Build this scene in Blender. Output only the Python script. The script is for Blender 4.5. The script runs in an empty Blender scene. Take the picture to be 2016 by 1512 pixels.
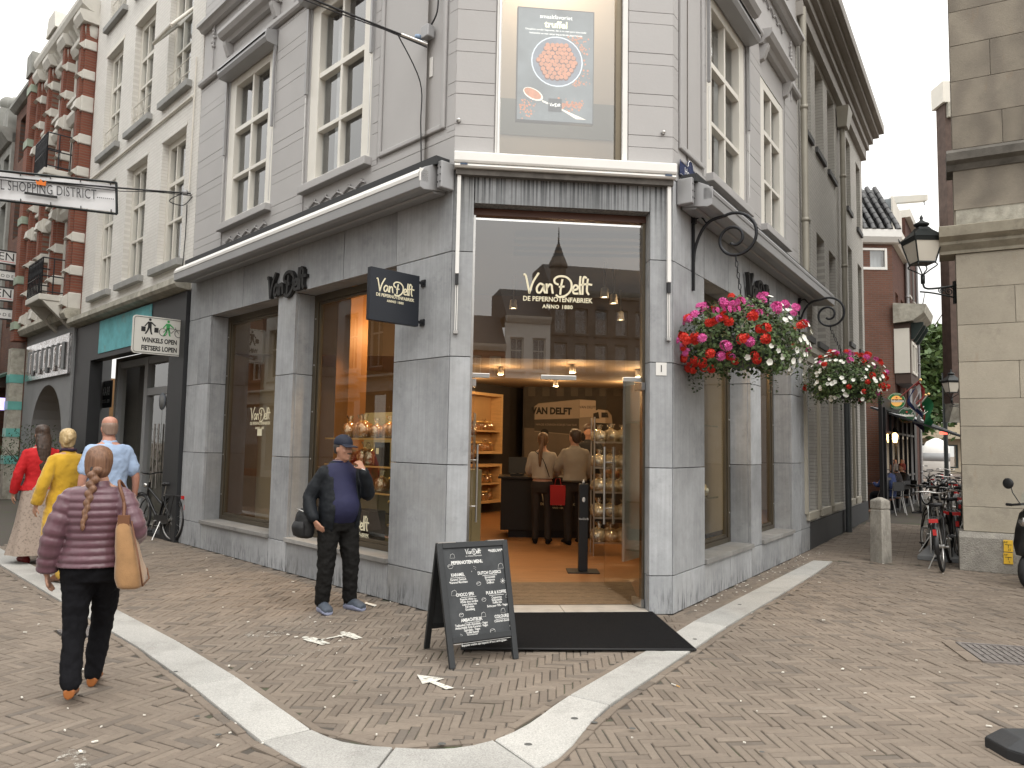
import bpy, bmesh, math, random
import numpy as np
from mathutils import Vector, Matrix, Euler
rnd = random.Random(11)
rad = math.radians
SC = bpy.context.scene
COL = SC.collection
# ---------------------------------------------------------------- camera
CAM_H = 1.62
FPX, CX, CY = 1497.7, 1008.0, 756.0
PITCH, ROLL = rad(4.591), rad(1.033)
_F = Vector((0, math.cos(PITCH), math.sin(PITCH)))
_R0 = Vector((1, 0, 0)); _U0 = Vector((0, -math.sin(PITCH), math.cos(PITCH)))
_R = _R0 * math.cos(ROLL) + _U0 * math.sin(ROLL)
_U = _U0 * math.cos(ROLL) - _R0 * math.sin(ROLL)
cam_d = bpy.data.cameras.new('camera')
cam = bpy.data.objects.new('camera', cam_d); COL.objects.link(cam)
cam_d.sensor_width = 36.0; cam_d.lens = FPX / 2016.0 * 36.0
cam_d.clip_start = 0.05; cam_d.clip_end = 2000
m4 = Matrix((( _R.x, _U.x, -_F.x, 0), (_R.y, _U.y, -_F.y, 0), (_R.z, _U.z, -_F.z, CAM_H), (0, 0, 0, 1)))
cam.matrix_world = m4
SC.camera = cam
# ---------------------------------------------------------------- sky and sun (overcast noon)
W = bpy.data.worlds.new('World'); SC.world = W; W.use_nodes = True
nt = W.node_tree; nt.nodes.clear()
out = nt.nodes.new('ShaderNodeOutputWorld'); bg = nt.nodes.new('ShaderNodeBackground')
sky = nt.nodes.new('ShaderNodeTexSky'); sky.sky_type = 'NISHITA'; sky.sun_disc = False
SUN_EL, SUN_ROT = rad(52), rad(150)
sky.sun_elevation = SUN_EL; sky.sun_rotation = SUN_ROT; sky.air_density = 1.0; sky.dust_density = 5.0
tc = nt.nodes.new('ShaderNodeTexCoord'); sx = nt.nodes.new('ShaderNodeSeparateXYZ')
nt.links.new(tc.outputs['Generated'], sx.inputs[0])
cl = nt.nodes.new('ShaderNodeMath'); cl.operation = 'MAXIMUM'; cl.inputs[1].default_value = 0.0
nt.links.new(sx.outputs['Z'], cl.inputs[0])
ov = nt.nodes.new('ShaderNodeMath'); ov.operation = 'MULTIPLY_ADD'   # CIE overcast sky: (1 + 2 sin h) / 3
ov.inputs[1].default_value = 2.0; ov.inputs[2].default_value = 1.0
nt.links.new(cl.outputs[0], ov.inputs[0])
noi = nt.nodes.new('ShaderNodeTexNoise'); noi.inputs['Scale'].default_value = 2.2; noi.inputs['Detail'].default_value = 5
nt.links.new(tc.outputs['Generated'], noi.inputs['Vector'])
cm = nt.nodes.new('ShaderNodeMapRange'); cm.inputs[1].default_value = 0.3; cm.inputs[2].default_value = 0.7
cm.inputs[3].default_value = 0.9; cm.inputs[4].default_value = 1.08
nt.links.new(noi.outputs['Fac'], cm.inputs[0])
mu = nt.nodes.new('ShaderNodeMath'); mu.operation = 'MULTIPLY'
nt.links.new(ov.outputs[0], mu.inputs[0]); nt.links.new(cm.outputs[0], mu.inputs[1])
vm = nt.nodes.new('ShaderNodeVectorMath'); vm.operation = 'SCALE'
vm.inputs[0].default_value = (7.5, 7.4, 7.15)
nt.links.new(mu.outputs[0], vm.inputs['Scale'])
hs = nt.nodes.new('ShaderNodeHueSaturation'); hs.inputs['Saturation'].default_value = 0.35
nt.links.new(sky.outputs[0], hs.inputs['Color'])
mx = nt.nodes.new('ShaderNodeMix'); mx.data_type = 'RGBA'; mx.inputs[0].default_value = 0.9
nt.links.new(hs.outputs[0], mx.inputs[6]); nt.links.new(vm.outputs[0], mx.inputs[7])
nt.links.new(mx.outputs[2], bg.inputs['Color']); bg.inputs['Strength'].default_value = 0.1
nt.links.new(bg.outputs[0], out.inputs[0])
sun_d = bpy.data.lights.new('sun', 'SUN'); sun_d.energy = 0.7; sun_d.angle = rad(35); sun_d.color = (1.0, 0.95, 0.88)
sun = bpy.data.objects.new('sun', sun_d); COL.objects.link(sun)
# sun behind and to the right of the camera, high
_sd = Vector((math.sin(SUN_ROT) * math.cos(SUN_EL), math.cos(SUN_ROT) * math.cos(SUN_EL), math.sin(SUN_EL)))
sun.rotation_euler = _sd.to_track_quat('Z', 'Y').to_euler()
sun.location = _sd * 60
SC.view_settings.view_transform = 'Standard'; SC.view_settings.look = 'None'
SC.view_settings.exposure = 0.5; SC.view_settings.gamma = 1.0; SC.view_settings.use_curve_mapping = False
SC.cycles.use_denoising = True
SC.cycles.max_bounces = 8; SC.cycles.transparent_max_bounces = 16; SC.cycles.glossy_bounces = 4
SC.cycles.sample_clamp_indirect = 4.0
SC.cycles.caustics_reflective = False; SC.cycles.caustics_refractive = False
# ---------------------------------------------------------------- pixel helpers (photo 2016 x 1512)
def ray(u, v): return _F + _R * ((u - CX) / FPX) - _U * ((v - CY) / FPX)
def G(u, v, z=0.0):
 d = ray(u, v); t = (z - CAM_H) / d.z
 return Vector((d.x * t, d.y * t, z))
def atY(u, v, y):
 d = ray(u, v); t = y / d.y
 return Vector((d.x * t, y, CAM_H + d.z * t))
class Fr:
 """facade frame: s along the wall, o outward, z up"""
 def __init__(self, x, y, ang, right):
  a = rad(ang); self.org = Vector((x, y, 0)); self.d = Vector((math.sin(a), math.cos(a), 0))
  self.n = Vector((math.cos(a), -math.sin(a), 0)) if right else Vector((-math.cos(a), math.sin(a), 0))
  self.ang = a; self.right = right
 def __call__(self, s, o, z): return self.org + self.d * s + self.n * o + Vector((0, 0, z))
 def hit(self, u, v, o=0.0):
  r = ray(u, v); P = self.org + self.n * o - Vector((0, 0, CAM_H)); P.z = 0
  n = self.n; t = P.dot(n) / r.dot(n); q = r * t
  return ((q - P).dot(self.d), q.z + CAM_H)
 def tm(self, s, o, z):
  """matrix for lettering read from the street"""
  x = self.d if self.right else -self.d
  p = self(s, o, z)
  return Matrix(((x.x, 0, self.n.x, p.x), (x.y, 0, self.n.y, p.y), (0, 1, 0, p.z), (0, 0, 0, 1)))
L = Fr(-0.615, 7.345, -43.828, False)
Rf = Fr(1.61, 7.58, 33.407, True)
Cf = Fr(-0.615, 7.345, 90 - 6.03, True)      # chamfered corner with the door
CW = (Vector((1.61, 7.58)) - Vector((-0.615, 7.345))).length
# ---------------------------------------------------------------- mesh builder
class MB:
 def __init__(self): self.v = []; self.f = []; self.m = []; self.sm = []
 def add(self, vs, fs, mi=0, sm=False):
  b = len(self.v); self.v.extend([tuple(p) for p in vs])
  for f in fs: self.f.append([b + i for i in f]); self.m.append(mi); self.sm.append(sm)
  return self
 def hexa(self, p, mi=0):
  return self.add(p, [(0, 3, 2, 1), (4, 5, 6, 7), (0, 1, 5, 4), (1, 2, 6, 5), (2, 3, 7, 6), (3, 0, 4, 7)], mi)
 def box(self, a, b, fr=None, mi=0):
  (x0, y0, z0), (x1, y1, z1) = a, b
  p = [(x0, y0, z0), (x1, y0, z0), (x1, y1, z0), (x0, y1, z0), (x0, y0, z1), (x1, y0, z1), (x1, y1, z1), (x0, y1, z1)]
  if fr is not None: p = [fr(*q) for q in p]
  return self.hexa(p, mi)
 def prism(self, lo, hi, mi=0, sm=False):
  n = len(lo)
  return self.add(list(lo) + list(hi), [tuple(range(n - 1, -1, -1)), tuple(range(n, 2 * n))] + [(i, (i + 1) % n, n + (i + 1) % n, n + i) for i in range(n)], mi, sm)
 def extr(self, prof, s0, s1, fr, mi=0):
  """profile of (o, z) swept along s"""
  return self.prism([fr(s0, o, z) for o, z in prof], [fr(s1, o, z) for o, z in prof], mi)
 def quad(self, pts, mi=0): return self.add(pts, [tuple(range(len(pts)))], mi)
 def tube(self, pts, r, n=8, mi=0, caps=True, closed=False):
  pts = [Vector(p) for p in pts]; k = len(pts)
  rs = r if isinstance(r, (list, tuple)) else [r] * k
  up = None; rings = []
  for i in range(k):
   if closed: t = pts[(i + 1) % k] - pts[i - 1]
   else: t = pts[min(i + 1, k - 1)] - pts[max(i - 1, 0)]
   t.normalize()
   if up is None: up = Vector((0, 0, 1)) if abs(t.z) < .9 else Vector((1, 0, 0))
   a = up - t * up.dot(t)
   if a.length < 1e-5: a = Vector((0, 1, 0)) - t * t.y
   a.normalize(); up = a; b = t.cross(a)
   rings.append([pts[i] + (a * math.cos(2 * math.pi * j / n) + b * math.sin(2 * math.pi * j / n)) * rs[i] for j in range(n)])
  vs = [p for R_ in rings for p in R_]
  fs = []
  for i in range(k if closed else k - 1):
   i2 = (i + 1) % k
   for j in range(n): fs.append((i * n + j, i * n + (j + 1) % n, i2 * n + (j + 1) % n, i2 * n + j))
  self.add(vs, fs, mi, True)
  if caps and not closed:
   self.add(rings[0], [tuple(range(n - 1, -1, -1))], mi); self.add(rings[-1], [tuple(range(n))], mi)
  return self
 def lathe(self, prof, c=(0, 0, 0), n=16, mi=0, M=None, sm=True):
  """profile of (r, z) turned about z"""
  vs = []; k = len(prof)
  for r, z in prof:
   for j in range(n):
    a = 2 * math.pi * j / n; vs.append(Vector((r * math.cos(a), r * math.sin(a), z)))
  vs = [(M @ p if M else p + Vector(c)) for p in vs]
  fs = [(i * n + j, i * n + (j + 1) % n, (i + 1) * n + (j + 1) % n, (i + 1) * n + j) for i in range(k - 1) for j in range(n)]
  fs += [tuple(range(n - 1, -1, -1)), tuple(range((k - 1) * n, k * n))]
  return self.add(vs, fs, mi, sm)
 def ball(self, c, r, n=10, m=6, mi=0):
  rr = r if isinstance(r, (tuple, list)) else (r, r, r)
  vs = [Vector((c[0], c[1], c[2] - rr[2]))]; c = Vector(c)
  for i in range(1, m):
   ph = math.pi * i / m
   for j in range(n):
    a = 2 * math.pi * j / n
    vs.append(c + Vector((rr[0] * math.sin(ph) * math.cos(a), rr[1] * math.sin(ph) * math.sin(a), -rr[2] * math.cos(ph))))
  vs.append(c + Vector((0, 0, rr[2])))
  fs = [(0, 1 + (j + 1) % n, 1 + j) for j in range(n)]
  for i in range(m - 2):
   for j in range(n): fs.append((1 + i * n + j, 1 + i * n + (j + 1) % n, 1 + (i + 1) * n + (j + 1) % n, 1 + (i + 1) * n + j))
  T = len(vs) - 1; q = 1 + (m - 2) * n
  fs += [(q + j, q + (j + 1) % n, T) for j in range(n)]
  return self.add(vs, fs, mi, True)
 def mesh(self, name, mats):
  me = bpy.data.meshes.new(name); me.from_pydata(self.v, [], self.f)
  for m_ in (mats if isinstance(mats, (list, tuple)) else [mats]): me.materials.append(m_)
  me.polygons.foreach_set('material_index', self.m); me.polygons.foreach_set('use_smooth', self.sm)
  me.update(); return me
 def build(self, name, mats, parent=None, local=False, kind=None, bevel=0):
  o = link(name, self.mesh(name, mats), parent, local)
  if kind: o['kind'] = kind
  if bevel:
   b = o.modifiers.new('bevel', 'BEVEL'); b.width = bevel; b.segments = 2; b.limit_method = 'ANGLE'
  return o
def link(name, data, parent=None, local=False):
 o = bpy.data.objects.new(name, data); COL.objects.link(o)
 if parent is not None:
  o.parent = parent
  if not local: o.matrix_parent_inverse = wm(parent).inverted()
 return o
def wm(o):
 m_ = Matrix.LocRotScale(o.location, o.rotation_euler, o.scale)
 return m_ if o.parent is None else wm(o.parent) @ o.matrix_parent_inverse @ m_
def tag(o, label=None, cat=None, group=None, kind=None):
 if label: o['label'] = label
 if cat: o['category'] = cat
 if group: o['group'] = group
 if kind: o['kind'] = kind
 return o
def thing(name, label, cat, loc=(0, 0, 0), rz=0.0, group=None, scale=1.0):
 o = bpy.data.objects.new(name, None); COL.objects.link(o)
 o.location = loc; o.rotation_euler = (0, 0, rz); o.scale = (scale,) * 3
 o.empty_display_size = .2
 return tag(o, label, cat, group)
def copy_tree(o, parent=None):
 c = o.copy(); COL.objects.link(c)
 if parent is not None: c.parent = parent
 for ch in list(o.children): copy_tree(ch, c)
 return c
def cr(pts, sub=6):
 """Catmull-Rom through points"""
 P = [Vector(p) for p in pts]; o = []
 for i in range(len(P) - 1):
  a, b, c, d = P[max(i - 1, 0)], P[i], P[i + 1], P[min(i + 2, len(P) - 1)]
  for k in range(sub):
   t = k / sub
   o.append(.5 * ((2 * b) + (c - a) * t + (2 * a - 5 * b + 4 * c - d) * t * t + (3 * b - a - 3 * c + d) * t ** 3))
 o.append(P[-1]); return o
# ---------------------------------------------------------------- materials
def nn(t, typ, **kw):
 n = t.nodes.new(typ)
 for k, v in kw.items(): setattr(n, k, v)
 return n
def newmat(name):
 m_ = bpy.data.materials.new(name); m_.use_nodes = True
 t = m_.node_tree; b = t.nodes['Principled BSDF']
 return m_, t, b
def coords(t, stretch=None, rot=None):
 c = nn(t, 'ShaderNodeTexCoord').outputs['Object']
 if stretch or rot:
  mp = nn(t, 'ShaderNodeMapping')
  if stretch: mp.inputs['Scale'].default_value = stretch
  if rot: mp.inputs['Rotation'].default_value = rot
  t.links.new(c, mp.inputs[0]); c = mp.outputs[0]
 return c
def noise(t, vec, scale, det=5, rough=.55, lo=.3, hi=.7, o0=0., o1=1.):
 n = nn(t, 'ShaderNodeTexNoise'); n.inputs['Scale'].default_value = scale; n.inputs['Detail'].default_value = det
 n.inputs['Roughness'].default_value = rough
 t.links.new(vec, n.inputs['Vector'])
 r = nn(t, 'ShaderNodeMapRange'); r.inputs[1].default_value = lo; r.inputs[2].default_value = hi
 r.inputs[3].default_value = o0; r.inputs[4].default_value = o1
 t.links.new(n.outputs['Fac'], r.inputs[0]); return r.outputs[0]
def mul(t, a, b, op='MULTIPLY'):
 m_ = nn(t, 'ShaderNodeMath', operation=op)
 for i, q in enumerate((a, b)):
  if isinstance(q, (int, float)): m_.inputs[i].default_value = q
  else: t.links.new(q, m_.inputs[i])
 return m_.outputs[0]
def mixc(t, fac, a, b, blend='MIX'):
 m_ = nn(t, 'ShaderNodeMix', data_type='RGBA', blend_type=blend)
 for i, q in ((0, fac), (6, a), (7, b)):
  if isinstance(q, (int, float)): m_.inputs[i].default_value = q
  elif isinstance(q, (tuple, list)): m_.inputs[i].default_value = (*q[:3], 1)
  else: t.links.new(q, m_.inputs[i])
 return m_.outputs[2]
def scalec(t, col, f):
 m_ = nn(t, 'ShaderNodeVectorMath', operation='SCALE')
 if isinstance(col, (tuple, list)): m_.inputs[0].default_value = col[:3]
 else: t.links.new(col, m_.inputs[0])
 if isinstance(f, (int, float)): m_.inputs['Scale'].default_value = f
 else: t.links.new(f, m_.inputs['Scale'])
 return m_.outputs[0]
def bump(t, b, h, strength=.3, dist=.01, prev=None):
 n = nn(t, 'ShaderNodeBump'); n.inputs['Strength'].default_value = strength; n.inputs['Distance'].default_value = dist
 t.links.new(h, n.inputs['Height'])
 if prev is not None: t.links.new(prev, n.inputs['Normal'])
 if b is not None: t.links.new(n.outputs[0], b.inputs['Normal'])
 return n.outputs[0]
_mc = {}
def mat(name, col, rough=.6, metal=0., var=.1, vs=3., bmp=.0, bs=60., stretch=None, obj=0., emit=0., spec=.4, dirt=None, dv=(.35, .7), ds=4., coat=0., sheen=0.):
 if name in _mc: return _mc[name]
 m_, t, b = newmat(name); _mc[name] = m_
 c = coords(t, stretch)
 col = tuple(col)
 f = noise(t, c, vs, 6, .6, .25, .75, 1 - var, 1 + var)
 if obj:
  oi = nn(t, 'ShaderNodeObjectInfo')
  r = nn(t, 'ShaderNodeMapRange'); r.inputs[3].default_value = 1 - obj; r.inputs[4].default_value = 1 + obj
  t.links.new(oi.outputs['Random'], r.inputs[0]); f = mul(t, f, r.outputs[0])
 cc = scalec(t, col, f)
 if dirt:
  cc = mixc(t, noise(t, coords(t, stretch), ds, 8, .7, dv[0], dv[1], 0, .75), cc, dirt)
 t.links.new(cc, b.inputs['Base Color'])
 b.inputs['Roughness'].default_value = rough; b.inputs['Metallic'].default_value = metal
 b.inputs['Specular IOR Level'].default_value = spec; b.inputs['Coat Weight'].default_value = coat
 b.inputs['Sheen Weight'].default_value = sheen
 if bmp: bump(t, b, noise(t, coords(t, stretch), bs, 4, .6), bmp, .01)
 if emit:
  t.links.new(cc, b.inputs['Emission Color']); b.inputs['Emission Strength'].default_value = emit
 return m_
def glass(name, tint=(.9, .92, .9), refl=.06, gl=(1, 1, 1), rough=.0, thick=None):
 """thin architectural pane: clear transmission plus mirror reflection by Fresnel"""
 if name in _mc: return _mc[name]
 m_ = bpy.data.materials.new(name); m_.use_nodes = True; t = m_.node_tree; t.nodes.clear(); _mc[name] = m_
 o = nn(t, 'ShaderNodeOutputMaterial'); tr = nn(t, 'ShaderNodeBsdfTransparent'); g = nn(t, 'ShaderNodeBsdfGlossy')
 tr.inputs[0].default_value = (*tint, 1); g.inputs['Color'].default_value = (*gl, 1); g.inputs['Roughness'].default_value = rough
 ge = nn(t, 'ShaderNodeNewGeometry'); dt = nn(t, 'ShaderNodeVectorMath', operation='DOT_PRODUCT')
 t.links.new(ge.outputs['Incoming'], dt.inputs[0]); t.links.new(ge.outputs['Normal'], dt.inputs[1])
 ic = mul(t, 1.0, mul(t, dt.outputs['Value'], 0.0, 'ABSOLUTE'), 'SUBTRACT')      # Schlick, the same from both sides
 f = mul(t, mul(t, mul(t, ic, 5.0, 'POWER'), .92), .08 + refl, 'ADD')
 f = mul(t, f, 1.0, 'MINIMUM')
 mx_ = nn(t, 'ShaderNodeMixShader'); t.links.new(f, mx_.inputs[0]); t.links.new(tr.outputs[0], mx_.inputs[1]); t.links.new(g.outputs[0], mx_.inputs[2])
 t.links.new(mx_.outputs[0], o.inputs[0]); return m_
def brickmat(name, d, c1, c2, mortar, bw=.21, bh=.062, mw=.007, rough=.85, bmp=.6, var=.18, paint=0.):
 if name in _mc: return _mc[name]
 m_, t, b = newmat(name); _mc[name] = m_
 c = coords(t); dp = nn(t, 'ShaderNodeVectorMath', operation='DOT_PRODUCT'); dp.inputs[1].default_value = tuple(d)
 t.links.new(c, dp.inputs[0]); sp = nn(t, 'ShaderNodeSeparateXYZ'); t.links.new(c, sp.inputs[0])
 cb = nn(t, 'ShaderNodeCombineXYZ'); t.links.new(dp.outputs['Value'], cb.inputs[0]); t.links.new(sp.outputs['Z'], cb.inputs[1])
 bt = nn(t, 'ShaderNodeTexBrick'); t.links.new(cb.outputs[0], bt.inputs['Vector'])
 bt.inputs['Color1'].default_value = (*c1, 1); bt.inputs['Color2'].default_value = (*c2, 1); bt.inputs['Mortar'].default_value = (*mortar, 1)
 bt.inputs['Scale'].default_value = 1; bt.inputs['Mortar Size'].default_value = mw; bt.inputs['Brick Width'].default_value = bw; bt.inputs['Row Height'].default_value = bh
 bt.inputs['Mortar Smooth'].default_value = .3
 cc = scalec(t, bt.outputs['Color'], noise(t, c, 1.3, 6, .65, .25, .75, 1 - var, 1 + var))
 t.links.new(cc, b.inputs['Base Color']); b.inputs['Roughness'].default_value = rough; b.inputs['Specular IOR Level'].default_value = .25
 h = mul(t, mul(t, bt.outputs['Fac'], -1.0), noise(t, c, 30, 4, .6, .2, .8, 0, .6), 'ADD')
 bump(t, b, h, bmp, .008); return m_
def stonemat(name, col, streak=.5, top=None):
 """bluestone cladding: cloudy, scratched, rain-streaked"""
 m_, t, b = newmat(name); c = coords(t)
 oi = nn(t, 'ShaderNodeObjectInfo'); r = nn(t, 'ShaderNodeMapRange'); r.inputs[3].default_value = .86; r.inputs[4].default_value = 1.14
 t.links.new(oi.outputs['Random'], r.inputs[0])
 ad = nn(t, 'ShaderNodeVectorMath', operation='ADD'); t.links.new(c, ad.inputs[0])
 sc = scalec(t, (7., 5., 3.), oi.outputs['Random']); t.links.new(sc, ad.inputs[1]); cv = ad.outputs[0]
 f = mul(t, mul(t, noise(t, cv, 1.1, 6, .6, .25, .75, .68, 1.24), noise(t, cv, 9, 6, .7, .2, .8, .86, 1.12)), r.outputs[0])
 mp = nn(t, 'ShaderNodeMapping'); mp.inputs['Scale'].default_value = (34, 34, .9); t.links.new(cv, mp.inputs[0])
 f = mul(t, f, noise(t, mp.outputs[0], 1.0, 5, .6, .3, .75, 1 - streak * .32, 1.08))
 cc = scalec(t, col, f)
 cc = mixc(t, noise(t, cv, 2.6, 9, .75, .56, .76, 0, .5), cc, (.10, .108, .115))
 cc = mixc(t, noise(t, cv, .8, 3, .5, .55, .75, 0, .25), cc, (.34, .32, .28))
 sp = nn(t, 'ShaderNodeSeparateXYZ'); t.links.new(c, sp.inputs[0])
 # splash dirt just above the pavement
 gr = nn(t, 'ShaderNodeMapRange'); gr.inputs[1].default_value = .30; gr.inputs[2].default_value = 0.0; t.links.new(sp.outputs['Z'], gr.inputs[0])
 mp2 = nn(t, 'ShaderNodeMapping'); mp2.inputs['Scale'].default_value = (30, 30, 4); t.links.new(c, mp2.inputs[0])
 cc = mixc(t, mul(t, gr.outputs[0], noise(t, mp2.outputs[0], 1.0, 6, .7, .5, .66)), cc, (.03, .032, .035))
 if top:   # black run-off streaks under the lintel
  g2 = nn(t, 'ShaderNodeMapRange'); g2.inputs[1].default_value = top[0]; g2.inputs[2].default_value = top[1]; t.links.new(sp.outputs['Z'], g2.inputs[0])
  mp3 = nn(t, 'ShaderNodeMapping'); mp3.inputs['Scale'].default_value = (46, 46, .35); t.links.new(c, mp3.inputs[0])
  cc = mixc(t, mul(t, g2.outputs[0], noise(t, mp3.outputs[0], 1.0, 4, .6, .47, .58)), cc, (.03, .033, .036))
 t.links.new(cc, b.inputs['Base Color']); b.inputs['Roughness'].default_value = .62; b.inputs['Specular IOR Level'].default_value = .3
 bump(t, b, noise(t, cv, 45, 5, .6), .12, .006); return m_
STONE = stonemat('bluestone', (.372, .384, .398), .4)
STONE_T = stonemat('bluestone_streaked', (.335, .348, .36), .8, (3.75, 4.35))
SILLST = stonemat('bluestone_sill', (.27, .265, .255), .1)
JOINT = mat('dark_joint', (.035, .035, .04), .9)
RENDER = mat('grey_painted_render', (.43, .42, .415), .55, var=.05, vs=1.2, bmp=.05, bs=30, obj=.02)
RENDER2 = mat('grey_painted_moulding', (.41, .402, .398), .5, var=.06, vs=3)
CREAM = mat('cream_window_paint', (.74, .715, .65), .42, var=.04, vs=4, spec=.5)
WHITEP = mat('white_paint', (.78, .77, .74), .45, var=.05)
ALU = mat('awning_aluminium', (.33, .33, .335), .42, .3, var=.05)
ALUW = mat('white_aluminium', (.80, .79, .76), .4, var=.05, ds=2.5, dirt=(.5, .48, .43), dv=(.6, .9))
BRONZE = mat('bronze_anodised_frame', (.15, .125, .09), .35, .75, var=.12, vs=2)
STEEL = mat('brushed_steel', (.62, .61, .59), .28, 1.0, var=.08, vs=8)
CHROME = mat('chrome', (.75, .75, .76), .12, 1.0, var=.03)
BLACKM = mat('black_iron', (.016, .017, .02), .42, .2, var=.2, bmp=.1, bs=80)
BLACKP = mat('black_plastic', (.02, .021, .023), .5, var=.15)
RUBBER = mat('black_rubber', (.018, .018, .019), .75, var=.2)
CABLE = mat('black_cable', (.02, .02, .022), .6)
LOGO = mat('cream_lettering', (.78, .72, .52), .5, var=.02)
WHITEL = mat('white_lettering', (.85, .85, .83), .6, var=.03)
BLACKL = mat('black_lettering', (.02, .02, .02), .55, var=.05)
GLASS = glass('window_glass', (.90, .90, .86), .03)
GLASS_B = glass('bronze_tinted_glass', (.92, .86, .74), .0)
GLASS_D = glass('door_glass', (.93, .91, .87), .02)
GLASS_T = glass('top_pane_glass', (.86, .85, .82), .09)
GLASS_S = glass('shelf_glass', (.86, .93, .90), .05)
# ---------------------------------------------------------------- lettering
def text(name, body, size, M, m_, parent=None, ext=.0, align='CENTER', bold=0., shear=0., sx=1., spacing=1., local=False, line=1.):
 cu = bpy.data.curves.new(name, 'FONT'); cu.body = body; cu.size = size; cu.extrude = ext; cu.align_x = align
 cu.offset = bold; cu.shear = shear; cu.space_character = spacing; cu.resolution_u = 3; cu.space_line = line
 ob = bpy.data.objects.new('tmp', cu)
 me = bpy.data.meshes.new_from_object(ob); me.name = name
 bpy.data.objects.remove(ob); bpy.data.curves.remove(cu)
 me.transform(M @ Matrix.Diagonal((sx, 1, 1, 1)))
 me.materials.clear(); me.materials.append(m_)
 return link(name, me, parent, local)
LOGO_STROKES = [
 [(0, 3.05), (.3, 2.85), (.85, .3)], [(.85, .3), (1.4, 2.0), (2.2, 3.35)],
 [(2.95, 1.6), (2.45, 1.78), (1.98, 1.15), (2.1, .45), (2.55, .5), (2.98, 1.3), (3.02, 1.65), (3.03, .9), (3.25, .42)],
 [(3.45, 1.75), (3.5, .4)], [(3.5, 1.1), (3.85, 1.68), (4.2, 1.6), (4.3, 1.0), (4.4, .42)],
 [(5.85, 2.5), (5.65, 1.4), (5.55, .3)], [(5.4, 1.4), (6.1, 1.48)],
 [(5.2, 1.75), (4.72, 2.0), (4.65, 2.55), (5.3, 3.0), (6.4, 2.95), (7.2, 2.2), (7.15, .95), (6.35, .1), (5.4, -.12), (4.95, .12)],
 [(7.5, 1.0), (8.1, 1.15), (8.2, 1.58), (7.8, 1.75), (7.48, 1.2), (7.62, .52), (8.25, .5)],
 [(8.62, 3.1), (8.5, 1.5), (8.62, .42)], [(9.5, 2.95), (9.15, 3.05), (9.0, 2.2), (8.95, .42)],
 [(9.75, 2.75), (9.62, 1.0), (9.9, .42)], [(8.75, 1.85), (9.6, 1.98), (10.35, 1.92)]]
def logo_mb(width, w=.30, ext=.004):
 mb = MB(); k = width / 10.35
 for st in LOGO_STROKES:
  P = cr([(x, y, 0) for x, y in st], 5) if len(st) > 2 else cr([(x, y, 0) for x, y in st], 2)
  le = []; ri = []
  for i, p in enumerate(P):
   t = (P[min(i + 1, len(P) - 1)] - P[max(i - 1, 0)]).normalized(); q = Vector((-t.y, t.x, 0)) * w * .5
   if i == 0: p = p - t * w * .3
   if i == len(P) - 1: p = p + t * w * .3
   le.append(p + q); ri.append(p - q)
  for i in range(len(P) - 1):
   c = [le[i], ri[i], ri[i + 1], le[i + 1]]
   mb.prism([(p.x * k - width / 2, p.y * k, -ext) for p in c], [(p.x * k - width / 2, p.y * k, ext) for p in c])
 return mb
def logo(M, width, m_, parent=None, ext=.004, sub=True, w=.30, local=False):
 mb = logo_mb(width, w, ext); me = mb.mesh('logo_lettering', m_); me.transform(M)
 o = link('logo_lettering', me, parent, local)
 if sub:
  text('tagline', 'DE PEPERNOTENFABRIEK', width * .098, M @ Matrix.Translation((0, -width * .085, 0)), m_, parent, ext * .3, bold=width * .002, sx=.92, local=local)
  text('tagline', 'ANNO 1880', width * .075, M @ Matrix.Translation((0, -width * .185, 0)), m_, parent, ext * .3, bold=width * .002, spacing=1.15, local=local)
 return o
# ================================================================ GROUND
def brickpave(name, attr):
 m_, t, b = newmat(name); c = coords(t)
 if attr: src = nn(t, 'ShaderNodeAttribute', attribute_name='tone').outputs['Fac']
 else: src = nn(t, 'ShaderNodeObjectInfo').outputs['Random']
 rp = nn(t, 'ShaderNodeValToRGB'); t.links.new(src, rp.inputs[0])
 e = rp.color_ramp.elements; e[0].position = 0; e[0].color = (.150, .121, .100, 1); e[1].position = 1; e[1].color = (.200, .166, .140, 1)
 k = e.new(.08); k.color = (.128, .108, .094, 1); k = e.new(.16); k.color = (.162, .131, .109, 1); k = e.new(.6); k.color = (.178, .146, .122, 1); k = e.new(.93); k.color = (.194, .158, .131, 1)
 geo = nn(t, 'ShaderNodeNewGeometry')
 f = mul(t, noise(t, geo.outputs['Position'], .45, 5, .65, .3, .7, .80, 1.15), noise(t, geo.outputs['Position'], 24, 6, .7, .2, .8, .84, 1.14))
 cc = mixc(t, 1., scalec(t, rp.outputs[0], f), (1.14, 1.15, 1.11), 'MULTIPLY')
 cc = mixc(t, noise(t, geo.outputs['Position'], 1.7, 8, .7, .60, .80, 0, .3), cc, (.13, .115, .10))
 t.links.new(cc, b.inputs['Base Color']); b.inputs['Roughness'].default_value = .8; b.inputs['Specular IOR Level'].default_value = .3
 bump(t, b, noise(t, geo.outputs['Position'], 70, 5, .65), .25, .004); return m_
PAVE_S = brickpave('clay_paver', True); PAVE_O = brickpave('clay_paver_single', False)
def sandmat():
 m_, t, b = newmat('joint_sand'); c = coords(t)
 cc = mixc(t, noise(t, c, 2.2, 8, .7, .52, .68), (.07, .06, .05), (.06, .08, .03))
 t.links.new(cc, b.inputs['Base Color']); b.inputs['Roughness'].default_value = .95; return m_
SAND = sandmat()
FARP = brickmat('far_paving', (.78, .62, 0), (.18, .147, .12), (.205, .168, .14), (.06, .042, .036), .21, .07, .006, .8, .3)
_t = FARP.node_tree   # lay the far paving pattern flat on the ground
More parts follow.
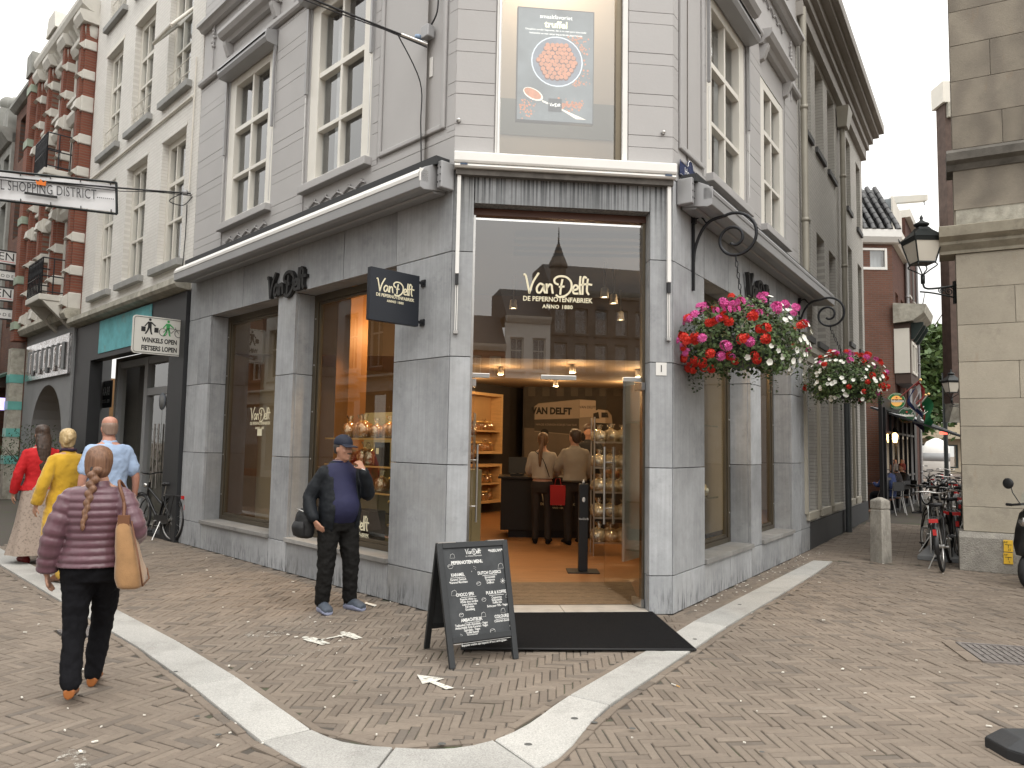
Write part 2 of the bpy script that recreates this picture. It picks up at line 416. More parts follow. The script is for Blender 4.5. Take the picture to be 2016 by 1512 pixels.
for n_ in list(_t.nodes):
 if n_.bl_idname == 'ShaderNodeCombineXYZ':
  d2 = nn(_t, 'ShaderNodeVectorMath', operation='DOT_PRODUCT'); d2.inputs[1].default_value = (-.62, .78, 0)
  tcn = [q for q in _t.nodes if q.bl_idname == 'ShaderNodeTexCoord'][0]
  _t.links.new(tcn.outputs['Object'], d2.inputs[0]); _t.links.new(d2.outputs['Value'], n_.inputs[1])
tag(MB().quad([(-260, -200, -.014), (260, -200, -.014), (260, 320, -.014), (-260, 320, -.014)]).build('ground', FARP), 'brown clay brick street paving running off between the buildings', 'ground', kind='structure')
pav = thing('pavement', 'brown clay bricks laid in herringbone round the corner shop', 'pavement'); pav['kind'] = 'structure'
# strip of granite slabs: joints between slabs (outer = street side, inner = shop side)
jl = [((274, 1279), (351, 1267)), ((377, 1354), (465, 1337)), ((514, 1465), (611, 1441))]
jr = [((1200, 1392), (1122, 1373)), ((1352, 1290), (1275, 1283)), ((1431, 1236), (1366, 1226)), ((1545, 1168), (1478, 1168)), ((1600, 1134), (1548, 1132)), ((1639, 1107), (1602, 1105))]
inner = [G(*b) for a, b in jl]; outer = [G(*a) for a, b in jl]
dl = (inner[0] - inner[2]).normalized()
for k in range(1, 17):
 st = 1.02 * k
 inner.insert(0, G(*jl[0][1]) + L.d * st); outer.insert(0, G(*jl[0][0]) + L.d * st)
inner += [G(775, 1477), G(973, 1462)]; outer += [Vector((-.66, 3.72, 0)), Vector((.16, 3.92, 0))]
inner += [G(*b) for a, b in jr]; outer += [G(*a) for a, b in jr]
GRAN = mat('light_granite', (.40, .392, .37), .7, var=.12, vs=2.2, bmp=.15, bs=160, obj=.12, dirt=(.22, .21, .195), dv=(.52, .80), ds=2.4)
_t = GRAN.node_tree; _b = _t.nodes['Principled BSDF']; _lk = _b.inputs['Base Color'].links[0].from_socket
_t.links.new(scalec(_t, _lk, noise(_t, coords(_t), 110, 3, .8, .3, .7, .66, 1.3)), _b.inputs['Base Color'])
kerb = thing('granite_kerb', 'strip of pale granite slabs set flush round the shop corner', 'kerb'); kerb['kind'] = 'structure'
def mid(a, b, t): return a + (b - a) * t
NS = 5; inS, outS = cr(inner, NS), cr(outer, NS)
for i in range(len(inner) - 1):
 I0, I1, O0, O1 = inner[i], inner[i + 1], outer[i], outer[i + 1]
 c = (I0 + I1 + O0 + O1) / 4
 poly = inS[i * NS:i * NS + NS + 1] + outS[i * NS:i * NS + NS + 1][::-1] if 18 <= i <= 20 else [I0, I1, O1, O0]
 def sh(p, d_): return p + (c - p).normalized() * d_
 lo = [sh(p, .008) + Vector((0, 0, -.05)) for p in poly]; hi = [sh(p, .013) + Vector((0, 0, .016)) for p in poly]
 mi_ = [sh(p, .007) + Vector((0, 0, .011)) for p in poly]
 mb = MB(); mb.prism(lo, mi_); mb.prism(mi_, hi); mb.build('slab', GRAN, kerb)
# sand bed under the bricks
def in_poly(x, y, P):
 r = False; j = len(P) - 1
 for i in range(len(P)):
  if (P[i][1] > y) != (P[j][1] > y) and x < (P[j][0] - P[i][0]) * (y - P[i][1]) / (P[j][1] - P[i][1]) + P[i][0]: r = not r
  j = i
 return r
mb = MB(); mb.quad([(-26, 2.4, -.007), (14, 2.4, -.007), (16, 30, -.007), (-26, 30, -.007)]); mb.build('joint_bed', SAND, pav)
BL, BW = .210, .055
SHOPPOLY = [tuple(Cf(0, 0, 0).xy), tuple(Cf(CW, 0, 0).xy), tuple(Rf(40, 0, 0).xy), tuple(L(60, 0, 0).xy)]
STRIPPOLY = [tuple(p.xy) for p in inner] + [tuple(p.xy) for p in reversed(outer)]
INSIDE = [tuple(p.xy) for p in inner] + [tuple(Rf(6.02, 0, 0).xy), tuple(Cf(CW, 0, 0).xy), tuple(Cf(0, 0, 0).xy), tuple(L(24, 0, 0).xy)]
LIME0 = G(1899, 1122); LIMEd = Vector((math.sin(rad(119)), math.cos(rad(119)), 0))
LIMEPOLY = [tuple(LIME0.xy), tuple((LIME0 + LIMEd * 20).xy), (40, 30), (22, 33)]
bricks = []   # x, y, angle, length
def herring(ang, ok, box_, off=(0, 0)):
 ca, sa = math.cos(ang), math.sin(ang); x0, y0, x1, y1 = box_
 t1 = (BW, BW); t2 = (BL - BW, -BL - BW); cx_, cy_ = (x0 + x1) / 2 + off[0], (y0 + y1) / 2 + off[1]
 Rr = math.hypot(x1 - x0, y1 - y0) / 2; N = int(Rr / (BW * 1.4)) + 4; M_ = int(Rr / (BL * .9)) + 4
 for m_ in range(-M_, M_):
  k0 = -N; k1 = N
  for k in range(k0 * 2, k1 * 2):
   for v_ in (0, 1):
    ux = k * t1[0] + m_ * t2[0]; uy = k * t1[1] + m_ * t2[1]
    if v_ == 0: px_, py_ = ux + BL / 2, uy + BW / 2
    else: px_, py_ = ux + BW / 2, uy + BW + BL / 2
    X = cx_ + px_ * ca - py_ * sa; Y = cy_ + px_ * sa + py_ * ca
    if x0 < X < x1 and y0 < Y < y1 and ok(X, Y): bricks.append((X, Y, ang + v_ * math.pi / 2, BL - .005, BW - .0045))
def vis(x, y, mg=1.6): return y > 3.2 and abs(x) < .70 * y + mg
def dist_edge(x, y): return min(abs((Vector((x, y)) - a.xy - (b.xy - a.xy) * max(0, min(1, (Vector((x, y)) - a.xy).dot(b.xy - a.xy) / (b - a).length_squared))).length) for Pl in (inner, outer) for a, b in zip(Pl[:-1], Pl[1:])) if y < 15 and x > -11 else 9
def rowang(p, q):
 d_ = (G(*q) - G(*p)); return math.atan2(d_.y, d_.x) - math.pi / 4
ROW_IN = rowang((222, 1165), (590, 1127)); ROW_L = rowang((0, 1321), (163, 1311)); ROW_R = rowang((1560, 1263), (1988, 1337))
def okin(x, y): return vis(x, y) and in_poly(x, y, INSIDE) and not in_poly(x, y, STRIPPOLY) and dist_edge(x, y) > .02
def okout(left):
 def f(x, y):
  if not vis(x, y): return False
  if in_poly(x, y, INSIDE) or in_poly(x, y, STRIPPOLY) or in_poly(x, y, SHOPPOLY) or in_poly(x, y, LIMEPOLY): return False
  if left: return x < -.3 and dist_edge(x, y) > .03
  if x <= -.3: return False
  dm = abs((Vector((x, y)) - Vector((4.0, 6.3))).dot(Vector((.99, .12)))), abs((Vector((x, y)) - Vector((4.0, 6.3))).dot(Vector((-.12, .99))))
  return y < 11.4 + (x - 4.4) * -.18 and dist_edge(x, y) > .03
 return f
herring(ROW_IN, okin, (-7.5, 3.9, 4.8, 13.5))
herring(ROW_L, okout(True), (-12.5, 3.2, -.3, 15.5))
herring(ROW_R, okout(False), (-.3, 3.2, 12, 12.5))
# running-bond bricks of the alley behind the bollard
def alley(x, y):
 return vis(x, y, .5) and not in_poly(x, y, SHOPPOLY) and not in_poly(x, y, LIMEPOLY) and not in_poly(x, y, STRIPPOLY) and y > 11.5 + (x - 4.4) * -.18
aax = Vector((LIMEd.x, LIMEd.y)).normalized(); aay = Vector((-aax.y, aax.x))
for r_ in range(-10, 130):
 for k in range(-30, 46):
  p = Vector((4.6, 11.6)) + aax * (k * BL + (r_ % 2) * BL / 2) + aay * (r_ * BW)
  if alley(p.x, p.y) and p.y < 21: bricks.append((p.x, p.y, math.atan2(aax.y, aax.x), BL - .005, BW - .0045))
# border courses along the granite
for Pl, sgn, rows in ((inner, 1, 1), (outer, -1, 1)):
 for a, b in zip(Pl[:-1], Pl[1:]):
  d_ = (b - a); ln = d_.length; d_ = d_ / ln; nrm = Vector((-d_.y, d_.x, 0)) * sgn
  n_ = max(1, round(ln / BL))
  for k in range(n_):
   p = a + d_ * (ln * (k + .5) / n_) + nrm * (.033)
   if vis(p.x, p.y) and not in_poly(p.x, p.y, SHOPPOLY): bricks.append((p.x, p.y, math.atan2(d_.y, d_.x), ln / n_ - .005, BW - .004, .007))
# three running rows between granite and the right-hand shop wall
for r_ in range(5):
 for k in range(-1, 30):
  p = Rf(.1 + k * BL + (r_ % 2) * .1, .04 + r_ * BW, 0)
  if in_poly(p.x, p.y, INSIDE) and dist_edge(p.x, p.y) > .05: bricks.append((p.x, p.y, math.atan2(Rf.d.y, Rf.d.x), BL - .006, BW - .005))
def proj_size(b): return 1.0 / (b[1] ** 2 + b[0] ** 2)
def seen(b):
 d = Vector((b[0], b[1], -CAM_H)); z = d.dot(_F); u = CX + FPX * d.dot(_R) / z; v = CY - FPX * d.dot(_U) / z
 return 0 < u < 2016 and v < 1505
bs = sorted(range(len(bricks)), key=lambda i: (-proj_size(bricks[i]) if seen(bricks[i]) else 1))
single = set(bs[:300])
def brick_geo(l_, w_):
 c = .0045
 lo = [(-l_ / 2, -w_ / 2, -.03), (l_ / 2, -w_ / 2, -.03), (l_ / 2, w_ / 2, -.03), (-l_ / 2, w_ / 2, -.03)]
 md = [(p[0], p[1], -c) for p in lo]; hi = [(p[0] - math.copysign(c, p[0]), p[1] - math.copysign(c, p[1]), 0) for p in lo]
 vs = lo + md + hi; fs = [(i, (i + 1) % 4, 4 + (i + 1) % 4, 4 + i) for i in range(4)] + [(4 + i, 4 + (i + 1) % 4, 8 + (i + 1) % 4, 8 + i) for i in range(4)] + [(8, 9, 10, 11)]
 return vs, fs
V_, F_ = brick_geo(1, 1)
ub = MB(); ub.add(*brick_geo(BL - .005, BW - .0045)); UB = ub.mesh('brick', PAVE_O)
bv = []; bf = []; tone = []
_bf = brick_geo(1, 1)[1]
for i, (x, y, a, l_, w_, *hh) in enumerate(bricks):
 h = rnd.gauss(0, .0018) + (hh[0] if hh else 0); tx, ty = rnd.gauss(0, .010), rnd.gauss(0, .006); ja = a + rnd.gauss(0, .013)
 x += rnd.gauss(0, .002); y += rnd.gauss(0, .002)
 if i in single:
  o = link('brick', UB, pav, True); o.location = (x, y, h); o.rotation_euler = Euler((tx, ty, ja))
  o.scale = (l_ / (BL - .005), w_ / (BW - .0045), 1)
 else:
  vs, _ = brick_geo(l_, w_); ca, sa = math.cos(ja), math.sin(ja); b0 = len(bv)
  bv.extend((x + p[0] * ca - p[1] * sa, y + p[0] * sa + p[1] * ca, p[2] + h + p[0] * ty + p[1] * tx) for p in vs)
  bf.extend(tuple(b0 + q for q in f) for f in _bf); tn = rnd.random(); tone.extend([tn] * 12)
me = bpy.data.meshes.new('herringbone_bricks'); me.from_pydata(bv, [], bf); me.materials.append(PAVE_S)
at = me.attributes.new('tone', 'FLOAT', 'POINT'); at.data.foreach_set('value', tone)
o = link('herringbone_bricks', me, pav); o['kind'] = 'stuff'
# ---- painted markings (worn white paint, a sheet just above the bricks)
def wornpaint(name, col, lo, hi):
 m_, t, b = newmat(name); c = coords(t)
 f = noise(t, c, 26, 8, .75, lo, hi)
 tr = nn(t, 'ShaderNodeBsdfTransparent'); ms = nn(t, 'ShaderNodeMixShader'); b.inputs['Base Color'].default_value = (*col, 1); b.inputs['Roughness'].default_value = .7
 t.links.new(f, ms.inputs[0]); t.links.new(tr.outputs[0], ms.inputs[1]); t.links.new(b.outputs[0], ms.inputs[2])
 t.links.new(ms.outputs[0], t.nodes['Material Output'].inputs[0]); return m_
WPAINT = wornpaint('worn_white_paint', (.66, .64, .57), .34, .50); WPAINT2 = wornpaint('faded_white_paint', (.52, .5, .45), .50, .66)
def gpoly(pxs, z=.008): return [G(u, v, z) for u, v in pxs]
mb = MB(); mb.quad(gpoly([(821, 1328), (875, 1335), (858, 1341), (894, 1354), (878, 1357), (846, 1343), (832, 1347)]))
tag(mb.build('painted_arrow', WPAINT), 'white painted arrow on the bricks in front of the chalkboard', 'road marking', 'painted arrows on the paving')
mb = MB(); mb.quad(gpoly([(108, 1500), (118, 1482), (150, 1472), (190, 1486), (165, 1488), (182, 1511), (150, 1514), (140, 1494)]))
tag(mb.build('painted_arrow', WPAINT2), 'worn white painted arrow on the street bricks behind the purple jacket woman', 'road marking', 'painted arrows on the paving')
mk = thing('painted_distance_marking', 'faded white painted keep-your-distance figures and lettering beside the standing man', 'road marking')
def figure(c, k, d1, d2, name):   # lying person pictogram: d1 along body, d2 across
 mb = MB()
 def P(a, b): return c + d1 * (a * k) + d2 * (b * k) + Vector((0, 0, .008))
 mb.quad([P(0.02 + .055 * math.cos(t * .7854), .055 * math.sin(t * .7854)) for t in range(8)])
 mb.quad([P(.09, -.1), P(.09, .1), P(.28, .11), P(.38, .09), P(.62, .08), P(.62, .012), P(.4, 0), P(.62, -.012), P(.62, -.08), P(.38, -.09), P(.28, -.11)])
 mb.build(name, WPAINT, mk)
ex = (G(640, 1272) - G(598, 1258)); ey = (G(705, 1250) - G(620, 1265)).normalized()
figure(G(600, 1256), ex.length / .62, ex.normalized(), ey, 'painted_figure')
ex2 = (G(708, 1260) - G(675, 1247)); figure(G(674, 1246), ex2.length / .62, ex2.normalized(), ey, 'painted_figure')
mb = MB(); a_, b_ = G(632, 1259, .008), G(668, 1252, .008); dd = (b_ - a_).normalized(); nn_ = Vector((-dd.y, dd.x, 0))
mb.quad([a_ + nn_ * .012, b_ + nn_ * .012, b_ - nn_ * .012, a_ - nn_ * .012]); mb.quad([b_ + dd * .05, b_ + nn_ * .04, b_ - nn_ * .04]); mb.quad([a_ - dd * .05, a_ + nn_ * .04, a_ - nn_ * .04])
mb.build('double_arrow', WPAINT, mk)
def gtm(u, v, xdir, z=.008):
 p = G(u, v, z); x = xdir.normalized(); y = Vector((-x.y, x.x, 0)); return Matrix(((x.x, y.x, 0, p.x), (x.y, y.y, 0, p.y), (0, 0, 1, p.z), (0, 0, 0, 1)))
text('painted_words', 'HOUD 1,5 METER AFSTAND', .11, gtm(668, 1277, ey), WPAINT2, mk)
text('painted_words', 'VOORKOM DRUKTE', .10, gtm(560, 1243, ey), WPAINT2, mk)
text('painted_words', 'WEES LIEF', .10, gtm(590, 1226, ey), WPAINT2, mk)
mb = MB(); c_ = G(520, 1248, .008)
for k in range(9):
 a0 = k / 9 * 6.283
 mb.quad([c_ + Vector((.17 * math.cos(a0), .10 * math.sin(a0), 0)), c_ + Vector((.17 * math.cos(a0 + .5), .10 * math.sin(a0 + .5), 0)), c_ + Vector((.09 * math.cos(a0 + .4), .05 * math.sin(a0 + .4), 0)), c_ + Vector((.09 * math.cos(a0), .05 * math.sin(a0), 0))])
mb.build('painted_emblem', WPAINT2, mk)
# ---- manhole cover and drain
CASTI = mat('cast_iron_worn', (.23, .21, .20), .5, .35, var=.25, vs=12, bmp=.3, bs=90)
mh = thing('manhole_cover', 'oblong ribbed cast iron cover let into the bricks', 'manhole cover', G(1945, 1290))
q0, q1, q2 = G(1872, 1300), G(1881, 1266), G(2016, 1275); ux = (q2 - q1).normalized(); uy = (q0 - q1) - ux * (q0 - q1).dot(ux); wd = uy.length; uy.normalize(); ln = .86
def mhp(a, b, z): return q1 + ux * a + uy * b + Vector((0, 0, z))
mb = MB(); mb.prism([mhp(*p, -.05) for p in ((0, 0), (ln, 0), (ln, wd), (0, wd))], [mhp(*p, .004) for p in ((0, 0), (ln, 0), (ln, wd), (0, wd))]); mb.build('plate', CASTI, mh)
for (a0, b0, a1, b1) in ((0, 0, ln, .03), (0, wd - .03, ln, wd), (0, .034, .03, wd - .034), (ln - .03, .034, ln, wd - .034)):
 mb = MB(); mb.prism([mhp(*p, .0045) for p in ((a0, b0), (a1, b0), (a1, b1), (a0, b1))], [mhp(*p, .013) for p in ((a0, b0), (a1, b0), (a1, b1), (a0, b1))]); mb.build('rim', CASTI, mh)
for k in range(15):
 a0 = .06 + k * .052
 for (b0, b1) in ((.05, wd * .3), (wd * .34, wd * .62), (wd * .66, wd - .05)):
  mb = MB(); mb.prism([mhp(*p, .0045) for p in ((a0, b0), (a0 + .03, b0), (a0 + .03, b1), (a0, b1))], [mhp(*p, .012) for p in ((a0, b0), (a0 + .03, b0), (a0 + .03, b1), (a0, b1))]); mb.build('rib', CASTI, mh)
CONC = mat('pale_concrete', (.34, .31, .27), .85, var=.15, bmp=.2)
for k in range(2):
 mb = MB(); b0 = k * wd / 2 + .005; b1 = (k + 1) * wd / 2 - .005
 mb.prism([mhp(*p, -.04) for p in ((-.11, b0), (-.012, b0), (-.012, b1), (-.11, b1))], [mhp(*p, .010) for p in ((-.11, b0), (-.012, b0), (-.012, b1), (-.11, b1))]); mb.build('edge_brick', PAVE_O, mh)
dr = thing('street_drain', 'small iron gutter grate beside the granite strip behind the walking woman', 'drain', G(205, 1238))
dc = G(196, 1240); dx = L.d; dy = L.n
def dp_(a, b, z): return dc + dx * a + dy * b + Vector((0, 0, z))
mb = MB(); mb.prism([dp_(*p, -.05) for p in ((-.2, 0), (.2, 0), (.2, .3), (-.2, .3))], [dp_(*p, .003) for p in ((-.2, 0), (.2, 0), (.2, .3), (-.2, .3))]); mb.build('frame', BLACKM, dr)
for k in range(7):
 mb = MB(); a0 = -.18 + k * .053; mb.prism([dp_(*p, .0035) for p in ((a0, .02), (a0 + .03, .02), (a0 + .03, .28), (a0, .28))], [dp_(*p, .012) for p in ((a0, .02), (a0 + .03, .02), (a0 + .03, .28), (a0, .28))]); mb.build('bar', CASTI, dr)
# ---- litter
BUTT = mat('paper_litter', (.72, .69, .62), .8, var=.15, obj=.1); BUTTO = mat('cigarette_filter', (.62, .36, .12), .8)
cb = thing('cigarette_butt', 'discarded cigarette end with orange filter on the bricks past the mat', 'cigarette butt', G(1330, 1350))
p = G(1322, 1346, .010); q = G(1338, 1352, .010); MB().tube([p, mid(p, q, .6)], .004, 6).build('paper', BUTT, cb); MB().tube([mid(p, q, .6), q], .0042, 6).build('filter', BUTTO, cb)
mb = MB(); n_l = 0
while n_l < 120:
 u, v = rnd.uniform(0, 2016), 1060 + 450 * rnd.random() ** 1.3
 p = G(u, v, .007)
 if in_poly(p.x, p.y, SHOPPOLY) or in_poly(p.x, p.y, LIMEPOLY) or p.y > 13: continue
 n_l += 1; a0 = rnd.uniform(0, 6.3); l_ = rnd.choice((.006, .008, .011, .016)); w_ = l_ * rnd.uniform(.25, .6)
 dx_, dy_ = Vector((math.cos(a0), math.sin(a0), 0)), Vector((-math.sin(a0), math.cos(a0), 0))
 mb.prism([p + dx_ * sx_ * l_ + dy_ * sy_ * w_ for sx_, sy_ in ((-1, -1), (1, -1), (.8, 1), (-1, .7))], [p + dx_ * sx_ * l_ + dy_ * sy_ * w_ + Vector((0, 0, .006)) for sx_, sy_ in ((-1, -1), (1, -1), (.8, 1), (-1, .7))])
for k in range(60):      # along the right wall foot
 p = Rf(rnd.uniform(.1, 5.8), abs(rnd.gauss(.08, .12)) + .02, .008); a0 = rnd.uniform(0, 6.3); l_ = .011
 mb.prism([p + Vector((math.cos(a0 + t) * l_, math.sin(a0 + t) * l_, 0)) for t in (0, .5, 3.1, 3.6)], [p + Vector((math.cos(a0 + t) * l_, math.sin(a0 + t) * l_, .006)) for t in (0, .5, 3.1, 3.6)])
tag(mb.build('litter', BUTT), 'tiny scraps of paper and cigarette ends scattered over the bricks', 'litter', kind='stuff')
tag(MB().prism([G(720, 1185, .006), G(742, 1191, .006), G(738, 1194, .006), G(718, 1188, .006)], [G(720, 1185, .010), G(742, 1191, .010), G(738, 1194, .010), G(718, 1188, .010)]).build('paper_scrap', BUTT), 'narrow white paper slip lying on the bricks by the stone wall', 'paper')
GUM = mat('old_gum', (.09, .09, .085), .8)
mb = MB()
for u, v in ((346, 1322), (430, 1446), (1131, 1414), (1040, 1465), (1368, 1258), (1170, 1422), (388, 1410), (1245, 1434), (1456, 1190), (870, 1464), (700, 1340), (560, 1120), (1700, 1240), (1500, 1480)):
 c_ = G(u, v, .0175); r0 = rnd.uniform(.014, .026)
 mb.prism([c_ + Vector((r0 * math.cos(a0 * .7), r0 * .8 * math.sin(a0 * .7), 0)) for a0 in range(9)], [c_ + Vector((r0 * .9 * math.cos(a0 * .7), r0 * .7 * math.sin(a0 * .7), .0015)) for a0 in range(9)])
tag(mb.build('gum_spots', GUM), 'flattened dark gum spots on the pale granite and bricks', 'gum', kind='stuff')
# ================================================================ CORNER SHOP, outside
shop = thing('corner_shop', 'grey corner shop with bluestone ground floor, cream windows and chamfered glass entrance', 'building', Cf(CW / 2, 0, 0))
def wall_holes(mb, fr, s0, s1, z0, z1, holes, o0, o1, mi=0):
 ss = sorted({s0, s1, *[h[0] for h in holes], *[h[1] for h in holes]}); zs = sorted({z0, z1, *[h[2] for h in holes], *[h[3] for h in holes]})
 ss = [s for s in ss if s0 <= s <= s1]; zs = [z for z in zs if z0 <= z <= z1]
 for a, b in zip(ss[:-1], ss[1:]):
  run = None
  for c, d_ in zip(zs[:-1], zs[1:]):
   hole = any(h[0] <= (a + b) / 2 <= h[1] and h[2] <= (c + d_) / 2 <= h[3] for h in holes)
   if hole:
    if run: mb.box((a, o0, run[0]), (b, o1, run[1]), fr, mi)
    run = None
   else: run = (run[0], d_) if run else (c, d_)
  if run: mb.box((a, o0, run[0]), (b, o1, run[1]), fr, mi)
 return mb
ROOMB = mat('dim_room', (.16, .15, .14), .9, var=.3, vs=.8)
CURT = mat('pale_curtain', (.62, .62, .60), .8, var=.12, vs=14, stretch=(6, 6, .4))
BLIND = mat('grey_blind', (.42, .44, .45), .8, var=.05)
GLASS_U = glass('upper_glass', (.80, .83, .85), .10)
def sash(fr, parent, s0, s1, z0, z1, o=-.09, fw=.12, trans=(), mull=(), sill=.07, fm=CREAM, gm=None, back=None, bar=.035, head=.10, curtain=None, name='window', depth=.07, subs=True):
 gm = gm or GLASS_U
 mb = MB(); d0, d1 = o, o + depth
 mb.box((s0, d0, z0), (s0 + fw, d1, z1), fr); mb.box((s1 - fw, d0, z0), (s1, d1, z1), fr)
 mb.box((s0 + fw, d0, z1 - head), (s1 - fw, d1 - .003, z1), fr); mb.box((s0 + fw, d0, z0), (s1 - fw, d1 - .003, z0 + .08), fr)
 w = mb.build(name, fm, parent, bevel=.006)
 a, b = s0 + fw, s1 - fw; zz = [z0 + .08] + [t for t in trans] + [z1 - head]; ms = [a] + list(mull) + [b]
 if trans or mull:
  for k, t in enumerate(trans):
   h = .07 if k == len(trans) - 1 else bar
   MB().box((a, d0 + .008, t - h / 2), (b, d1 - .012, t + h / 2), fr).build('transom', fm, w, bevel=.004)
  for m_ in mull: MB().box((m_ - bar / 2, d0 + .01, z0 + .08), (m_ + bar / 2, d1 - .016, z1 - head), fr).build('mullion', fm, w, bevel=.004)
 for z_a, z_b in zip(zz[:-1], zz[1:]):
  for s_a, s_b in zip(ms[:-1], ms[1:]):
   t_ = rnd.uniform(-.0025, .0025)
   MB().quad([fr(s_a, d0 + .02 + t_, z_a), fr(s_b, d0 + .02 - t_, z_a), fr(s_b, d0 + .02 - t_ * 2, z_b), fr(s_a, d0 + .02 + t_, z_b)]).build('pane', gm, w)
 if sill: MB().box((s0 - .06, o - .02, z0 - sill), (s1 + .06, .09, z0 - .002), fr).build('sill', RENDER2 if fm is CREAM and back is None else (back if back else RENDER2), w, bevel=.008)
 if curtain:
  for (c0, c1) in curtain:
   cm_ = MB(); n_ = 14
   for k in range(n_):
    x0, x1 = c0 + (c1 - c0) * k / n_, c0 + (c1 - c0) * (k + 1) / n_; y0, y1 = (o - .16 + .025 * (k % 2)), (o - .16 + .025 * ((k + 1) % 2))
    cm_.quad([fr(x0, y0, z0), fr(x1, y1, z0), fr(x1, y1, z1), fr(x0, y0, z1)])
   cm_.build('curtain', CURT, w)
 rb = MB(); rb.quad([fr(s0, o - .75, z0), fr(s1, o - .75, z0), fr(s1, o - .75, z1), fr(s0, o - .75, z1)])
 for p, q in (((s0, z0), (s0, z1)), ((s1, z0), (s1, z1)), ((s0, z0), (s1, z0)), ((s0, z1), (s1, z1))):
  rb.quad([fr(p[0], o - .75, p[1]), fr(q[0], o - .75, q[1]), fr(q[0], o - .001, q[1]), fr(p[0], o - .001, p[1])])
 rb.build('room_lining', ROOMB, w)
 return w
# ---- bluestone cladding, piece by piece
GAP = .004
def panel(fr, s0, s1, z0, z1, o0=-.04, o1=0., m_=None, name='stone_panel'):
 j = rnd.uniform(-.0025, .0025)
 return MB().box((s0 + GAP, o0, z0 + GAP), (s1 - GAP, o1 + j, z1 - GAP), fr).build(name, m_ or STONE, shop, bevel=.003)
DEP = -.27
ZC = [0.0, .37, 1.42, 2.47, 3.51]; ZTOP = 4.36
def pillar(fr, s0, s1, revs, splits=()):
 for a, b in zip(ZC[:-1], ZC[1:]):
  ss = [s0] + [x for x in splits] + [s1]
  for x, y in zip(ss[:-1], ss[1:]): panel(fr, x, y, a, b)
  if a < .3: continue
  for r in revs:     # side faces of the pillar into the window recess
   x0, x1 = (r - .04, r) if r == s1 else (r, r + .04)
   MB().box((x0 + (0 if r == s1 else -.0015), DEP, a + GAP), (x1 + (.0015 if r == s1 else 0), -.042, b - GAP), fr).build('stone_panel', STONE, shop, bevel=.003)
back = MB()    # structural core behind the cladding
def core(fr, s0, s1, z0, z1, o0=DEP - .03, o1=-.041): back.box((s0 + .042, o0, z0), (s1 - .042, o1, z1), fr)
WL = [(.93, 3.12), (3.60, 5.77)]; WR = [(.93, 2.69), (3.17, 4.86)]
pillar(L, 0.004, .93, (.93,)); pillar(L, 3.12, 3.60, (3.12, 3.60)); pillar(L, 5.77, 6.62, (5.77,), (6.2,))
pillar(Rf, 0.004, .93, (.93,)); pillar(Rf, 2.69, 3.17, (2.69, 3.17)); pillar(Rf, 4.86, 6.02, (4.86,), (5.42,))
for a, b in ((0, .93), (3.12, 3.6), (5.77, 6.62)): core(L, a, b, 0, 3.6)
for a, b in ((0, .93), (2.69, 3.17), (4.86, 6.02)): core(Rf, a, b, 0, 3.6)
for fr, ws, js in ((L, WL, [.004, .94, 2.0, 3.12, 3.6, 4.69, 5.77, 6.62]), (Rf, WR, [.004, .93, 1.8, 2.69, 3.17, 4.0, 4.86, 5.42, 6.02])):
 for a, b in zip(js[:-1], js[1:]): panel(fr, a, b, 3.51, ZTOP)
 core(fr, js[0] - .03, js[-1] + .03, 3.56, ZTOP)
 for (a, b) in ws:
  m_ = (a + b) / 2
  for x, y in ((a, m_), (m_, b)):
   panel(fr, x, y, 0, .37); MB().box((x + GAP, DEP, 3.512), (y - GAP, -.042, 3.555), fr).build('stone_panel', STONE, shop)
   MB().box((x + (.003 if x != a else -.012), DEP - .02, .374), (y - (.003 if y != b else -.012), .035, .425), fr).build('window_sill', SILLST, shop, bevel=.004)
  core(fr, a - .04, b + .04, 0, .36)
back.build('structural_wall', JOINT, shop)
# chamfer: pilasters and lintel
DS0, DS1 = .21, 1.995      # door opening along the chamfer
for a, b in ((0.004, DS0), (DS1, CW - .004)):
 for z0, z1 in zip(ZC[:-1], ZC[1:]): panel(Cf, a, b, z0, z1)
 panel(Cf, a, b, 3.51, ZTOP, m_=STONE_T)
panel(Cf, DS0, DS1, 4.0, ZTOP, m_=STONE_T)
for r, sg in ((DS0, -1), (DS1, 1)):
 for z0, z1 in zip(ZC[:-1], ZC[1:]): MB().box((min(r, r + .04 * sg), -.24, z0 + GAP), (max(r, r + .04 * sg), -.042, z1 - GAP), Cf).build('stone_panel', STONE, shop)
 MB().box((min(r, r + .04 * sg), -.24, 3.51 + GAP), (max(r, r + .04 * sg), -.042, 4.0), Cf).build('stone_panel', STONE, shop)
MB().box((DS0, -.24, 4.003), (DS1, -.042, 4.05), Cf).build('stone_panel', STONE_T, shop)
b2 = MB(); b2.box((.045, -.3, 0), (DS0 - .045, -.041, 4.3), Cf); b2.box((DS1 + .045, -.3, 0), (CW - .045, -.041, 4.3), Cf); b2.box((DS0 - .045, -.3, 4.055), (DS1 + .045, -.041, 4.34), Cf); b2.build('structural_wall', JOINT, shop)
THR = mat('worn_threshold_stone', (.40, .37, .33), .6, var=.2, vs=6, bmp=.1)
MB().box((DS0 + .003, -.30, -.02), (DS0 + .95, .02, .035), Cf).build('threshold', THR, shop, bevel=.004)
MB().box((DS0 + .955, -.30, -.02), (DS1 - .003, .02, .035), Cf).build('threshold', THR, shop, bevel=.004)
text('house_number', '1', .10, Cf.tm(2.115, .006, 2.375), BLACKL, shop, .001)
MB().box((2.06, .001, 2.34), (2.17, .005, 2.47), Cf).build('number_plate', WHITEP, shop)
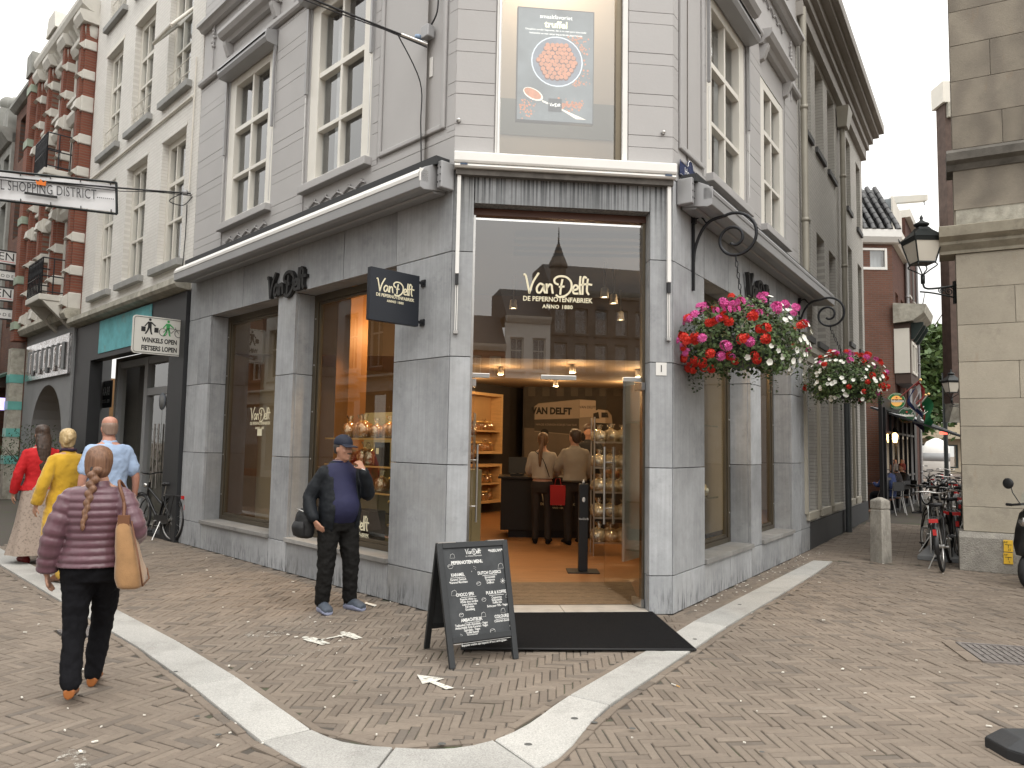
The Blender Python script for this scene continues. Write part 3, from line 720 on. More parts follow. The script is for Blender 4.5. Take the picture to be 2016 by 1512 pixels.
# ---- ground-floor display windows with bronze frames
for fr, ws in ((L, WL), (Rf, WR)):
 for (a, b) in ws:
  mb = MB(); o0, o1 = DEP - .07, DEP
  z0, z1 = .426, 3.510
  for (x, y, c, d_) in ((a, a + .085, z0, z1), (b - .085, b, z0, z1), (a + .085, b - .085, z1 - .09, z1), (a + .085, b - .085, z0, z0 + .06)):
   mb.box((x + .001, o0, c), (y - .001, o1, d_), fr)
  w = mb.build('display_window', BRONZE, shop, bevel=.004)
  mb = MB()
  for (x, y, c, d_) in ((a + .09, a + .125, z0 + .06, z1 - .09), (b - .125, b - .09, z0 + .06, z1 - .09), (a + .125, b - .125, z1 - .125, z1 - .092), (a + .125, b - .125, z0 + .062, z0 + .1)):
   mb.box((x, o0 + .01, c), (y, o1 - .018, d_), fr)
  mb.build('inner_frame', BRONZE, w, bevel=.003)
  MB().quad([fr(a + .09, DEP - .045, z0 + .06), fr(b - .09, DEP - .045, z0 + .06), fr(b - .09, DEP - .045, z1 - .09), fr(a + .09, DEP - .045, z1 - .09)]).build('pane', GLASS_B, w)
  for k in range(5):
   z = .8 + k * .6
   for x in (a + .04, b - .04): MB().lathe([(.011, 0), (.008, .006)], M=fr.tm(x, o1, z), n=8).build('screw', STEEL, w)
# ---- upper storeys: painted render with grooved courses
UP = MB(); ZU0, ZU1 = ZTOP + .004, 11.8
hL = [(4.00, 5.50, 4.86, 7.12), (1.55, 3.0, 4.86, 7.25), (4.0, 5.5, 8.95, 11.0), (1.55, 3.0, 8.95, 11.0)]
hR = [(1.06, 2.55, 4.74, 6.98), (3.32, 4.60, 4.74, 6.90), (1.06, 2.55, 8.75, 10.6), (3.32, 4.6, 8.75, 10.6)]
hC = [(.40, 1.755, 4.47, 8.3)]
wall_holes(UP, L, .06, 6.62, ZU0, ZU1, hL, -.30, -.014); wall_holes(UP, Rf, .06, 5.46, ZU0, ZU1, hR, -.30, -.014); wall_holes(UP, Cf, .01, CW - .01, ZU0, ZU1, hC, -.30, -.014)
UP.build('rendered_wall', RENDER, shop)
def boards(fr, s0, s1, z0, z1, phase=.0):
 z = 4.36 + phase; k = 0
 while z < z1:
  h = .315 if k % 2 == 0 else .125
  a, b = max(z, z0), min(z + h, z1)
  if b - a > .03: MB().box((s0, -.013, a + .0022), (s1, rnd.uniform(-.0012, .0012), b - .0022), fr).build('facade_board', RENDER, shop, bevel=.002)
  z += h; k += 1
for s0, s1, z0, z1 in ((5.56, 6.62, ZU0, 7.36), (3.06, 3.94, ZU0, 7.36), (.002, 1.49, ZU0, 4.74), (.002, .13, 4.74, 8.3), (1.38, 1.49, 4.74, 7.36), (5.56, 6.62, 8.5, 11)): boards(L, s0, s1, z0, z1)
for s0, s1, z0, z1 in ((.002, .39, ZU0, 8.6), (1.766, CW - .002, ZU0, 8.6)): boards(Cf, s0, s1, z0, z1)
for s0, s1, z0, z1 in ((2.61, 3.26, ZU0, 7.3), (4.66, 5.46, ZU0, 7.3), (.002, .14, ZU0, 8.0), (.92, 1.0, ZU0, 7.3), (.14, .92, ZU0, 4.7), (2.61, 3.26, 8.5, 11), (4.66, 5.46, 8.5, 11)): boards(Rf, s0, s1, z0, z1)
# raised flat panels
for fr, a, b, c, d_ in ((L, .16, 1.35, 4.80, 8.0), (Rf, .17, .90, 4.74, 8.0)):
 MB().box((a + .06, -.0135, c + .06), (b - .06, -.006, d_ - .06), fr).build('wall_panel', RENDER, shop)
 for (x, y, p, q) in ((a, a + .055, c, d_), (b - .055, b, c, d_), (a + .056, b - .056, c, c + .055), (a + .056, b - .056, d_ - .055, d_)):
  MB().box((x, -.013, p), (y, .022, q), fr).build('panel_moulding', RENDER2, shop, bevel=.012)
# string courses
for fr, e in ((L, 6.62), (Rf, 5.46), ):
 for z0, pr in ((7.38, [(-.01, 0), (.05, 0), (.07, .03), (.07, .08), (.03, .11), (-.01, .11)]), (8.30, [(-.01, 0), (.06, 0), (.1, .05), (.14, .06), (.14, .12), (-.01, .14)])):
  MB().extr([(o_, z0 + z_) for o_, z_ in pr], 0 if fr is L else .02, e, fr).build('string_course', RENDER2, shop)
def scroll(fr, s0, s1, z, amp=.055, n=5, name='scroll_relief'):
 pts = []; N = 60
 for k in range(N + 1):
  t = k / N; pts.append(fr(s0 + (s1 - s0) * t + .05 * math.sin(t * n * 4 * math.pi), .004, z + amp * math.sin(t * n * 2 * math.pi)))
 MB().tube(pts, .013, 5).build(name, RENDER2, shop)
def fleuron(fr, s, z):
 mb = MB()
 for k in range(7): mb.ball(fr(s + .05 * math.sin(k * 2.1) * (1 - k / 8), .012, z + k * .07), (.035 - k * .003,) * 3, 8, 5)
 mb.tube([fr(s, .008, z - .55), fr(s, .01, z + .45)], .012, 6); mb.build('plaster_finial', RENDER2, shop)
def windowhead(fr, s0, s1, z):
 MB().extr([(-.01, z), (.06, z), (.09, z + .05), (.15, z + .07), (.19, z + .13), (.19, z + .18), (-.01, z + .21)], s0 - .12, s1 + .12, fr).build('window_hood', RENDER2, shop)
 for x in (s0 - .02, s1 + .02): MB().extr([(-.01, z - .22), (.05, z - .2), (.11, z - .05), (.12, z - .003), (-.01, z - .003)], x - .05, x + .05, fr).build('console', RENDER2, shop)
for fr, hs_ in ((L, hL), (Rf, hR)):
 for a, b, c, d_ in hs_[:2]:
  scroll(fr, a + .05, b - .05, c - .27); windowhead(fr, a, b, 7.72 if fr is L else 7.3); scroll(fr, a, b, 8.14, .05)
  m_ = (a + b) / 2
  low = sash(fr, shop, a, b, c, d_, -.13, .2, (c + .70, c + 1.42), (m_,), .10, head=.13, bar=.05, depth=.11, curtain=[(a + .22, a + .42), (b - .4, b - .22)] if rnd.random() < .5 else [(b - .42, b - .22)])
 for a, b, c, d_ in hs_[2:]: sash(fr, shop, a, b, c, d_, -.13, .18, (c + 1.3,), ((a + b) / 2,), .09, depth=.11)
for s, z in ((6.2, 7.95), (3.5, 7.95), (1.43, 7.95)): fleuron(L, s, z)
for s, z in ((2.93, 7.75), (5.05, 7.75)): fleuron(Rf, s, z)
# roller-blind cassettes over the upper windows, with guide rails
for fr, a, b, zt in ((L, 3.95, 5.55, 7.1), (L, 1.5, 3.05, 7.24), (Rf, 1.0, 2.62, 6.96)):
 mb = MB(); mb.extr([(.0, zt), (.16, zt + .02), (.19, zt + .08), (.17, zt + .2), (.0, zt + .24)], a, b, fr); w = mb.build('blind_cassette', ALU, shop, bevel=.004)
 MB().extr([(.10, zt + .215), (.19, zt + .13), (.2, zt + .135), (.12, zt + .235)], a + .02, b - .02, fr).build('blind_fabric', BLACKP, w)
 for x in (a + .02, b - .02):
  MB().box((x - .018, .012, zt - 1.15), (x + .018, .045, zt), fr).build('guide_rail', ALU, w); MB().tube([fr(x, .03, zt - 1.2), fr(x, .03, 4.9)], .006, 5).build('guide_wire', STEEL, w)
# big first-floor shop window over the door
BEIGE = mat('beige_room', (.43, .395, .345), .9, var=.05, vs=.7); GREYSH = mat('slate_screen_wall', (.20, .22, .22), .9, var=.08)
GLASS_P = glass('big_pane', (.93, .93, .9), .10)
mb = MB(); fr = Cf
for (x, y, c, d_) in ((.402, .45, 4.472, 8.3), (1.70, 1.753, 4.472, 8.3), (.451, 1.699, 4.472, 4.52)): mb.box((x, -.12, c), (y, .012, d_), fr)
bw = mb.build('upper_shop_window', WHITEP, shop, bevel=.004)
MB().box((1.64, -.11, 4.522), (1.697, -.03, 8.3), fr).build('side_frame', BRONZE, bw); MB().box((.425, -.02, 4.5), (.44, .024, 8.3), fr).build('guide_rail', STEEL, bw)
MB().quad([fr(.45, -.07, 4.52), fr(1.64, -.07, 4.52), fr(1.64, -.07, 8.3), fr(.45, -.07, 8.3)]).build('pane', GLASS_P, bw)
rb = MB(); rb.quad([fr(-.3, -1.5, 4.4), fr(2.5, -1.5, 4.4), fr(2.5, -1.5, 8.3), fr(-.3, -1.5, 8.3)]); rb.quad([fr(-.3, -1.5, 4.4), fr(2.5, -1.5, 4.4), fr(2.5, -.31, 4.4), fr(-.3, -.31, 4.4)]); rb.quad([fr(-.3, -1.5, 4.4), fr(-.3, -.31, 4.4), fr(-.3, -.31, 8.3), fr(-.3, -1.5, 8.3)]); rb.quad([fr(2.5, -1.5, 4.4), fr(2.5, -.31, 4.4), fr(2.5, -.31, 8.3), fr(2.5, -1.5, 8.3)]); rb.build('room_lining', BEIGE, bw)
ld = bpy.data.lights.new('room_light', 'POINT'); ld.energy = 70; ld.color = (1, .8, .58); ld.shadow_soft_size = .2; lo = bpy.data.objects.new('room_light', ld); COL.objects.link(lo); lo.location = fr(1.1, -.9, 7.6); lo.parent = bw; lo.matrix_parent_inverse = wm(bw).inverted()
MB().lathe([(.10, 0), (.12, .04), (.03, .12)], c=fr(1.45, -1.0, 4.62), n=12).build('room_lamp', mat('warm_bulb', (1., .7, .3), .5, emit=5.), bw)
MB().quad([fr(-.29, -1.49, 5.35), fr(2.49, -1.49, 5.35), fr(2.49, -1.49, 5.8), fr(-.29, -1.49, 5.8)]).build('wall_band', GREYSH, bw)
# ---- advertising screen behind that window
ad = thing('advertising_screen', 'upright display behind the upper window showing a bowl of cocoa truffles', 'screen', fr(1.03, -.2, 4.95))
SO = -.16
AX0, AX1, AZ0, AZ1 = .635, 1.425, 4.96, 6.16
def emis(name, col, k, var=.25, vs=9):
 return mat(name, col, .7, var=var, vs=vs, emit=k)
MB().box((AX0 - .01, SO - .06, AZ0 - .01), (AX1 + .01, SO - .002, AZ1 + .01), fr).build('housing', BLACKP, ad)
MB().quad([fr(AX0, SO, AZ0), fr(AX1, SO, AZ0), fr(AX1, SO, AZ1), fr(AX0, SO, AZ1)]).build('picture', emis('screen_slate', (.13, .15, .165), .5, .4, 3), ad)
def disc(s, z, r, o_, m_, nm, n=28, sqz=1.):
 MB().quad([fr(s + r * math.cos(6.2832 * k / n), o_, z + r * sqz * math.sin(6.2832 * k / n)) for k in range(n)]).build(nm, m_, ad)
disc(1.045, 5.60, .272, SO + .002, emis('bowl_rim', (.45, .5, .56), .8, .1), 'picture_bowl'); disc(1.045, 5.60, .258, SO + .003, emis('bowl_in', (.13, .15, .19), .7, .2), 'picture_bowl')
TR = emis('truffle_brown', (.50, .20, .10), .42, .25, 20); TR2 = emis('truffle_shade', (.16, .055, .035), .2, .2, 20)
r2 = random.Random(5); mb = MB(); mbs = MB(); cnt = 0
for i in range(-5, 6):
 for j in range(-5, 6):
  x = i * .048 + (j % 2) * .024 + r2.uniform(-.006, .006); z = j * .043 + r2.uniform(-.006, .006)
  if x * x + z * z < .205 ** 2:
   oo = SO + .0045 + cnt * .00003; cnt += 1
   for mm, rr, dz, do in ((mbs, .0300, -.006, 0), (mb, .0235, .003, .0008)): mm.quad([fr(1.045 + x + rr * math.cos(6.2832 * k / 12), oo + do, 5.60 + z + dz + rr * math.sin(6.2832 * k / 12)) for k in range(12)])
mbs.build('picture_shade', TR2, ad); mb.build('picture_truffles', TR, ad)
mb = MB()
for k in range(420):   # scattered cocoa
 g_ = r2.random()
 if g_ < .6: s, z = 1.30 + r2.gauss(0, .05) - r2.random() * .1, 5.35 + r2.random() * .55
 elif g_ < .85: s, z = 1.2 + r2.gauss(0, .07), 5.14 + r2.gauss(0, .03)
 else: s, z = .72 + r2.gauss(0, .05), 5.1 + r2.gauss(0, .05)
 if AX0 + .02 < s < AX1 - .02 and math.hypot(s - 1.045, z - 5.6) > .28:
  rr = r2.uniform(.003, .014); mb.quad([fr(s + rr * math.cos(t * 1.256), SO + .0012, z + rr * math.sin(t * 1.256)) for t in range(5)])
mb.build('picture_cocoa', TR, ad)
MB().quad([fr(.80 + .115 * math.cos(k * .35) * math.cos(.5) + .055 * math.sin(k * .35) * math.sin(.5), SO + .0032, 5.235 + .06 * math.sin(k * .35) * math.cos(.5) - .1 * math.cos(k * .35) * math.sin(.5)) for k in range(18)]).build('picture_spoon', emis('spoon_white', (.6, .56, .5), .8, .1), ad)
MB().quad([fr(.795 + .10 * math.cos(k * .35) * math.cos(.5) + .042 * math.sin(k * .35) * math.sin(.5), SO + .004, 5.24 + .047 * math.sin(k * .35) * math.cos(.5) - .088 * math.cos(k * .35) * math.sin(.5)) for k in range(18)]).build('picture_cocoa', TR, ad)
MB().quad([fr(.89, SO + .0031, 5.18), fr(.90, SO + .0031, 5.155), fr(1.36, SO + .0031, 4.995), fr(1.25, SO + .0031, 4.995), fr(1.12, SO + .0031, 5.07)]).build('picture_spoon', emis('spoon_white', (.6, .56, .5), .8, .1), ad)
SW = emis('screen_white', (.85, .86, .84), .9, .0); SCRM = emis('screen_cream', (.85, .85, .6), .9, .0)
text('caption', 'smaakfavoriet', .062, fr.tm(1.03, SO + .003, 6.06), SW, ad); text('caption', 'truffel', .10, fr.tm(1.03, SO + .003, 5.965), SCRM, ad, bold=.003)
text('caption', 'Decadent zonder kapsones, dat is nu met pure chocolade', .0275, fr.tm(1.03, SO + .003, 5.925), SW, ad); text('caption', 'bekleedde en met cacao bepoederde pepernootje', .0275, fr.tm(1.03, SO + .003, 5.885), SW, ad)
MB().quad([fr(.96, SO + .0045, 5.06), fr(1.10, SO + .0045, 5.06), fr(1.10, SO + .0045, 5.2), fr(.96, SO + .0045, 5.2)]).build('picture_badge', emis('badge_dark', (.03, .035, .04), .5), ad)
logo(fr.tm(1.03, SO + .0055, 5.115), .115, SW, ad, .0004, False)
# ---- awnings and the white blind box over the entrance
AW = [(.02, 4.12), (.30, 4.075), (.345, 4.09), (.345, 4.235), (.30, 4.30), (.05, 4.42), (.02, 4.42)]
for fr, s0, s1, lab in ((L, -.02, 6.45, 'long grey folded awning cassette above the two left-hand display windows'), (Rf, .08, 6.5, 'long grey folded awning cassette above the alley-side display windows')):
 aw = thing('awning', lab, 'awning', fr((s0 + s1) / 2, .02, 4.1))
 MB().extr(AW, s0 + .1, s1, fr).build('cassette', ALU, aw, bevel=.006)
 MB().extr([(.31, 4.215), (.352, 4.20), (.356, 4.235), (.315, 4.29)], s0 + .13, s1 - .02, fr).build('front_rail', ALUW if fr is L else ALU, aw)
 MB().box((s0 + .05, .03, 4.345), (s1 - .04, .20, 4.43), fr).build('rear_tube', BLACKP, aw)
 MB().box((s0, .006, 4.11), (s0 + .07, .17, 4.38), fr).build('end_plate', ALU, aw, bevel=.01)
 MB().box((s0 + .1, .25, 4.15), (s0 + .12, .35, 4.28), fr).build('arm_cap', ALU if fr is Rf else ALUW, aw, bevel=.006)
 for k in range(6): MB().lathe([(.008, 0), (.006, .006)], M=fr.tm(s0 + .015 + .04 * (k % 2), .171, 4.17 + .07 * (k // 2)), n=6).build('bolt', BLACKP, aw)
 MB().extr([(.02, 4.09), (.16, 4.075), (.18, 4.09), (.02, 4.118)], s0 + .12, s1 - .1, fr).build('under_channel', ALU, aw)
fr = Cf
vb = thing('entrance_blind_box', 'white aluminium roller blind box with side rails over the entrance', 'blind', fr(CW / 2, .02, 4.3))
MB().extr([(.004, 4.325), (.10, 4.325), (.115, 4.34), (.10, 4.365), (.004, 4.365)], .005, CW - .005, fr).build('bottom_bar', ALUW, vb)
MB().extr([(.004, 4.37), (.115, 4.37), (.125, 4.39), (.125, 4.47), (.10, 4.485), (.004, 4.49)], .0, CW, fr).build('box', ALUW, vb, bevel=.004)
MB().box((.02, .002, 4.265), (CW - .02, .07, 4.322), fr).build('rusty_channel', mat('weathered_channel', (.11, .10, .09), .8, var=.4, vs=8), vb)
for x in (.055, CW - .055):
 MB().box((x - .018, .008, 3.28), (x + .018, .05, 4.262), fr).build('side_rail', ALUW, vb); MB().box((x - .012, .01, 2.72), (x - .004, .03, 3.27), fr).build('side_rail', ALUW, vb); MB().box((x + .006, .01, 2.72), (x + .014, .03, 3.27), fr).build('side_rail', ALUW, vb)
 MB().box((x - .016, .006, 3.17), (x + .016, .045, 3.275), fr).build('rail_stop', BLACKP, vb); MB().box((x - .022, .006, 2.69), (x + .022, .04, 2.72), fr).build('rail_foot', STEEL, vb)
for x in (.06, CW - .12): MB().box((x, .116, 4.345), (x + .07, .119, 4.362), fr).build('maker_badge', mat('badge_blue', (.05, .08, .14), .5), vb)
# ---- lettering on the fascia: 3D black logo both sides
s_, z_ = L.hit(570, 550); lg = tag(logo(L.tm(s_, .03, z_ - .22), 1.02, BLACKL, None, .025, False, .42), 'black raised Van Delft lettering on the stone fascia left of the entrance', 'lettering'); lg.name = 'logo_sign'
s_, z_ = Rf.hit(1486, 585); lg = tag(logo(Rf.tm(2.9, .05, 3.55), 1.02, BLACKL, None, .025, False, .42), 'black raised Van Delft lettering on the alley-side stone fascia', 'lettering'); lg.name = 'logo_sign'
# street name plate
sp = thing('street_name_plate', 'small dark blue enamel street name plate above the alley-side awning', 'street sign', Rf(.35, .02, 4.4))
ENB = mat('blue_enamel', (.015, .03, .10), .25, spec=.6)
MB().box((.12, .024, 4.44), (.86, .030, 4.60), Rf).build('plate', ENB, sp); MB().prism([Rf(.42 + .09 * math.cos(t * .35), .024, 4.6 + .085 * math.sin(t * .35)) for t in range(10)], [Rf(.42 + .09 * math.cos(t * .35), .030, 4.6 + .085 * math.sin(t * .35)) for t in range(10)]).build('plate_arch', ENB, sp)
text('street_name', 'Hoogstraat', .11, Rf.tm(.49, .032, 4.485), WHITEL, sp)
mb = MB(); mb.tube([Rf(.13, .033, 4.45), Rf(.85, .033, 4.45)], .004, 4); mb.tube([Rf(.13, .033, 4.59), Rf(.33, .033, 4.59)] + [Rf(.42 - .08 * math.cos(t * .35), .033, 4.6 + .075 * math.sin(t * .35)) for t in range(10)] + [Rf(.85, .033, 4.59)], .004, 4); mb.build('white_border', WHITEL, sp)
# small door bell lights on the upper chamfer
for px_ in ((903, 238), (1305, 262)):
 s_, z_ = Cf.hit(*px_); bb = thing('facade_eyelet', 'small steel eye bolt in the grey render ' + ('left' if px_[0] < 1000 else 'right') + ' of the upper shop window', 'eye bolt', Cf(s_, 0, z_)); MB().lathe([(.012, 0), (.02, .012), (.02, .03), (.01, .045)], M=Cf.tm(s_, 0, z_), n=10).build('stud', STEEL, bb); MB().lathe([(.024, 0), (.024, .006)], M=Cf.tm(s_, .0, z_ + .001), n=10).build('rosette', ALU, bb)
# windows lettering on the left panes
def pane_logo(s, z, w, lab):
 t_ = thing('window_logo', lab, 'lettering', L(s, DEP - .04, z)); logo(L.tm(s, DEP - .043, z), w, LOGO, t_, .0005)
s_, z_ = L.hit(512, 822, DEP - .043); pane_logo(s_, z_ - .05, .62, 'cream Van Delft lettering on the plain display window by the black shopfront')
s_, z_ = L.hit(706, 1038, DEP - .043); pane_logo(s_ + .1, z_ - .05, .62, 'cream Van Delft lettering low on the display window behind the standing man')
s_, z_ = L.hit(511, 851, DEP - .043); MB().quad([L(s_ + .07, DEP - .0425, z_ - .05), L(s_ - .07, DEP - .0425, z_ - .05), L(s_ - .07, DEP - .0425, z_ + .05), L(s_ + .07, DEP - .0425, z_ + .05)]).build('window_sticker', LOGO, shop)
# ================================================================ CORNER SHOP, inside
FZ = .12
WOODF = mat('warm_oak_floor', (.30, .145, .06), .38, var=.25, vs=2.5, stretch=(1, 6, 1), bmp=.05, spec=.4)
WOODL = mat('light_oak', (.56, .36, .17), .5, var=.15, vs=3, stretch=(1, 1, 8))
DARKW = mat('dark_brown_wall', (.035, .028, .024), .8, var=.1)
WARMW = mat('warm_beige_plaster', (.24, .175, .11), .85, var=.05)
CEILM = mat('dark_grey_ceiling', (.075, .075, .078), .9, var=.04)
BLACKC = mat('black_counter', (.018, .017, .016), .45, var=.1)
GRILLE = mat('entrance_grille', (.23, .155, .09), .6, .2, var=.35, vs=5, stretch=(1, 30, 1), bmp=.5, bs=30)
KHAKI = mat('khaki_panel', (.30, .255, .19), .7, var=.04, vs=1)
sint = thing('shop_room', 'warm lit shop interior with oak floor and beige walls behind the entrance', 'room', (0.8, 12, FZ))
i0, i1, i2 = L(.32, -.36, 0), L(6.5, -.36, 0), Vector((-3.4, 19.0, 0)); j0, j1, j2 = Rf(.32, -.36, 0), Rf(5.95, -.36, 0), Vector((5.9, 19.0, 0))
def zz(p, z): return Vector((p.x, p.y, z))
poly = [i0, j0, j1, j2, i2, i1]
ent = [Cf(DS0, -.30, .035), Cf(DS1, -.30, .035), Cf(DS1 + .1, -1.05, FZ), Cf(DS0 - .1, -1.05, FZ)]
fl = MB(); e2, e3 = zz(ent[2], FZ), zz(ent[3], FZ)
fl.quad([e3, e2, Rf(1.4, -.36, FZ), zz(j1, FZ), zz(j2, FZ), zz(i2, FZ), zz(i1, FZ), L(1.4, -.36, FZ)]); fl.build('wood_floor', WOODF, sint)
side = MB(); side.quad([e2, ent[1], zz(j0, .035), Rf(1.4, -.36, FZ)]); side.quad([e3, L(1.4, -.36, FZ), zz(i0, .035), ent[0]]); side.build('floor_edge', WOODF, sint)
MB().quad([zz(p, p.z + .002) for p in ent]).build('entrance_grille', GRILLE, sint)
nb = 16
for k in range(nb):       # grille bars
 t0, t1 = (k + .2) / nb, (k + .72) / nb
 q = [mid(ent[0], ent[3], t0), mid(ent[1], ent[2], t0), mid(ent[1], ent[2], t1), mid(ent[0], ent[3], t1)]
 MB().prism([p + Vector((0, 0, .0025)) for p in q], [p + Vector((0, 0, .010)) for p in q]).build('grille_bar', GRILLE, sint)
ZCL, ZC2, YB = 3.98, 2.98, 11.9
cl_ = MB(); cl_.quad([zz(i0, ZCL), zz(j0, ZCL), Vector((3.9, YB, ZCL)), Vector((-4.4, YB, ZCL))]); cl_.build('front_ceiling', CEILM, sint)
MB().quad([(-3.2, YB, ZC2), (4.2, YB, ZC2), (4.2, YB, ZCL), (-3.2, YB, ZCL)]).build('bulkhead', mat('dark_bulkhead', (.09, .068, .05), .8), sint)
MB().quad([(-4.4, YB, ZC2), (3.9, YB, ZC2), (3.9, 13.0, ZC2), (5.5, 19, ZC2), zz(i2, ZC2), (-4.4, 13.0, ZC2)]).build('rear_ceiling', WARMW, sint)
# beams seen through the top pane
for k in range(4): MB().box((.0, 8.3 + k * .28, 3.93), (1.9, 8.3 + k * .28 + .12, 3.977)).build('ceiling_slat', CEILM, sint)
MB().quad([(-1.9, 15.2, FZ), (.27, 18.3, FZ), (.27, 18.3, 3), (-1.9, 15.2, 3)]).build('dark_wall', DARKW, sint)
MB().quad([(.27, 17.6, FZ), (3.4, 17.6, FZ), (3.4, 17.6, 3), (.27, 17.6, 3)]).build('rear_wall', DARKW, sint)
MB().quad([(.27, 17.6, FZ), (.27, 18.35, FZ), (.27, 18.35, 3), (.27, 17.6, 3)]).build('wall_return', DARKW, sint)
MB().quad([zz(i1, FZ), (-1.9, 15.2, FZ), (-1.9, 15.2, ZCL), zz(i1, ZCL)]).build('side_wall', mat('umber_wall', (.11, .08, .055), .85), sint)
MB().quad([(3.4, 17.6, FZ), zz(j1, FZ), zz(j1, ZCL), (3.4, 17.6, ZCL)]).build('side_wall', WARMW, sint)
# mural of an old delivery van (flat print on the rear wall)
mu_ = thing('wall_mural', 'dark monochrome photo mural of an old Van Delft delivery van', 'mural', (1.5, 17.55, 1.0))
def sepia(n, v, var=.3): return mat('mural_' + n, (v * .5, v * .40, v * .31), .8, var=var, vs=2.5)
MY = 17.58
def MP(u, v, k=0): return atY(u, v, MY - .004 * k)
MB().quad([MP(1032, 1000), MP(1240, 1000), MP(1240, 740), MP(1032, 740)]).build('print', sepia('dark', .05, .6), mu_)
MB().quad([MP(1032, 1000, 1), MP(1240, 1000, 1), MP(1240, 858, 1), MP(1120, 848, 1), MP(1032, 842, 1)]).build('printed_street', sepia('street', .17, .15), mu_)
MB().quad([MP(1052, 850, 2), MP(1052, 800, 2), MP(1060, 794, 2), MP(1140, 786, 2), MP(1172, 788, 2), MP(1174, 850, 2), MP(1140, 858, 2)]).build('printed_van_body', sepia('grey', .30, .1), mu_)
MB().quad([MP(1052, 826, 3), MP(1140, 824, 3), MP(1140, 856, 3), MP(1052, 848, 3)]).build('printed_van_skirt', sepia('skirt', .08, .2), mu_)
MB().quad([MP(1053, 826, 3), MP(1053, 801, 3), MP(1061, 795, 3), MP(1140, 787, 3), MP(1140, 823, 3)]).build('printed_van_side', sepia('pale', .42, .08), mu_)
MB().quad([MP(1141, 822, 3), MP(1141, 787, 3), MP(1173, 789, 3), MP(1173, 820, 3)]).build('printed_van_front', sepia('white', .55, .05), mu_)
MB().quad([MP(1164, 846, 4), MP(1164, 812, 4), MP(1178, 806, 4), MP(1196, 808, 4), MP(1204, 818, 4), MP(1206, 836, 4), MP(1204, 852, 4)]).build('printed_cab', sepia('white', .55, .05), mu_)
for a_ in (((1168, 824), (1168, 814), (1178, 811), (1180, 824)), ((1184, 822), (1184, 812), (1196, 812), (1198, 822)), ((1168, 852), (1168, 832), (1206, 834), (1206, 854))): MB().quad([MP(*p, 5) for p in a_]).build('printed_window', sepia('dark2', .03, .2), mu_)
for u, v in ((1072, 852), (1150, 860), (1195, 856)): MB().quad([MP(u + 8 * math.cos(k * .524), v + 8 * math.sin(k * .524), 6) for k in range(12)]).build('printed_wheel', sepia('black', .015), mu_)
for k in range(7): MB().quad([MP(1040 + k * 28, 780, 1), MP(1054 + k * 28, 780, 1), MP(1054 + k * 28, 756, 1), MP(1040 + k * 28, 756, 1)]).build('printed_house_window', sepia('win', .10, .2), mu_)
p = MP(1086, 815, 5); text('printed_words', 'VAN DELFT', .21, Matrix.Translation(p) @ Matrix.Rotation(math.pi / 2, 4, 'X'), sepia('black', .015), mu_, bold=.01, sx=.85)
p = MP(1157, 804, 5); text('printed_words', 'VAN DELFT', .085, Matrix.Translation(p) @ Matrix.Rotation(math.pi / 2, 4, 'X'), sepia('black', .015), mu_, sx=.85)
p = MP(1095, 838, 5); text('printed_words', 'HAAGSE KONINGIN KOEKJES TAAI TAAI', .065, Matrix.Translation(p) @ Matrix.Rotation(math.pi / 2, 4, 'X'), sepia('pale', .42), mu_, sx=.8)
# ---- goods: prototypes
CELLO = glass('cellophane', (.97, .95, .9), .12, (1, .97, .9), .12)
COOK = mat('gingerbread_nuts', (.36, .16, .05), .6, var=.45, vs=60, bmp=.5, bs=90, obj=.25); WHITEC = mat('white_dipped_nuts', (.66, .60, .47), .55, var=.3, vs=45, bmp=.5, bs=80, obj=.1)
GOLDT = mat('gold_ribbon', (.75, .5, .2), .35, .6); LABELW = mat('round_label', (.55, .58, .56), .6)
def bag_proto(cm, hgt=.2, rr=.07):
 t_ = thing('treat_bag', 'x', 'bag'); mb = MB(); mb.lathe([(rr * .3, 0), (rr, .01), (rr * 1.05, hgt * .3), (rr * .85, hgt * .58), (rr * .25, hgt * .7)], n=10)
 mb.v = [(x * rnd.uniform(.9, 1.1), y * rnd.uniform(.85, 1.05), z) for x, y, z in mb.v]; mb.build('cookies', cm, t_, True)
 mb = MB(); pr = []
 for k in range(14):
  a = k / 14 * 6.283; r0 = rr * (.5 if k % 2 else .28); pr.append((r0 * math.cos(a), r0 * math.sin(a), hgt))
 vs = [(rr * .14 * math.cos(k / 14 * 6.283), rr * .14 * math.sin(k / 14 * 6.283), hgt * .72) for k in range(14)]
 mb.add(vs + pr, [(k, (k + 1) % 14, 14 + (k + 1) % 14, 14 + k) for k in range(14)], 0, True)
 mb.lathe([(rr * 1.09, .004), (rr * 1.12, hgt * .3), (rr * .9, hgt * .6), (rr * .16, hgt * .715)], n=10); mb.build('cellophane', CELLO, t_, True)
 MB().lathe([(rr * .2, hgt * .70), (rr * .2, hgt * .74)], n=8).build('ribbon', GOLDT, t_, True)
 if cm is WHITEC: MB().lathe([(.028, 0), (.028, .002)], M=Matrix.Translation((0, -rr * 1.14, hgt * .3)) @ Matrix.Rotation(math.pi / 2, 4, 'X'), n=12).build('label', LABELW, t_, True)
 return t_
proto_b, proto_w = bag_proto(COOK), bag_proto(WHITEC, .21, .085)
used = {}
def place(proto, loc, rz, label, group, sc=1.):
 o = proto if not used.get(proto.name) else copy_tree(proto); used[proto.name] = 1
 o.location = loc; o.rotation_euler = (0, 0, rz); o.scale = (sc,) * 3; return tag(o, label, group=group)
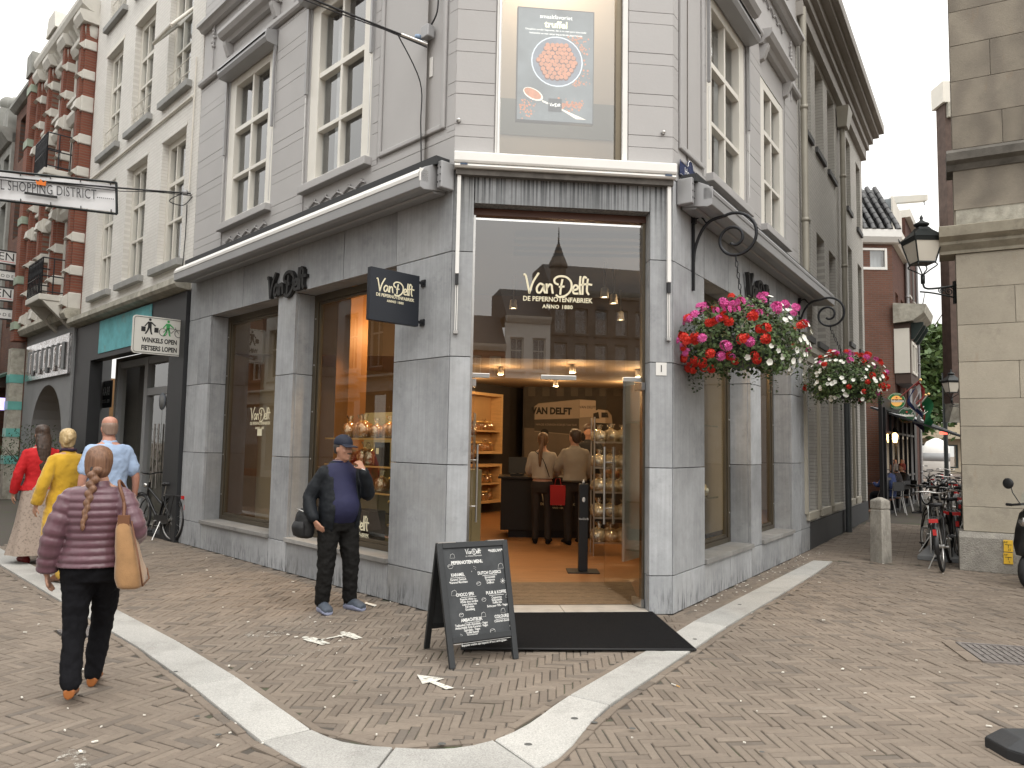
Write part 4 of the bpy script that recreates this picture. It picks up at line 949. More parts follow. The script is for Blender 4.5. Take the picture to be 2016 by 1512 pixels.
def jar_proto():
 t_ = thing('sweet_jar', 'x', 'jar'); MB().lathe([(.045, 0), (.05, .01), (.05, .09)], n=10).build('contents', COOK, t_, True)
 MB().lathe([(.053, 0), (.053, .11), (.04, .13)], n=10).build('glass', CELLO, t_, True); MB().lathe([(.042, .13), (.042, .155), (.03, .16)], n=10).build('lid', GOLDT, t_, True); return t_
proto_j = jar_proto()
# ---- wall niches of light oak on the dark wall
dw = Vector((.27 + 1.9, 18.3 - 15.2, 0)).normalized(); dn = Vector((dw.y, -dw.x, 0)); dwo = Vector((-1.9, 15.2, 0))
def DW(a, o_, z): return dwo + dw * a + dn * o_ + Vector((0, 0, z))
def niche(a0, a1, z0, z1, shelves, lab, ds):
 t_ = thing('wall_niche', lab, 'shelf', DW((a0 + a1) / 2, .02, z0))
 for (x, y, c, d_) in ((a0, a0 + .06, z0, z1), (a1 - .06, a1, z0, z1), (a0 + .061, a1 - .061, z0, z0 + .06), (a0 + .061, a1 - .061, z1 - .06, z1)):
  MB().box((x, .0, c), (y, .30, d_), DW).build('frame_board', WOODL, t_)
 MB().quad([DW(a0 + .06, .01, z0), DW(a1 - .06, .01, z0), DW(a1 - .06, .01, z1), DW(a0 + .06, .01, z1)]).build('back_board', mat('oak_back', (.42, .26, .12), .6), t_)
 for z in shelves: MB().box((a0 + .062, .012, z), (a1 - .062, .28, z + .035), DW).build('shelf_board', WOODL, t_)
 for lv, z in enumerate([z0 + .06] + [s + .035 for s in shelves]):
  n_ = int((a1 - a0 - .2) / .115)
  for k in range(n_): jr_ = rnd.random() < .8; lb_ = ('gold lidded glass jar' if jr_ else 'tied cellophane bag') + ' on the ' + ('bottom', 'next', 'top')[lv] + ' board of the oak niche ' + ds; place(proto_j if jr_ else proto_b, DW(a0 + .13 + k * .115, .17, z + .001), rnd.uniform(0, 6), lb_, 'goods in the niche ' + ds, 1.25)
niche(.05, 1.05, .75, 2.75, (1.25, 1.75), 'light oak wall niche half hidden by the left door leaf', 'beside the door leaf'); niche(1.2, 2.55, 1.42, 2.75, (1.9,), 'light oak wall niche with two rows of jars, upper one left of the mural', 'beside the mural'); niche(1.2, 2.55, .35, 1.2, (.75,), 'light oak wall niche low behind the counter end', 'behind the counter end')
# ---- counter
ct = thing('counter', 'black shop counter with Van Delft logo on its front', 'counter', (1.1, 12.7, FZ))
MB().box((-.15, 12.55, FZ + .12), (2.35, 13.3, 1.07)).build('cabinet', BLACKC, ct, bevel=.006); MB().box((-.02, 12.62, FZ), (2.3, 13.25, FZ + .119)).build('plinth', BLACKC, ct); MB().box((-.2, 12.5, 1.072), (2.4, 13.35, 1.11)).build('worktop', mat('counter_top', (.03, .027, .024), .25), ct, bevel=.005)
logo(Matrix.Translation((.78, 12.545, .70)) @ Matrix.Rotation(math.pi / 2, 4, 'X'), .55, LOGO, ct, .001)
rg = thing('till', 'small dark till screen standing on the counter end', 'till', (.12, 12.75, 1.111)); MB().box((.0, 12.7, 1.112), (.22, 12.85, 1.15)).build('foot', BLACKP, rg); MB().hexa([(-.03, 12.72, 1.16), (.27, 12.72, 1.16), (.27, 12.75, 1.16), (-.03, 12.75, 1.16), (-.03, 12.8, 1.42), (.27, 12.8, 1.42), (.27, 12.83, 1.42), (-.03, 12.83, 1.42)]).build('screen', BLACKP, rg); MB().tube([(.12, 12.76, 1.14), (.12, 12.79, 1.3)], .02, 8).build('neck', BLACKP, rg)
for k, x in enumerate((.42, .55, 1.62, 1.75, 1.9)): place(proto_j, (x, 12.7, 1.112), 0, 'glass jar of gingerbread standing on the black counter', 'jars on the counter', 1.3)
# ---- glass racks either side
def rack(x0, x1, y0, y1, zs, lab, grp, proto, nx, ny, sc=1.):
 t_ = thing('glass_rack', lab, 'shelf', ((x0 + x1) / 2, (y0 + y1) / 2, FZ))
 for x in (x0, x1):
  for y in (y0, y1): MB().tube([(x, y, FZ), (x, y, zs[-1] + .35)], .012, 8).build('post', STEEL, t_)
 for lv, z in enumerate(zs):
  sh_ = ('lowest', 'second lowest', 'middle', 'second highest', 'top')[lv] + ' shelf of '
  MB().box((x0, y0, z), (x1, y1, z + .01)).build('glass_shelf', GLASS_S, t_); MB().box((x0, y0 - .014, z - .012), (x1, y0 - .002, z + .014)).build('front_rail', STEEL, t_)
  for i in range(nx):
   for j in range(ny): place(proto, (x0 + (i + .5) * (x1 - x0) / nx + rnd.uniform(-.01, .01), y0 + (j + .5) * (y1 - y0) / ny, z + .012), rnd.uniform(-.4, .4), grp[0] + sh_ + grp[1], 'bags on the ' + sh_ + grp[1], sc * rnd.uniform(.94, 1.05))
rack(1.16, 2.0, 10.6, 11.0, [.30, .64, .99, 1.33, 1.68], 'steel and glass rack full of white bags beside the right door leaf', ('white gingerbread bag, ', 'the rack by the hand gel post'), proto_w, 5, 2, 1.15)
rack(-.95, -.55, 11.2, 11.6, [.30, .66, 1.02, 1.38, 1.74], 'steel and glass rack of gift bags beside the left door leaf', ('brown gingerbread gift bag, ', 'the narrow rack by the oak niche'), proto_b, 3, 1, 1.2)
# ---- display in the left windows
W2 = thing('window_display', 'olive drawer cabinet with glass shelves in the window behind the standing man', 'display', L(2.0, -.8, FZ))
OLIVE = mat('olive_drawers', (.20, .165, .085), .5, var=.1); CARD = mat('black_gift_box', (.02, .02, .022), .5)
for i in range(4):
 for j in range(3): MB().box((1.0 + i * .52, -1.05, .45 + j * .29), (1.49 + i * .52, -.95, .72 + j * .29), L).build('drawer', OLIVE, W2, bevel=.005)
for i in range(4):
 for j in range(3): MB().ball(L(1.25 + i * .52, -.94, .59 + j * .29), .018, 8, 5).build('knob', GOLDT, W2)
MB().box((.95, -1.3, .43), (3.1, -1.06, 1.33), L).build('cabinet', OLIVE, W2)
for z in (1.02, 1.33, 1.66): MB().box((.97, -.92, z), (3.08, -.48, z + .012), L).build('glass_shelf', GLASS_S, W2); MB().box((.97, -.478, z - .006), (3.08, -.468, z + .014), L).build('shelf_rail', GOLDT, W2)
MB().box((.96, -.95, .30), (3.09, -.345, .43), L).build('plinth', OLIVE, W2)
MB().quad([L(.95, -1.07, 1.33), L(3.1, -1.07, 1.33), L(3.1, -1.07, 2.02), L(.95, -1.07, 2.02)]).build('back_panel', mat('lit_olive_panel', (.42, .38, .22), .6), W2)
for lv, z in enumerate((1.034, 1.344, 1.674)):
 for k in range(11):
  s = 1.1 + k * .185
  if rnd.random() < .80: place(proto_b, L(s, -.68 + rnd.uniform(-.1, .08), z), rnd.uniform(0, 6), 'shiny cellophane gingerbread bag on the ' + ('lowest', 'middle', 'top')[lv] + ' glass shelf of the olive window display', 'bags on one shelf of the window display', rnd.uniform(1.15, 1.5))
for s, z, w_, h_ in ((1.5, 1.675, .16, .24), (1.95, 1.345, .12, .28), (2.75, 1.035, .16, .2), (1.45, .435, .42, .3), (2.3, .435, .42, .36)):
 bx = thing('gift_box', 'black gift box with small emblem in the window display', 'box', L(s, -.62, z), group='gift boxes in the window'); MB().box((s - w_ / 2, -.62 - w_ / 3, z), (s + w_ / 2, -.52, z + h_), L).build('carton', CARD, bx, bevel=.003); MB().box((s - .03, -.519, z + h_ * .5), (s + .03, -.517, z + h_ * .5 + .07), L).build('emblem', LOGO, bx)
wp = thing('window_backdrop', 'plain khaki backing panel inside the window by the black shopfront', 'panel', L(5.2, -.9, .3)); MB().box((4.55, -.95, .3), (5.9, -.9, 3.6), L).build('panel', KHAKI, wp); MB().box((4.50, -.96, .3), (4.548, -.88, 3.6), L).build('edge_post', BRONZE, wp)
wc = thing('oak_column', 'orange lit oak column standing inside the left display window', 'column', L(3.9, -1.1, .1)); MB().box((3.75, -1.5, .12), (4.1, -1.2, 3.9), L).build('shaft', mat('orange_oak', (.32, .15, .045), .5, var=.15, stretch=(1, 1, .2)), wc); MB().box((3.7, -1.55, .12), (4.15, -1.15, .3), L).build('base', DARKW, wc)
dk = thing('window_drawer_unit', 'brown drawer cupboard low in the plain display window', 'cabinet', L(3.9, -.8, .3))
for j in range(3): MB().box((3.65, -.95, .45 + j * .28), (4.45, -.75, .71 + j * .28), L).build('drawer', mat('brown_drawer', (.13, .09, .055), .5), dk); MB().box((3.95, -.748, .60 + j * .28), (4.15, -.735, .612 + j * .28), L).build('handle', STEEL, dk)
# right-hand windows: low shelf with bags
W3 = thing('window_display', 'white stepped display with bags in the alley-side shop window', 'display', Rf(1.8, -.7, .3))
for z in (.43, .98, 1.9): MB().box((.97, -.95, z), (2.66, -.42, z + .02), Rf).build('glass_shelf', GLASS_S, W3)
MB().box((.97, -1.0, .3), (2.66, -.97, 2.4), Rf).build('back_panel', mat('pale_grey_panel', (.42, .44, .44), .7), W3)
for k in range(8): place(proto_w, Rf(1.05 + k * .21, -.62, 1.001), k, 'white bag on the shelf of the alley-side window', 'bags in the alley window', 1.2)
for k in range(5): bx = thing('card_box', 'upright pale card box in the alley-side window', 'box', Rf(1.1 + k * .3, -.6, 1.921), group='card boxes in the alley window'); MB().box((1.05 + k * .3, -.65, 1.922), (1.2 + k * .3, -.55, 2.12), Rf).build('carton', WHITEP, bx); MB().box((1.11 + k * .3, -.548, 1.98), (1.14 + k * .3, -.546, 2.06), Rf).build('emblem', BLACKL, bx)
W4 = thing('window_backdrop', 'dark backing panel inside the farther alley-side window', 'panel', Rf(4, -.8, .3)); MB().box((3.2, -.85, .3), (4.84, -.8, 3.5), Rf).build('panel', KHAKI, W4); MB().box((3.2, -.8, .3), (4.84, -.36, .43), Rf).build('shelf', DARKW, W4)
# ---- glass doors
OG = -.20
td = thing('glass_entrance', 'frameless glass entrance with top pane and two doors standing open', 'door', Cf(1.1, OG, .04))
MB().quad([Cf(DS0 + .03, OG, 2.29), Cf(DS1 - .03, OG, 2.29), Cf(DS1 - .03, OG, 3.93), Cf(DS0 + .03, OG, 3.93)]).build('top_pane', GLASS_T, td)
REDW = mat('dark_red_wood', (.10, .045, .03), .4, var=.2, stretch=(1, 1, 9))
MB().box((DS0 + .002, OG - .04, 3.93), (DS1 - .002, OG + .06, 3.998), Cf).build('head_frame', REDW, td); MB().box((DS0 + .001, OG - .03, .036), (DS0 + .028, OG + .05, 3.93), Cf).build('jamb', STEEL, td); MB().box((DS1 - .032, OG - .03, .036), (DS1 - .001, OG + .05, 3.93), Cf).build('jamb', BRONZE, td)
for a, b in ((DS0 + .03, DS0 + .2), (.93, 1.29), (DS1 - .22, DS1 - .03)): MB().box((a, OG - .02, 2.285), (b, OG + .02, 2.33), Cf).build('patch_fitting', STEEL, td, bevel=.003)
def leaf(h, e, nm):
 d_ = (e - h); d_.z = 0; w = d_.length; d_.normalize(); n_ = Vector((-d_.y, d_.x, 0)); h = zz(h, 0)
 def D(a, o_, z): return h + d_ * a + n_ * o_ + Vector((0, 0, z))
 MB().box((.01, -.006, .06), (w, .006, 2.265), D).build(nm, GLASS_D, td)
 lf = td.children[-1]
 MB().box((0, -.018, .042), (.20, .018, .12), D).build('patch_fitting', STEEL, td, bevel=.003); MB().box((w - .14, -.018, .042), (w, .018, .10), D).build('patch_fitting', STEEL, td, bevel=.003); MB().box((0, -.018, 2.20), (.16, .018, 2.275), D).build('patch_fitting', STEEL, td, bevel=.003)
 for sd in (-1, 1):
  MB().tube([D(w - .09, sd * .055, .78), D(w - .09, sd * .055, 1.62)], .013, 10).build('handle_bar', STEEL, td)
  for z in (.95, 1.45): MB().tube([D(w - .09, 0, z), D(w - .09, sd * .055, z)], .009, 8).build('handle_mount', STEEL, td)
h1 = G(1265, 1197, .04); leaf(h1, h1 + (G(1211, 1172, .05) - h1).normalized() * .86, 'door_leaf')
h0 = Cf(DS0 + .05, OG, .04); leaf(h0, h0 + (Vector((-.42, 8.35, .04)) - h0).normalized() * .86, 'door_leaf')
wl = thing('window_logo', 'cream Van Delft lettering on the glass over the entrance doors', 'lettering', Cf(1.1, OG + .01, 3.1)); s_, z_ = Cf.hit(1098, 580, OG); logo(Cf.tm(s_, OG + .004, z_ - .015), .70, LOGO, wl, .0008)
# ---- shop lamps
LAMPG = mat('lit_lamp_face', (1., .78, .48), .5, var=0, emit=14.)
def lamp(x, y, z, en, label, rod=.0, spot=False):
 t_ = thing('ceiling_spot', label, 'lamp', (x, y, z), group='lit shop ceiling spots')
 MB().lathe([(.03, .13), (.045, .12), (.055, .0), (.048, .0), (.04, .06)], c=(x, y, z), n=12).build('housing', mat('lamp_white', (.6, .58, .55), .5), t_); MB().lathe([(.046, .012), (.001, .013)], c=(x, y, z), n=12).build('lamp_face', LAMPG, t_)
 if rod: MB().tube([(x, y, z + .12), (x, y, z + rod)], .008, 6).build('rod', STEEL, t_)
 ld = bpy.data.lights.new('spot_light', 'SPOT' if spot else 'POINT'); ld.energy = en; ld.color = (1, .66, .34); ld.shadow_soft_size = .06
 if spot: ld.spot_size = rad(110); ld.spot_blend = .8
 lo = bpy.data.objects.new('spot_light', ld); COL.objects.link(lo); lo.location = (x, y, z - .05); lo.parent = t_; lo.matrix_parent_inverse = wm(t_).inverted()
LB = 'lit white ceiling spotlight glowing warm inside the shop'
for x, y in ((-.2, 13.2), (1.0, 12.6), (2.2, 13.2), (-.9, 15.4), (.9, 15.6), (2.4, 15.8)): lamp(x, y, ZC2 - .14, 30, 'lit spotlight set against the beige ceiling over the shop counter')
for x, y in ((1.15, 9.5), (1.32, 9.9), (.0, 10.4), (1.6, 11.2)): lamp(x, y, 3.5, 6, 'lit spotlight on a thin rod behind the lettered top pane', .46, True)
for fr_, s_, e_ in ((L, 2.5, 75), (L, 1.4, 75), (L, 4.2, 20), (Rf, 1.8, 30)): p = fr_(s_, -.85, 0); lamp(p.x, p.y, 3.2, e_, 'lit spotlight on a rod above the display windows', .75, True)
lamp(2.0, 9.9, 3.3, 30, LB, .66); lamp(-1.6, 10.8, 3.3, 40, LB, .66)  # fill lamps, the first added to lighten the dark right door leaf
# ================================================================ BUILDINGS ALONG THE LEFT STREET
def facade_windows(fr, parent, wins, **kw):
 return [sash(fr, parent, a, b, c, d_, **kw) for a, b, c, d_ in wins]
# ---- white painted brick house with the empty black shopfront
WBR = brickmat('white_painted_brick', L.d, (.71, .69, .65), (.74, .72, .68), (.63, .61, .57), .21, .062, .006, .7, .8, .07)
GREYSILL = mat('grey_stone_sill', (.30, .30, .29), .8, var=.15)
wh = thing('white_brick_house', 'white painted brick house with tall sash windows over an empty black shopfront', 'building', L(9.8, 0, 0))
WH0, WH1 = 6.635, 12.93
wwin = [(a, b, c, d_) for (c, d_) in ((4.62, 6.93), (7.69, 9.92), (10.62, 12.7)) for (a, b) in ((7.2, 8.32), (9.1, 10.24), (11.0, 12.1))]
mb = MB(); wall_holes(mb, L, WH0, WH1, 4.05, 14.2, wwin, -.35, .0); mb.build('brick_wall', WBR, wh)
OFFW = mat('off_white_paint', (.70, .67, .60), .5, var=.05)
for (a, b, c, d_) in wwin:
 w = sash(L, wh, a, b, c, d_, -.2, .11, (c + (d_ - c) * .36 if c < 5 else c + (d_ - c) * .0 + .9, c + (d_ - c) * .66), ((a + b) / 2 + .18,), 0, OFFW, head=.12, bar=.045, depth=.09, curtain=[(a + .12, b - .12)])
 MB().box((a - .14, -.05, c - .12), (b + .14, .10, c - .002), L).build('sill', GREYSILL, w, bevel=.008)
 MB().box((a - .05, -.004, d_ + .003), (b + .05, .012, d_ + .10), L).build('lintel', WBR if c < 5 else OFFW, w)
 if c > 5:
  mb = MB()
  for z in (.25, .5): mb.tube([L(a + .02, -.03, c + z), L(b - .02, -.03, c + z)], .009, 6)
  for k in (0, .33, .66, 1): mb.tube([L(a + .05 + k * (b - a - .1), -.03, c + .02), L(a + .05 + k * (b - a - .1), -.03, c + .52)], .008, 6)
  mb.tube([L((a + b) / 2 + .08 * math.cos(t * .4), -.03, c + .375 + .1 * math.sin(t * .4)) for t in range(17)], .007, 5); mb.build('railing', OFFW, w)
# one top-hung light standing open
a, b, c, d_ = wwin[3]; ow = MB(); ow.quad([L(a + .12, .30, c + .95), L(b - .12, .30, c + .95), L(b - .12, -.12, d_ - .75), L(a + .12, -.12, d_ - .75)]); ow.build('open_light', GLASS_U, wh)
of = MB(); 
for p, q in ((L(a + .12, .30, c + .95), L(b - .12, .30, c + .95)), (L(b - .12, .30, c + .95), L(b - .12, -.12, d_ - .75)), (L(a + .12, .30, c + .95), L(a + .12, -.12, d_ - .75))): of.tube([p, q], .03, 4)
of.build('open_light_frame', OFFW, wh)
MB().tube([L(WH0 + .3, .03, 7.35), L(WH0 + 6.2, .03, 7.32)], .022, 8).build('cable_conduit', OFFW, wh); MB().tube([L(6.85, .03, 8.0), L(6.87, .03, 5.7)], .014, 6).build('cable_conduit', OFFW, wh)
MB().tube([L(6.95, .02, 5.5), L(6.93, .025, 5.0), L(7.0, .02, 4.4)], .008, 5).build('thin_cable', CABLE, wh)
LEDGE = mat('weathered_stone_ledge', (.42, .40, .34), .85, var=.3, vs=5, bmp=.3, dirt=(.14, .13, .1), dv=(.45, .75))
MB().extr([(0, 4.02), (.22, 4.05), (.26, 4.10), (.25, 4.20), (.0, 4.33)], WH0 + .02, WH1 + .05, L).build('ledge', LEDGE, wh)
SHB = mat('charcoal_panel', (.028, .029, .031), .5, var=.15, vs=2)
mb = MB(); wall_holes(mb, L, WH0, WH1, 0, 4.0, [(7.28, 11.75, .06, 3.22)], -.18, .06); mb.build('shopfront_surround', SHB, wh)
TURQ = mat('turquoise_worn_board', (.15, .46, .50), .75, var=.25, vs=4, dirt=(.30, .24, .18), dv=(.58, .72), ds=2.2)
MB().box((8.2, .062, 3.32), (11.2, .075, 3.98), L).build('worn_sign_board', TURQ, wh)
GFR = mat('grey_shop_frame', (.27, .275, .28), .45, var=.05)
for x0, x1 in ((7.28, 7.42), (8.28, 8.52), (9.9, 10.08), (11.6, 11.75)): MB().box((x0, -.62, .1), (x1, -.48, 3.22), L).build('shop_mullion', GFR, wh)
for x0, x1, z in ((7.42, 8.28, .1), (10.08, 11.6, .1), (8.52, 9.9, 2.46), (7.42, 8.28, 3.08), (8.52, 9.9, 3.08), (10.08, 11.6, 3.08)): MB().box((x0, -.61, z), (x1, -.49, z + .14), L).build('shop_rail', GFR, wh)
for x0, x1, z0, z1 in ((7.42, 8.28, .24, 3.08), (8.52, 9.9, 2.6, 3.08), (10.08, 11.6, .24, 3.08)): MB().quad([L(x0, -.55, z0), L(x1, -.55, z0), L(x1, -.55, z1), L(x0, -.55, z1)]).build('shop_pane', GLASS, wh)
for x0, x1 in ((8.54, 9.2), (9.22, 9.88)): MB().quad([L(x0, -.55, .1), L(x1, -.55, .1), L(x1, -.55, 2.46), L(x0, -.55, 2.46)]).build('glass_door', GLASS, wh); MB().tube([L((x0 + x1) / 2 + (.24 if x0 < 9 else -.24), -.47, .7), L((x0 + x1) / 2 + (.24 if x0 < 9 else -.24), -.47, 1.9)], .015, 8).build('door_handle', STEEL, wh)
sr = MB(); sr.quad([L(7.2, -4, 0.02), L(11.8, -4, .02), L(11.8, -.45, .02), L(7.2, -.45, .02)]); sr.quad([L(7.2, -4, 0.02), L(11.8, -4, .02), L(11.8, -4, 3.3), L(7.2, -4, 3.3)]); sr.quad([L(7.2, -4, 3.3), L(11.8, -4, 3.3), L(11.8, -.45, 3.3), L(7.2, -.45, 3.3)])
sr.quad([L(7.2, -4, 0.02), L(7.2, -.45, .02), L(7.2, -.45, 3.3), L(7.2, -4, 3.3)]); sr.quad([L(11.8, -4, 0.02), L(11.8, -.45, .02), L(11.8, -.45, 3.3), L(11.8, -4, 3.3)]); sr.build('shop_room', mat('empty_shop_room', (.20, .19, .17), .9, var=.15), wh)
ck = MB(); ck.lathe([(.16, 0), (.16, .02)], M=L.tm(9.05, -.5, 2.32), n=24); ck.build('sticker_round', mat('clock_grey', (.2, .22, .25), .5), wh); MB().lathe([(.12, .021), (.12, .022)], M=L.tm(9.05, -.5, 2.32), n=24).build('sticker_round', GFR, wh)
MB().box((7.7, -3.0, 1.1), (8.1, -2.9, 1.65), L).build('orange_lampshade', mat('orange_lit_shade', (.75, .34, .12), .6, emit=.5), wh)
# lit letters in the empty shop
lt = thing('reversed_window_sign', 'white reversed BRAX FEEL GOOD lettering inside the empty shop window', 'sign', L(10.8, -.5, 2)); s_, z_ = L.hit(208, 778, -.54)
M_ = L.tm(s_, -.543, z_) @ Matrix.Diagonal((-1, 1, 1, 1)); text('words', 'BRAX', .26, M_, WHITEL, lt, bold=.008, sx=.8); text('words', 'FEEL GOOD', .105, M_ @ Matrix.Translation((0, -.17, 0)), WHITEL, lt, bold=.003)
MB().box((s_ - .4, -.56, z_ - .28), (s_ + .4, -.553, z_ + .32), L).build('dark_panel', SHB, lt)
# ---- red brick house with white stone dressings
REDB = brickmat('red_brick', L.d, (.225, .08, .05), (.18, .062, .042), (.17, .13, .105), .21, .062, .007, .85, .5, .15); WST = mat('white_stone_dressing', (.58, .56, .51), .7, var=.1, vs=4, bmp=.15)
DKB = brickmat('dark_brown_brick', L.d, (.16, .075, .05), (.12, .06, .045), (.10, .08, .07), .21, .062, .007, .85, .5, .2)
rd = thing('red_brick_house', 'ornate red brick house banded with white stone above a grey arched shopfront', 'building', L(15, 0, 0))
R0, R1 = 12.95, 17.4
rwin = [(a, b, c, d_) for (c, d_) in ((4.9, 6.7), (7.4, 9.0), (9.6, 10.7)) for (a, b) in ((13.55, 14.35), (15.0, 15.8), (16.35, 17.0))]
mb = MB(); wall_holes(mb, L, R0, R1, 4.2, 11.5, rwin, -.4, 0); mb.build('brick_wall', REDB, rd)
for w_ in rwin: sash(L, rd, *w_, o=-.22, fw=.08, trans=(w_[2] + 1.2,), mull=(), sill=0, fm=WST)
for s in (13.2, 14.68, 16.08, 17.2):
 MB().box((s - .17, .001, 4.3), (s + .17, .22, 11.0), L).build('pilaster', REDB, rd); MB().box((s - .1, .22, 4.3), (s + .1, .29, 11.0), L).build('pilaster', REDB, rd)
 for k, z in enumerate((4.45, 5.2, 5.95, 6.7, 7.45, 8.2, 8.95, 9.7, 10.4)):
  h = .22 if k % 3 else .36
  MB().box((s - .2, -.01, z), (s + .2, .25, z + h), L).build('stone_block', WST, rd, bevel=.02); MB().extr([(.245, z + .03), (.36, z + .08), (.33, z + h - .1), (.245, z + h - .02)], s - .13, s + .13, L).build('stone_boss', WST, rd)
 MB().extr([(.0, 11.0), (.32, 11.0), (.40, 11.15), (.40, 11.25), (.0, 11.28)], s - .28, s + .28, L).build('stone_capital', WST, rd)
 mb = MB(); mb.lathe([(.12, 0), (.2, .15), (.22, .35), (.12, .5), (.16, .6), (.05, .9)], c=L(s, .05, 10.6), n=10); mb.build('stone_finial', WST, rd)
for (a, b, c, d_) in rwin:
 for x in (a - .08, b + .08): MB().box((x - .07, -.02, c), (x + .07, .07, d_), L).build('stone_jamb', WST, rd)
 MB().extr([(-.01, d_), (.12, d_ + .02), (.2, d_ + .16), (.2, d_ + .25), (-.01, d_ + .3)], a - .2, b + .2, L).build('stone_hood', WST, rd); MB().extr([(-.01, c - .18), (.2, c - .1), (.2, c - .02), (-.01, c)], a - .2, b + .2, L).build('stone_sill', WST, rd)
 mb = MB()
 for k in range(5): mb.ball(L(a + (b - a) * (k + .5) / 5, .08, d_ + .42 + .12 * math.sin(k * math.pi / 4)), (.09, .09, .09), 8, 6)
 mb.tube([L(a, .06, d_ + .38), L((a + b) / 2, .08, d_ + .55), L(b, .06, d_ + .38)], .05, 6); mb.build('stone_crest', WST, rd)
MB().extr([(-.01, 11.28), (.2, 11.3), (.36, 11.4), (.40, 11.5), (.40, 11.6), (-.4, 11.63)], R0, R1, L).build('cornice', WST, rd)
for k in range(12): MB().extr([(.0, 11.0), (.15, 11.02), (.3, 11.27), (.0, 11.27)], R0 + .15 + k * .37, R0 + .29 + k * .37, L).build('cornice_bracket', WST, rd)
MB().prism([L(15.0, .45, 11.64), L(15.9, .45, 11.64), L(15.75, .45, 12.1), L(15.15, .45, 12.1)], [L(15.0, -.3, 11.64), L(15.9, -.3, 11.64), L(15.75, -.3, 12.1), L(15.15, -.3, 12.1)]).build('dormer_hood', WST, rd)
# balconies with black iron
def balcony(s0, s1, z, o_, m_slab=WST, bush=False):
 MB().box((s0, .03, z - .14), (s1, o_, z), L).build('balcony_slab', m_slab, rd, bevel=.02)
 for x in (s0 + .1, s1 - .1): MB().extr([(.0, z - .75), (.1, z - .7), (o_ * .8, z - .22), (o_ * .9, z - .143), (.0, z - .143)], x - .08, x + .08, L).build('balcony_console', m_slab, rd)
 mb = MB(); n_ = 9
 for k in range(n_ + 1):
  p = L(s0 + (s1 - s0) * k / n_, o_ - .04, z); mb.tube([p, p + Vector((0, 0, .8))], .014, 5)
 for x in (s0, s1):
  for k in range(4): p = L(x, .06 + (o_ - .1) * k / 3, z); mb.tube([p, p + Vector((0, 0, .8))], .014, 5)
 for h in (.05, .4, .8): mb.tube([L(s0, .03, z + h), L(s0, o_ - .04, z + h), L(s1, o_ - .04, z + h), L(s1, .03, z + h)], .016, 5)
 for k in range(n_): mb.tube([L(s0 + (s1 - s0) * (k + .5 + .35 * math.cos(t)) / n_, o_ - .04, z + .6 + .14 * math.sin(t)) for t in [i * .7 for i in range(10)]], .01, 4)
 mb.build('balcony_railing', BLACKM, rd)
balcony(13.3, 14.6, 4.75, .75); balcony(13.4, 14.5, 7.6, .8)
DGREY = mat('grey_rendered_shopfront', (.24, .245, .25), .7, var=.12, vs=1.5, bmp=.08)
# arch shopfront
ac, aw_ = 14.95, 1.45; az = 1.55; mb = MB()
prev = None
NA = 16
arcp = [(ac - aw_ * math.cos(math.pi * k / NA), az + 1.3 * math.sin(math.pi * k / NA)) for k in range(NA + 1)]
for (s0, z0), (s1, z1) in zip(arcp[:-1], arcp[1:]): mb.hexa([L(s0, -.7, z0), L(s1, -.7, z1), L(s1, .1, z1), L(s0, .1, z0), L(s0, -.7, 4.2), L(s1, -.7, 4.2), L(s1, .1, 4.2), L(s0, .1, 4.2)])
mb.box((R0 + .0, -.7, 0), (ac - aw_, .1, 4.2), L); mb.box((ac + aw_, -.7, 0), (R1, .1, 4.2), L); mb.build('arched_shopfront', DGREY, rd)
MB().quad([L(ac - 1.5, -.68, 0), L(ac + 1.5, -.68, 0), L(ac + 1.5, -.68, 2.9), L(ac - 1.5, -.68, 2.9)]).build('arch_pane', GLASS_B, rd)
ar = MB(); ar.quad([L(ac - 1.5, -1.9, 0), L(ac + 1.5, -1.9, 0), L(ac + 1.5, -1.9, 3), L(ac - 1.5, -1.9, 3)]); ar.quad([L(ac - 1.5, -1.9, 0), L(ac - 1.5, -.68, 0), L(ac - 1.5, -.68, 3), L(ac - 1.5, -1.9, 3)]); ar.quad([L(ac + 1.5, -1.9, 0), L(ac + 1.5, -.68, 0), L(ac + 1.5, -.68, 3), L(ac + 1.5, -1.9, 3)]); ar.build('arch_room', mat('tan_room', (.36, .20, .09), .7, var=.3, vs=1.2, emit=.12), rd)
MIRR = mat('rippled_mirror_metal', (.62, .6, .6), .18, .95, var=.25, vs=3, bmp=1.0, bs=7, stretch=(1, 1, .35))
MB().box((R0 + .12, .101, 3.02), (R1 - .3, .16, 3.92), L).build('mirror_sign_board', MIRR, rd)
for k in range(15):
 s = R0 + .4 + k * .23; MB().box((s, .161, 3.12 + .05 * (k % 3)), (s + .13, .21, 3.75 - .06 * (k % 2)), L).build('mirror_letter', MIRR if k % 2 else DGREY, rd, bevel=.02)
MB().extr([(.0, 4.2), (.28, 4.22), (.34, 4.34), (.3, 4.44), (.0, 4.46)], R0, R1, L).build('shop_cornice', LEDGE, rd)
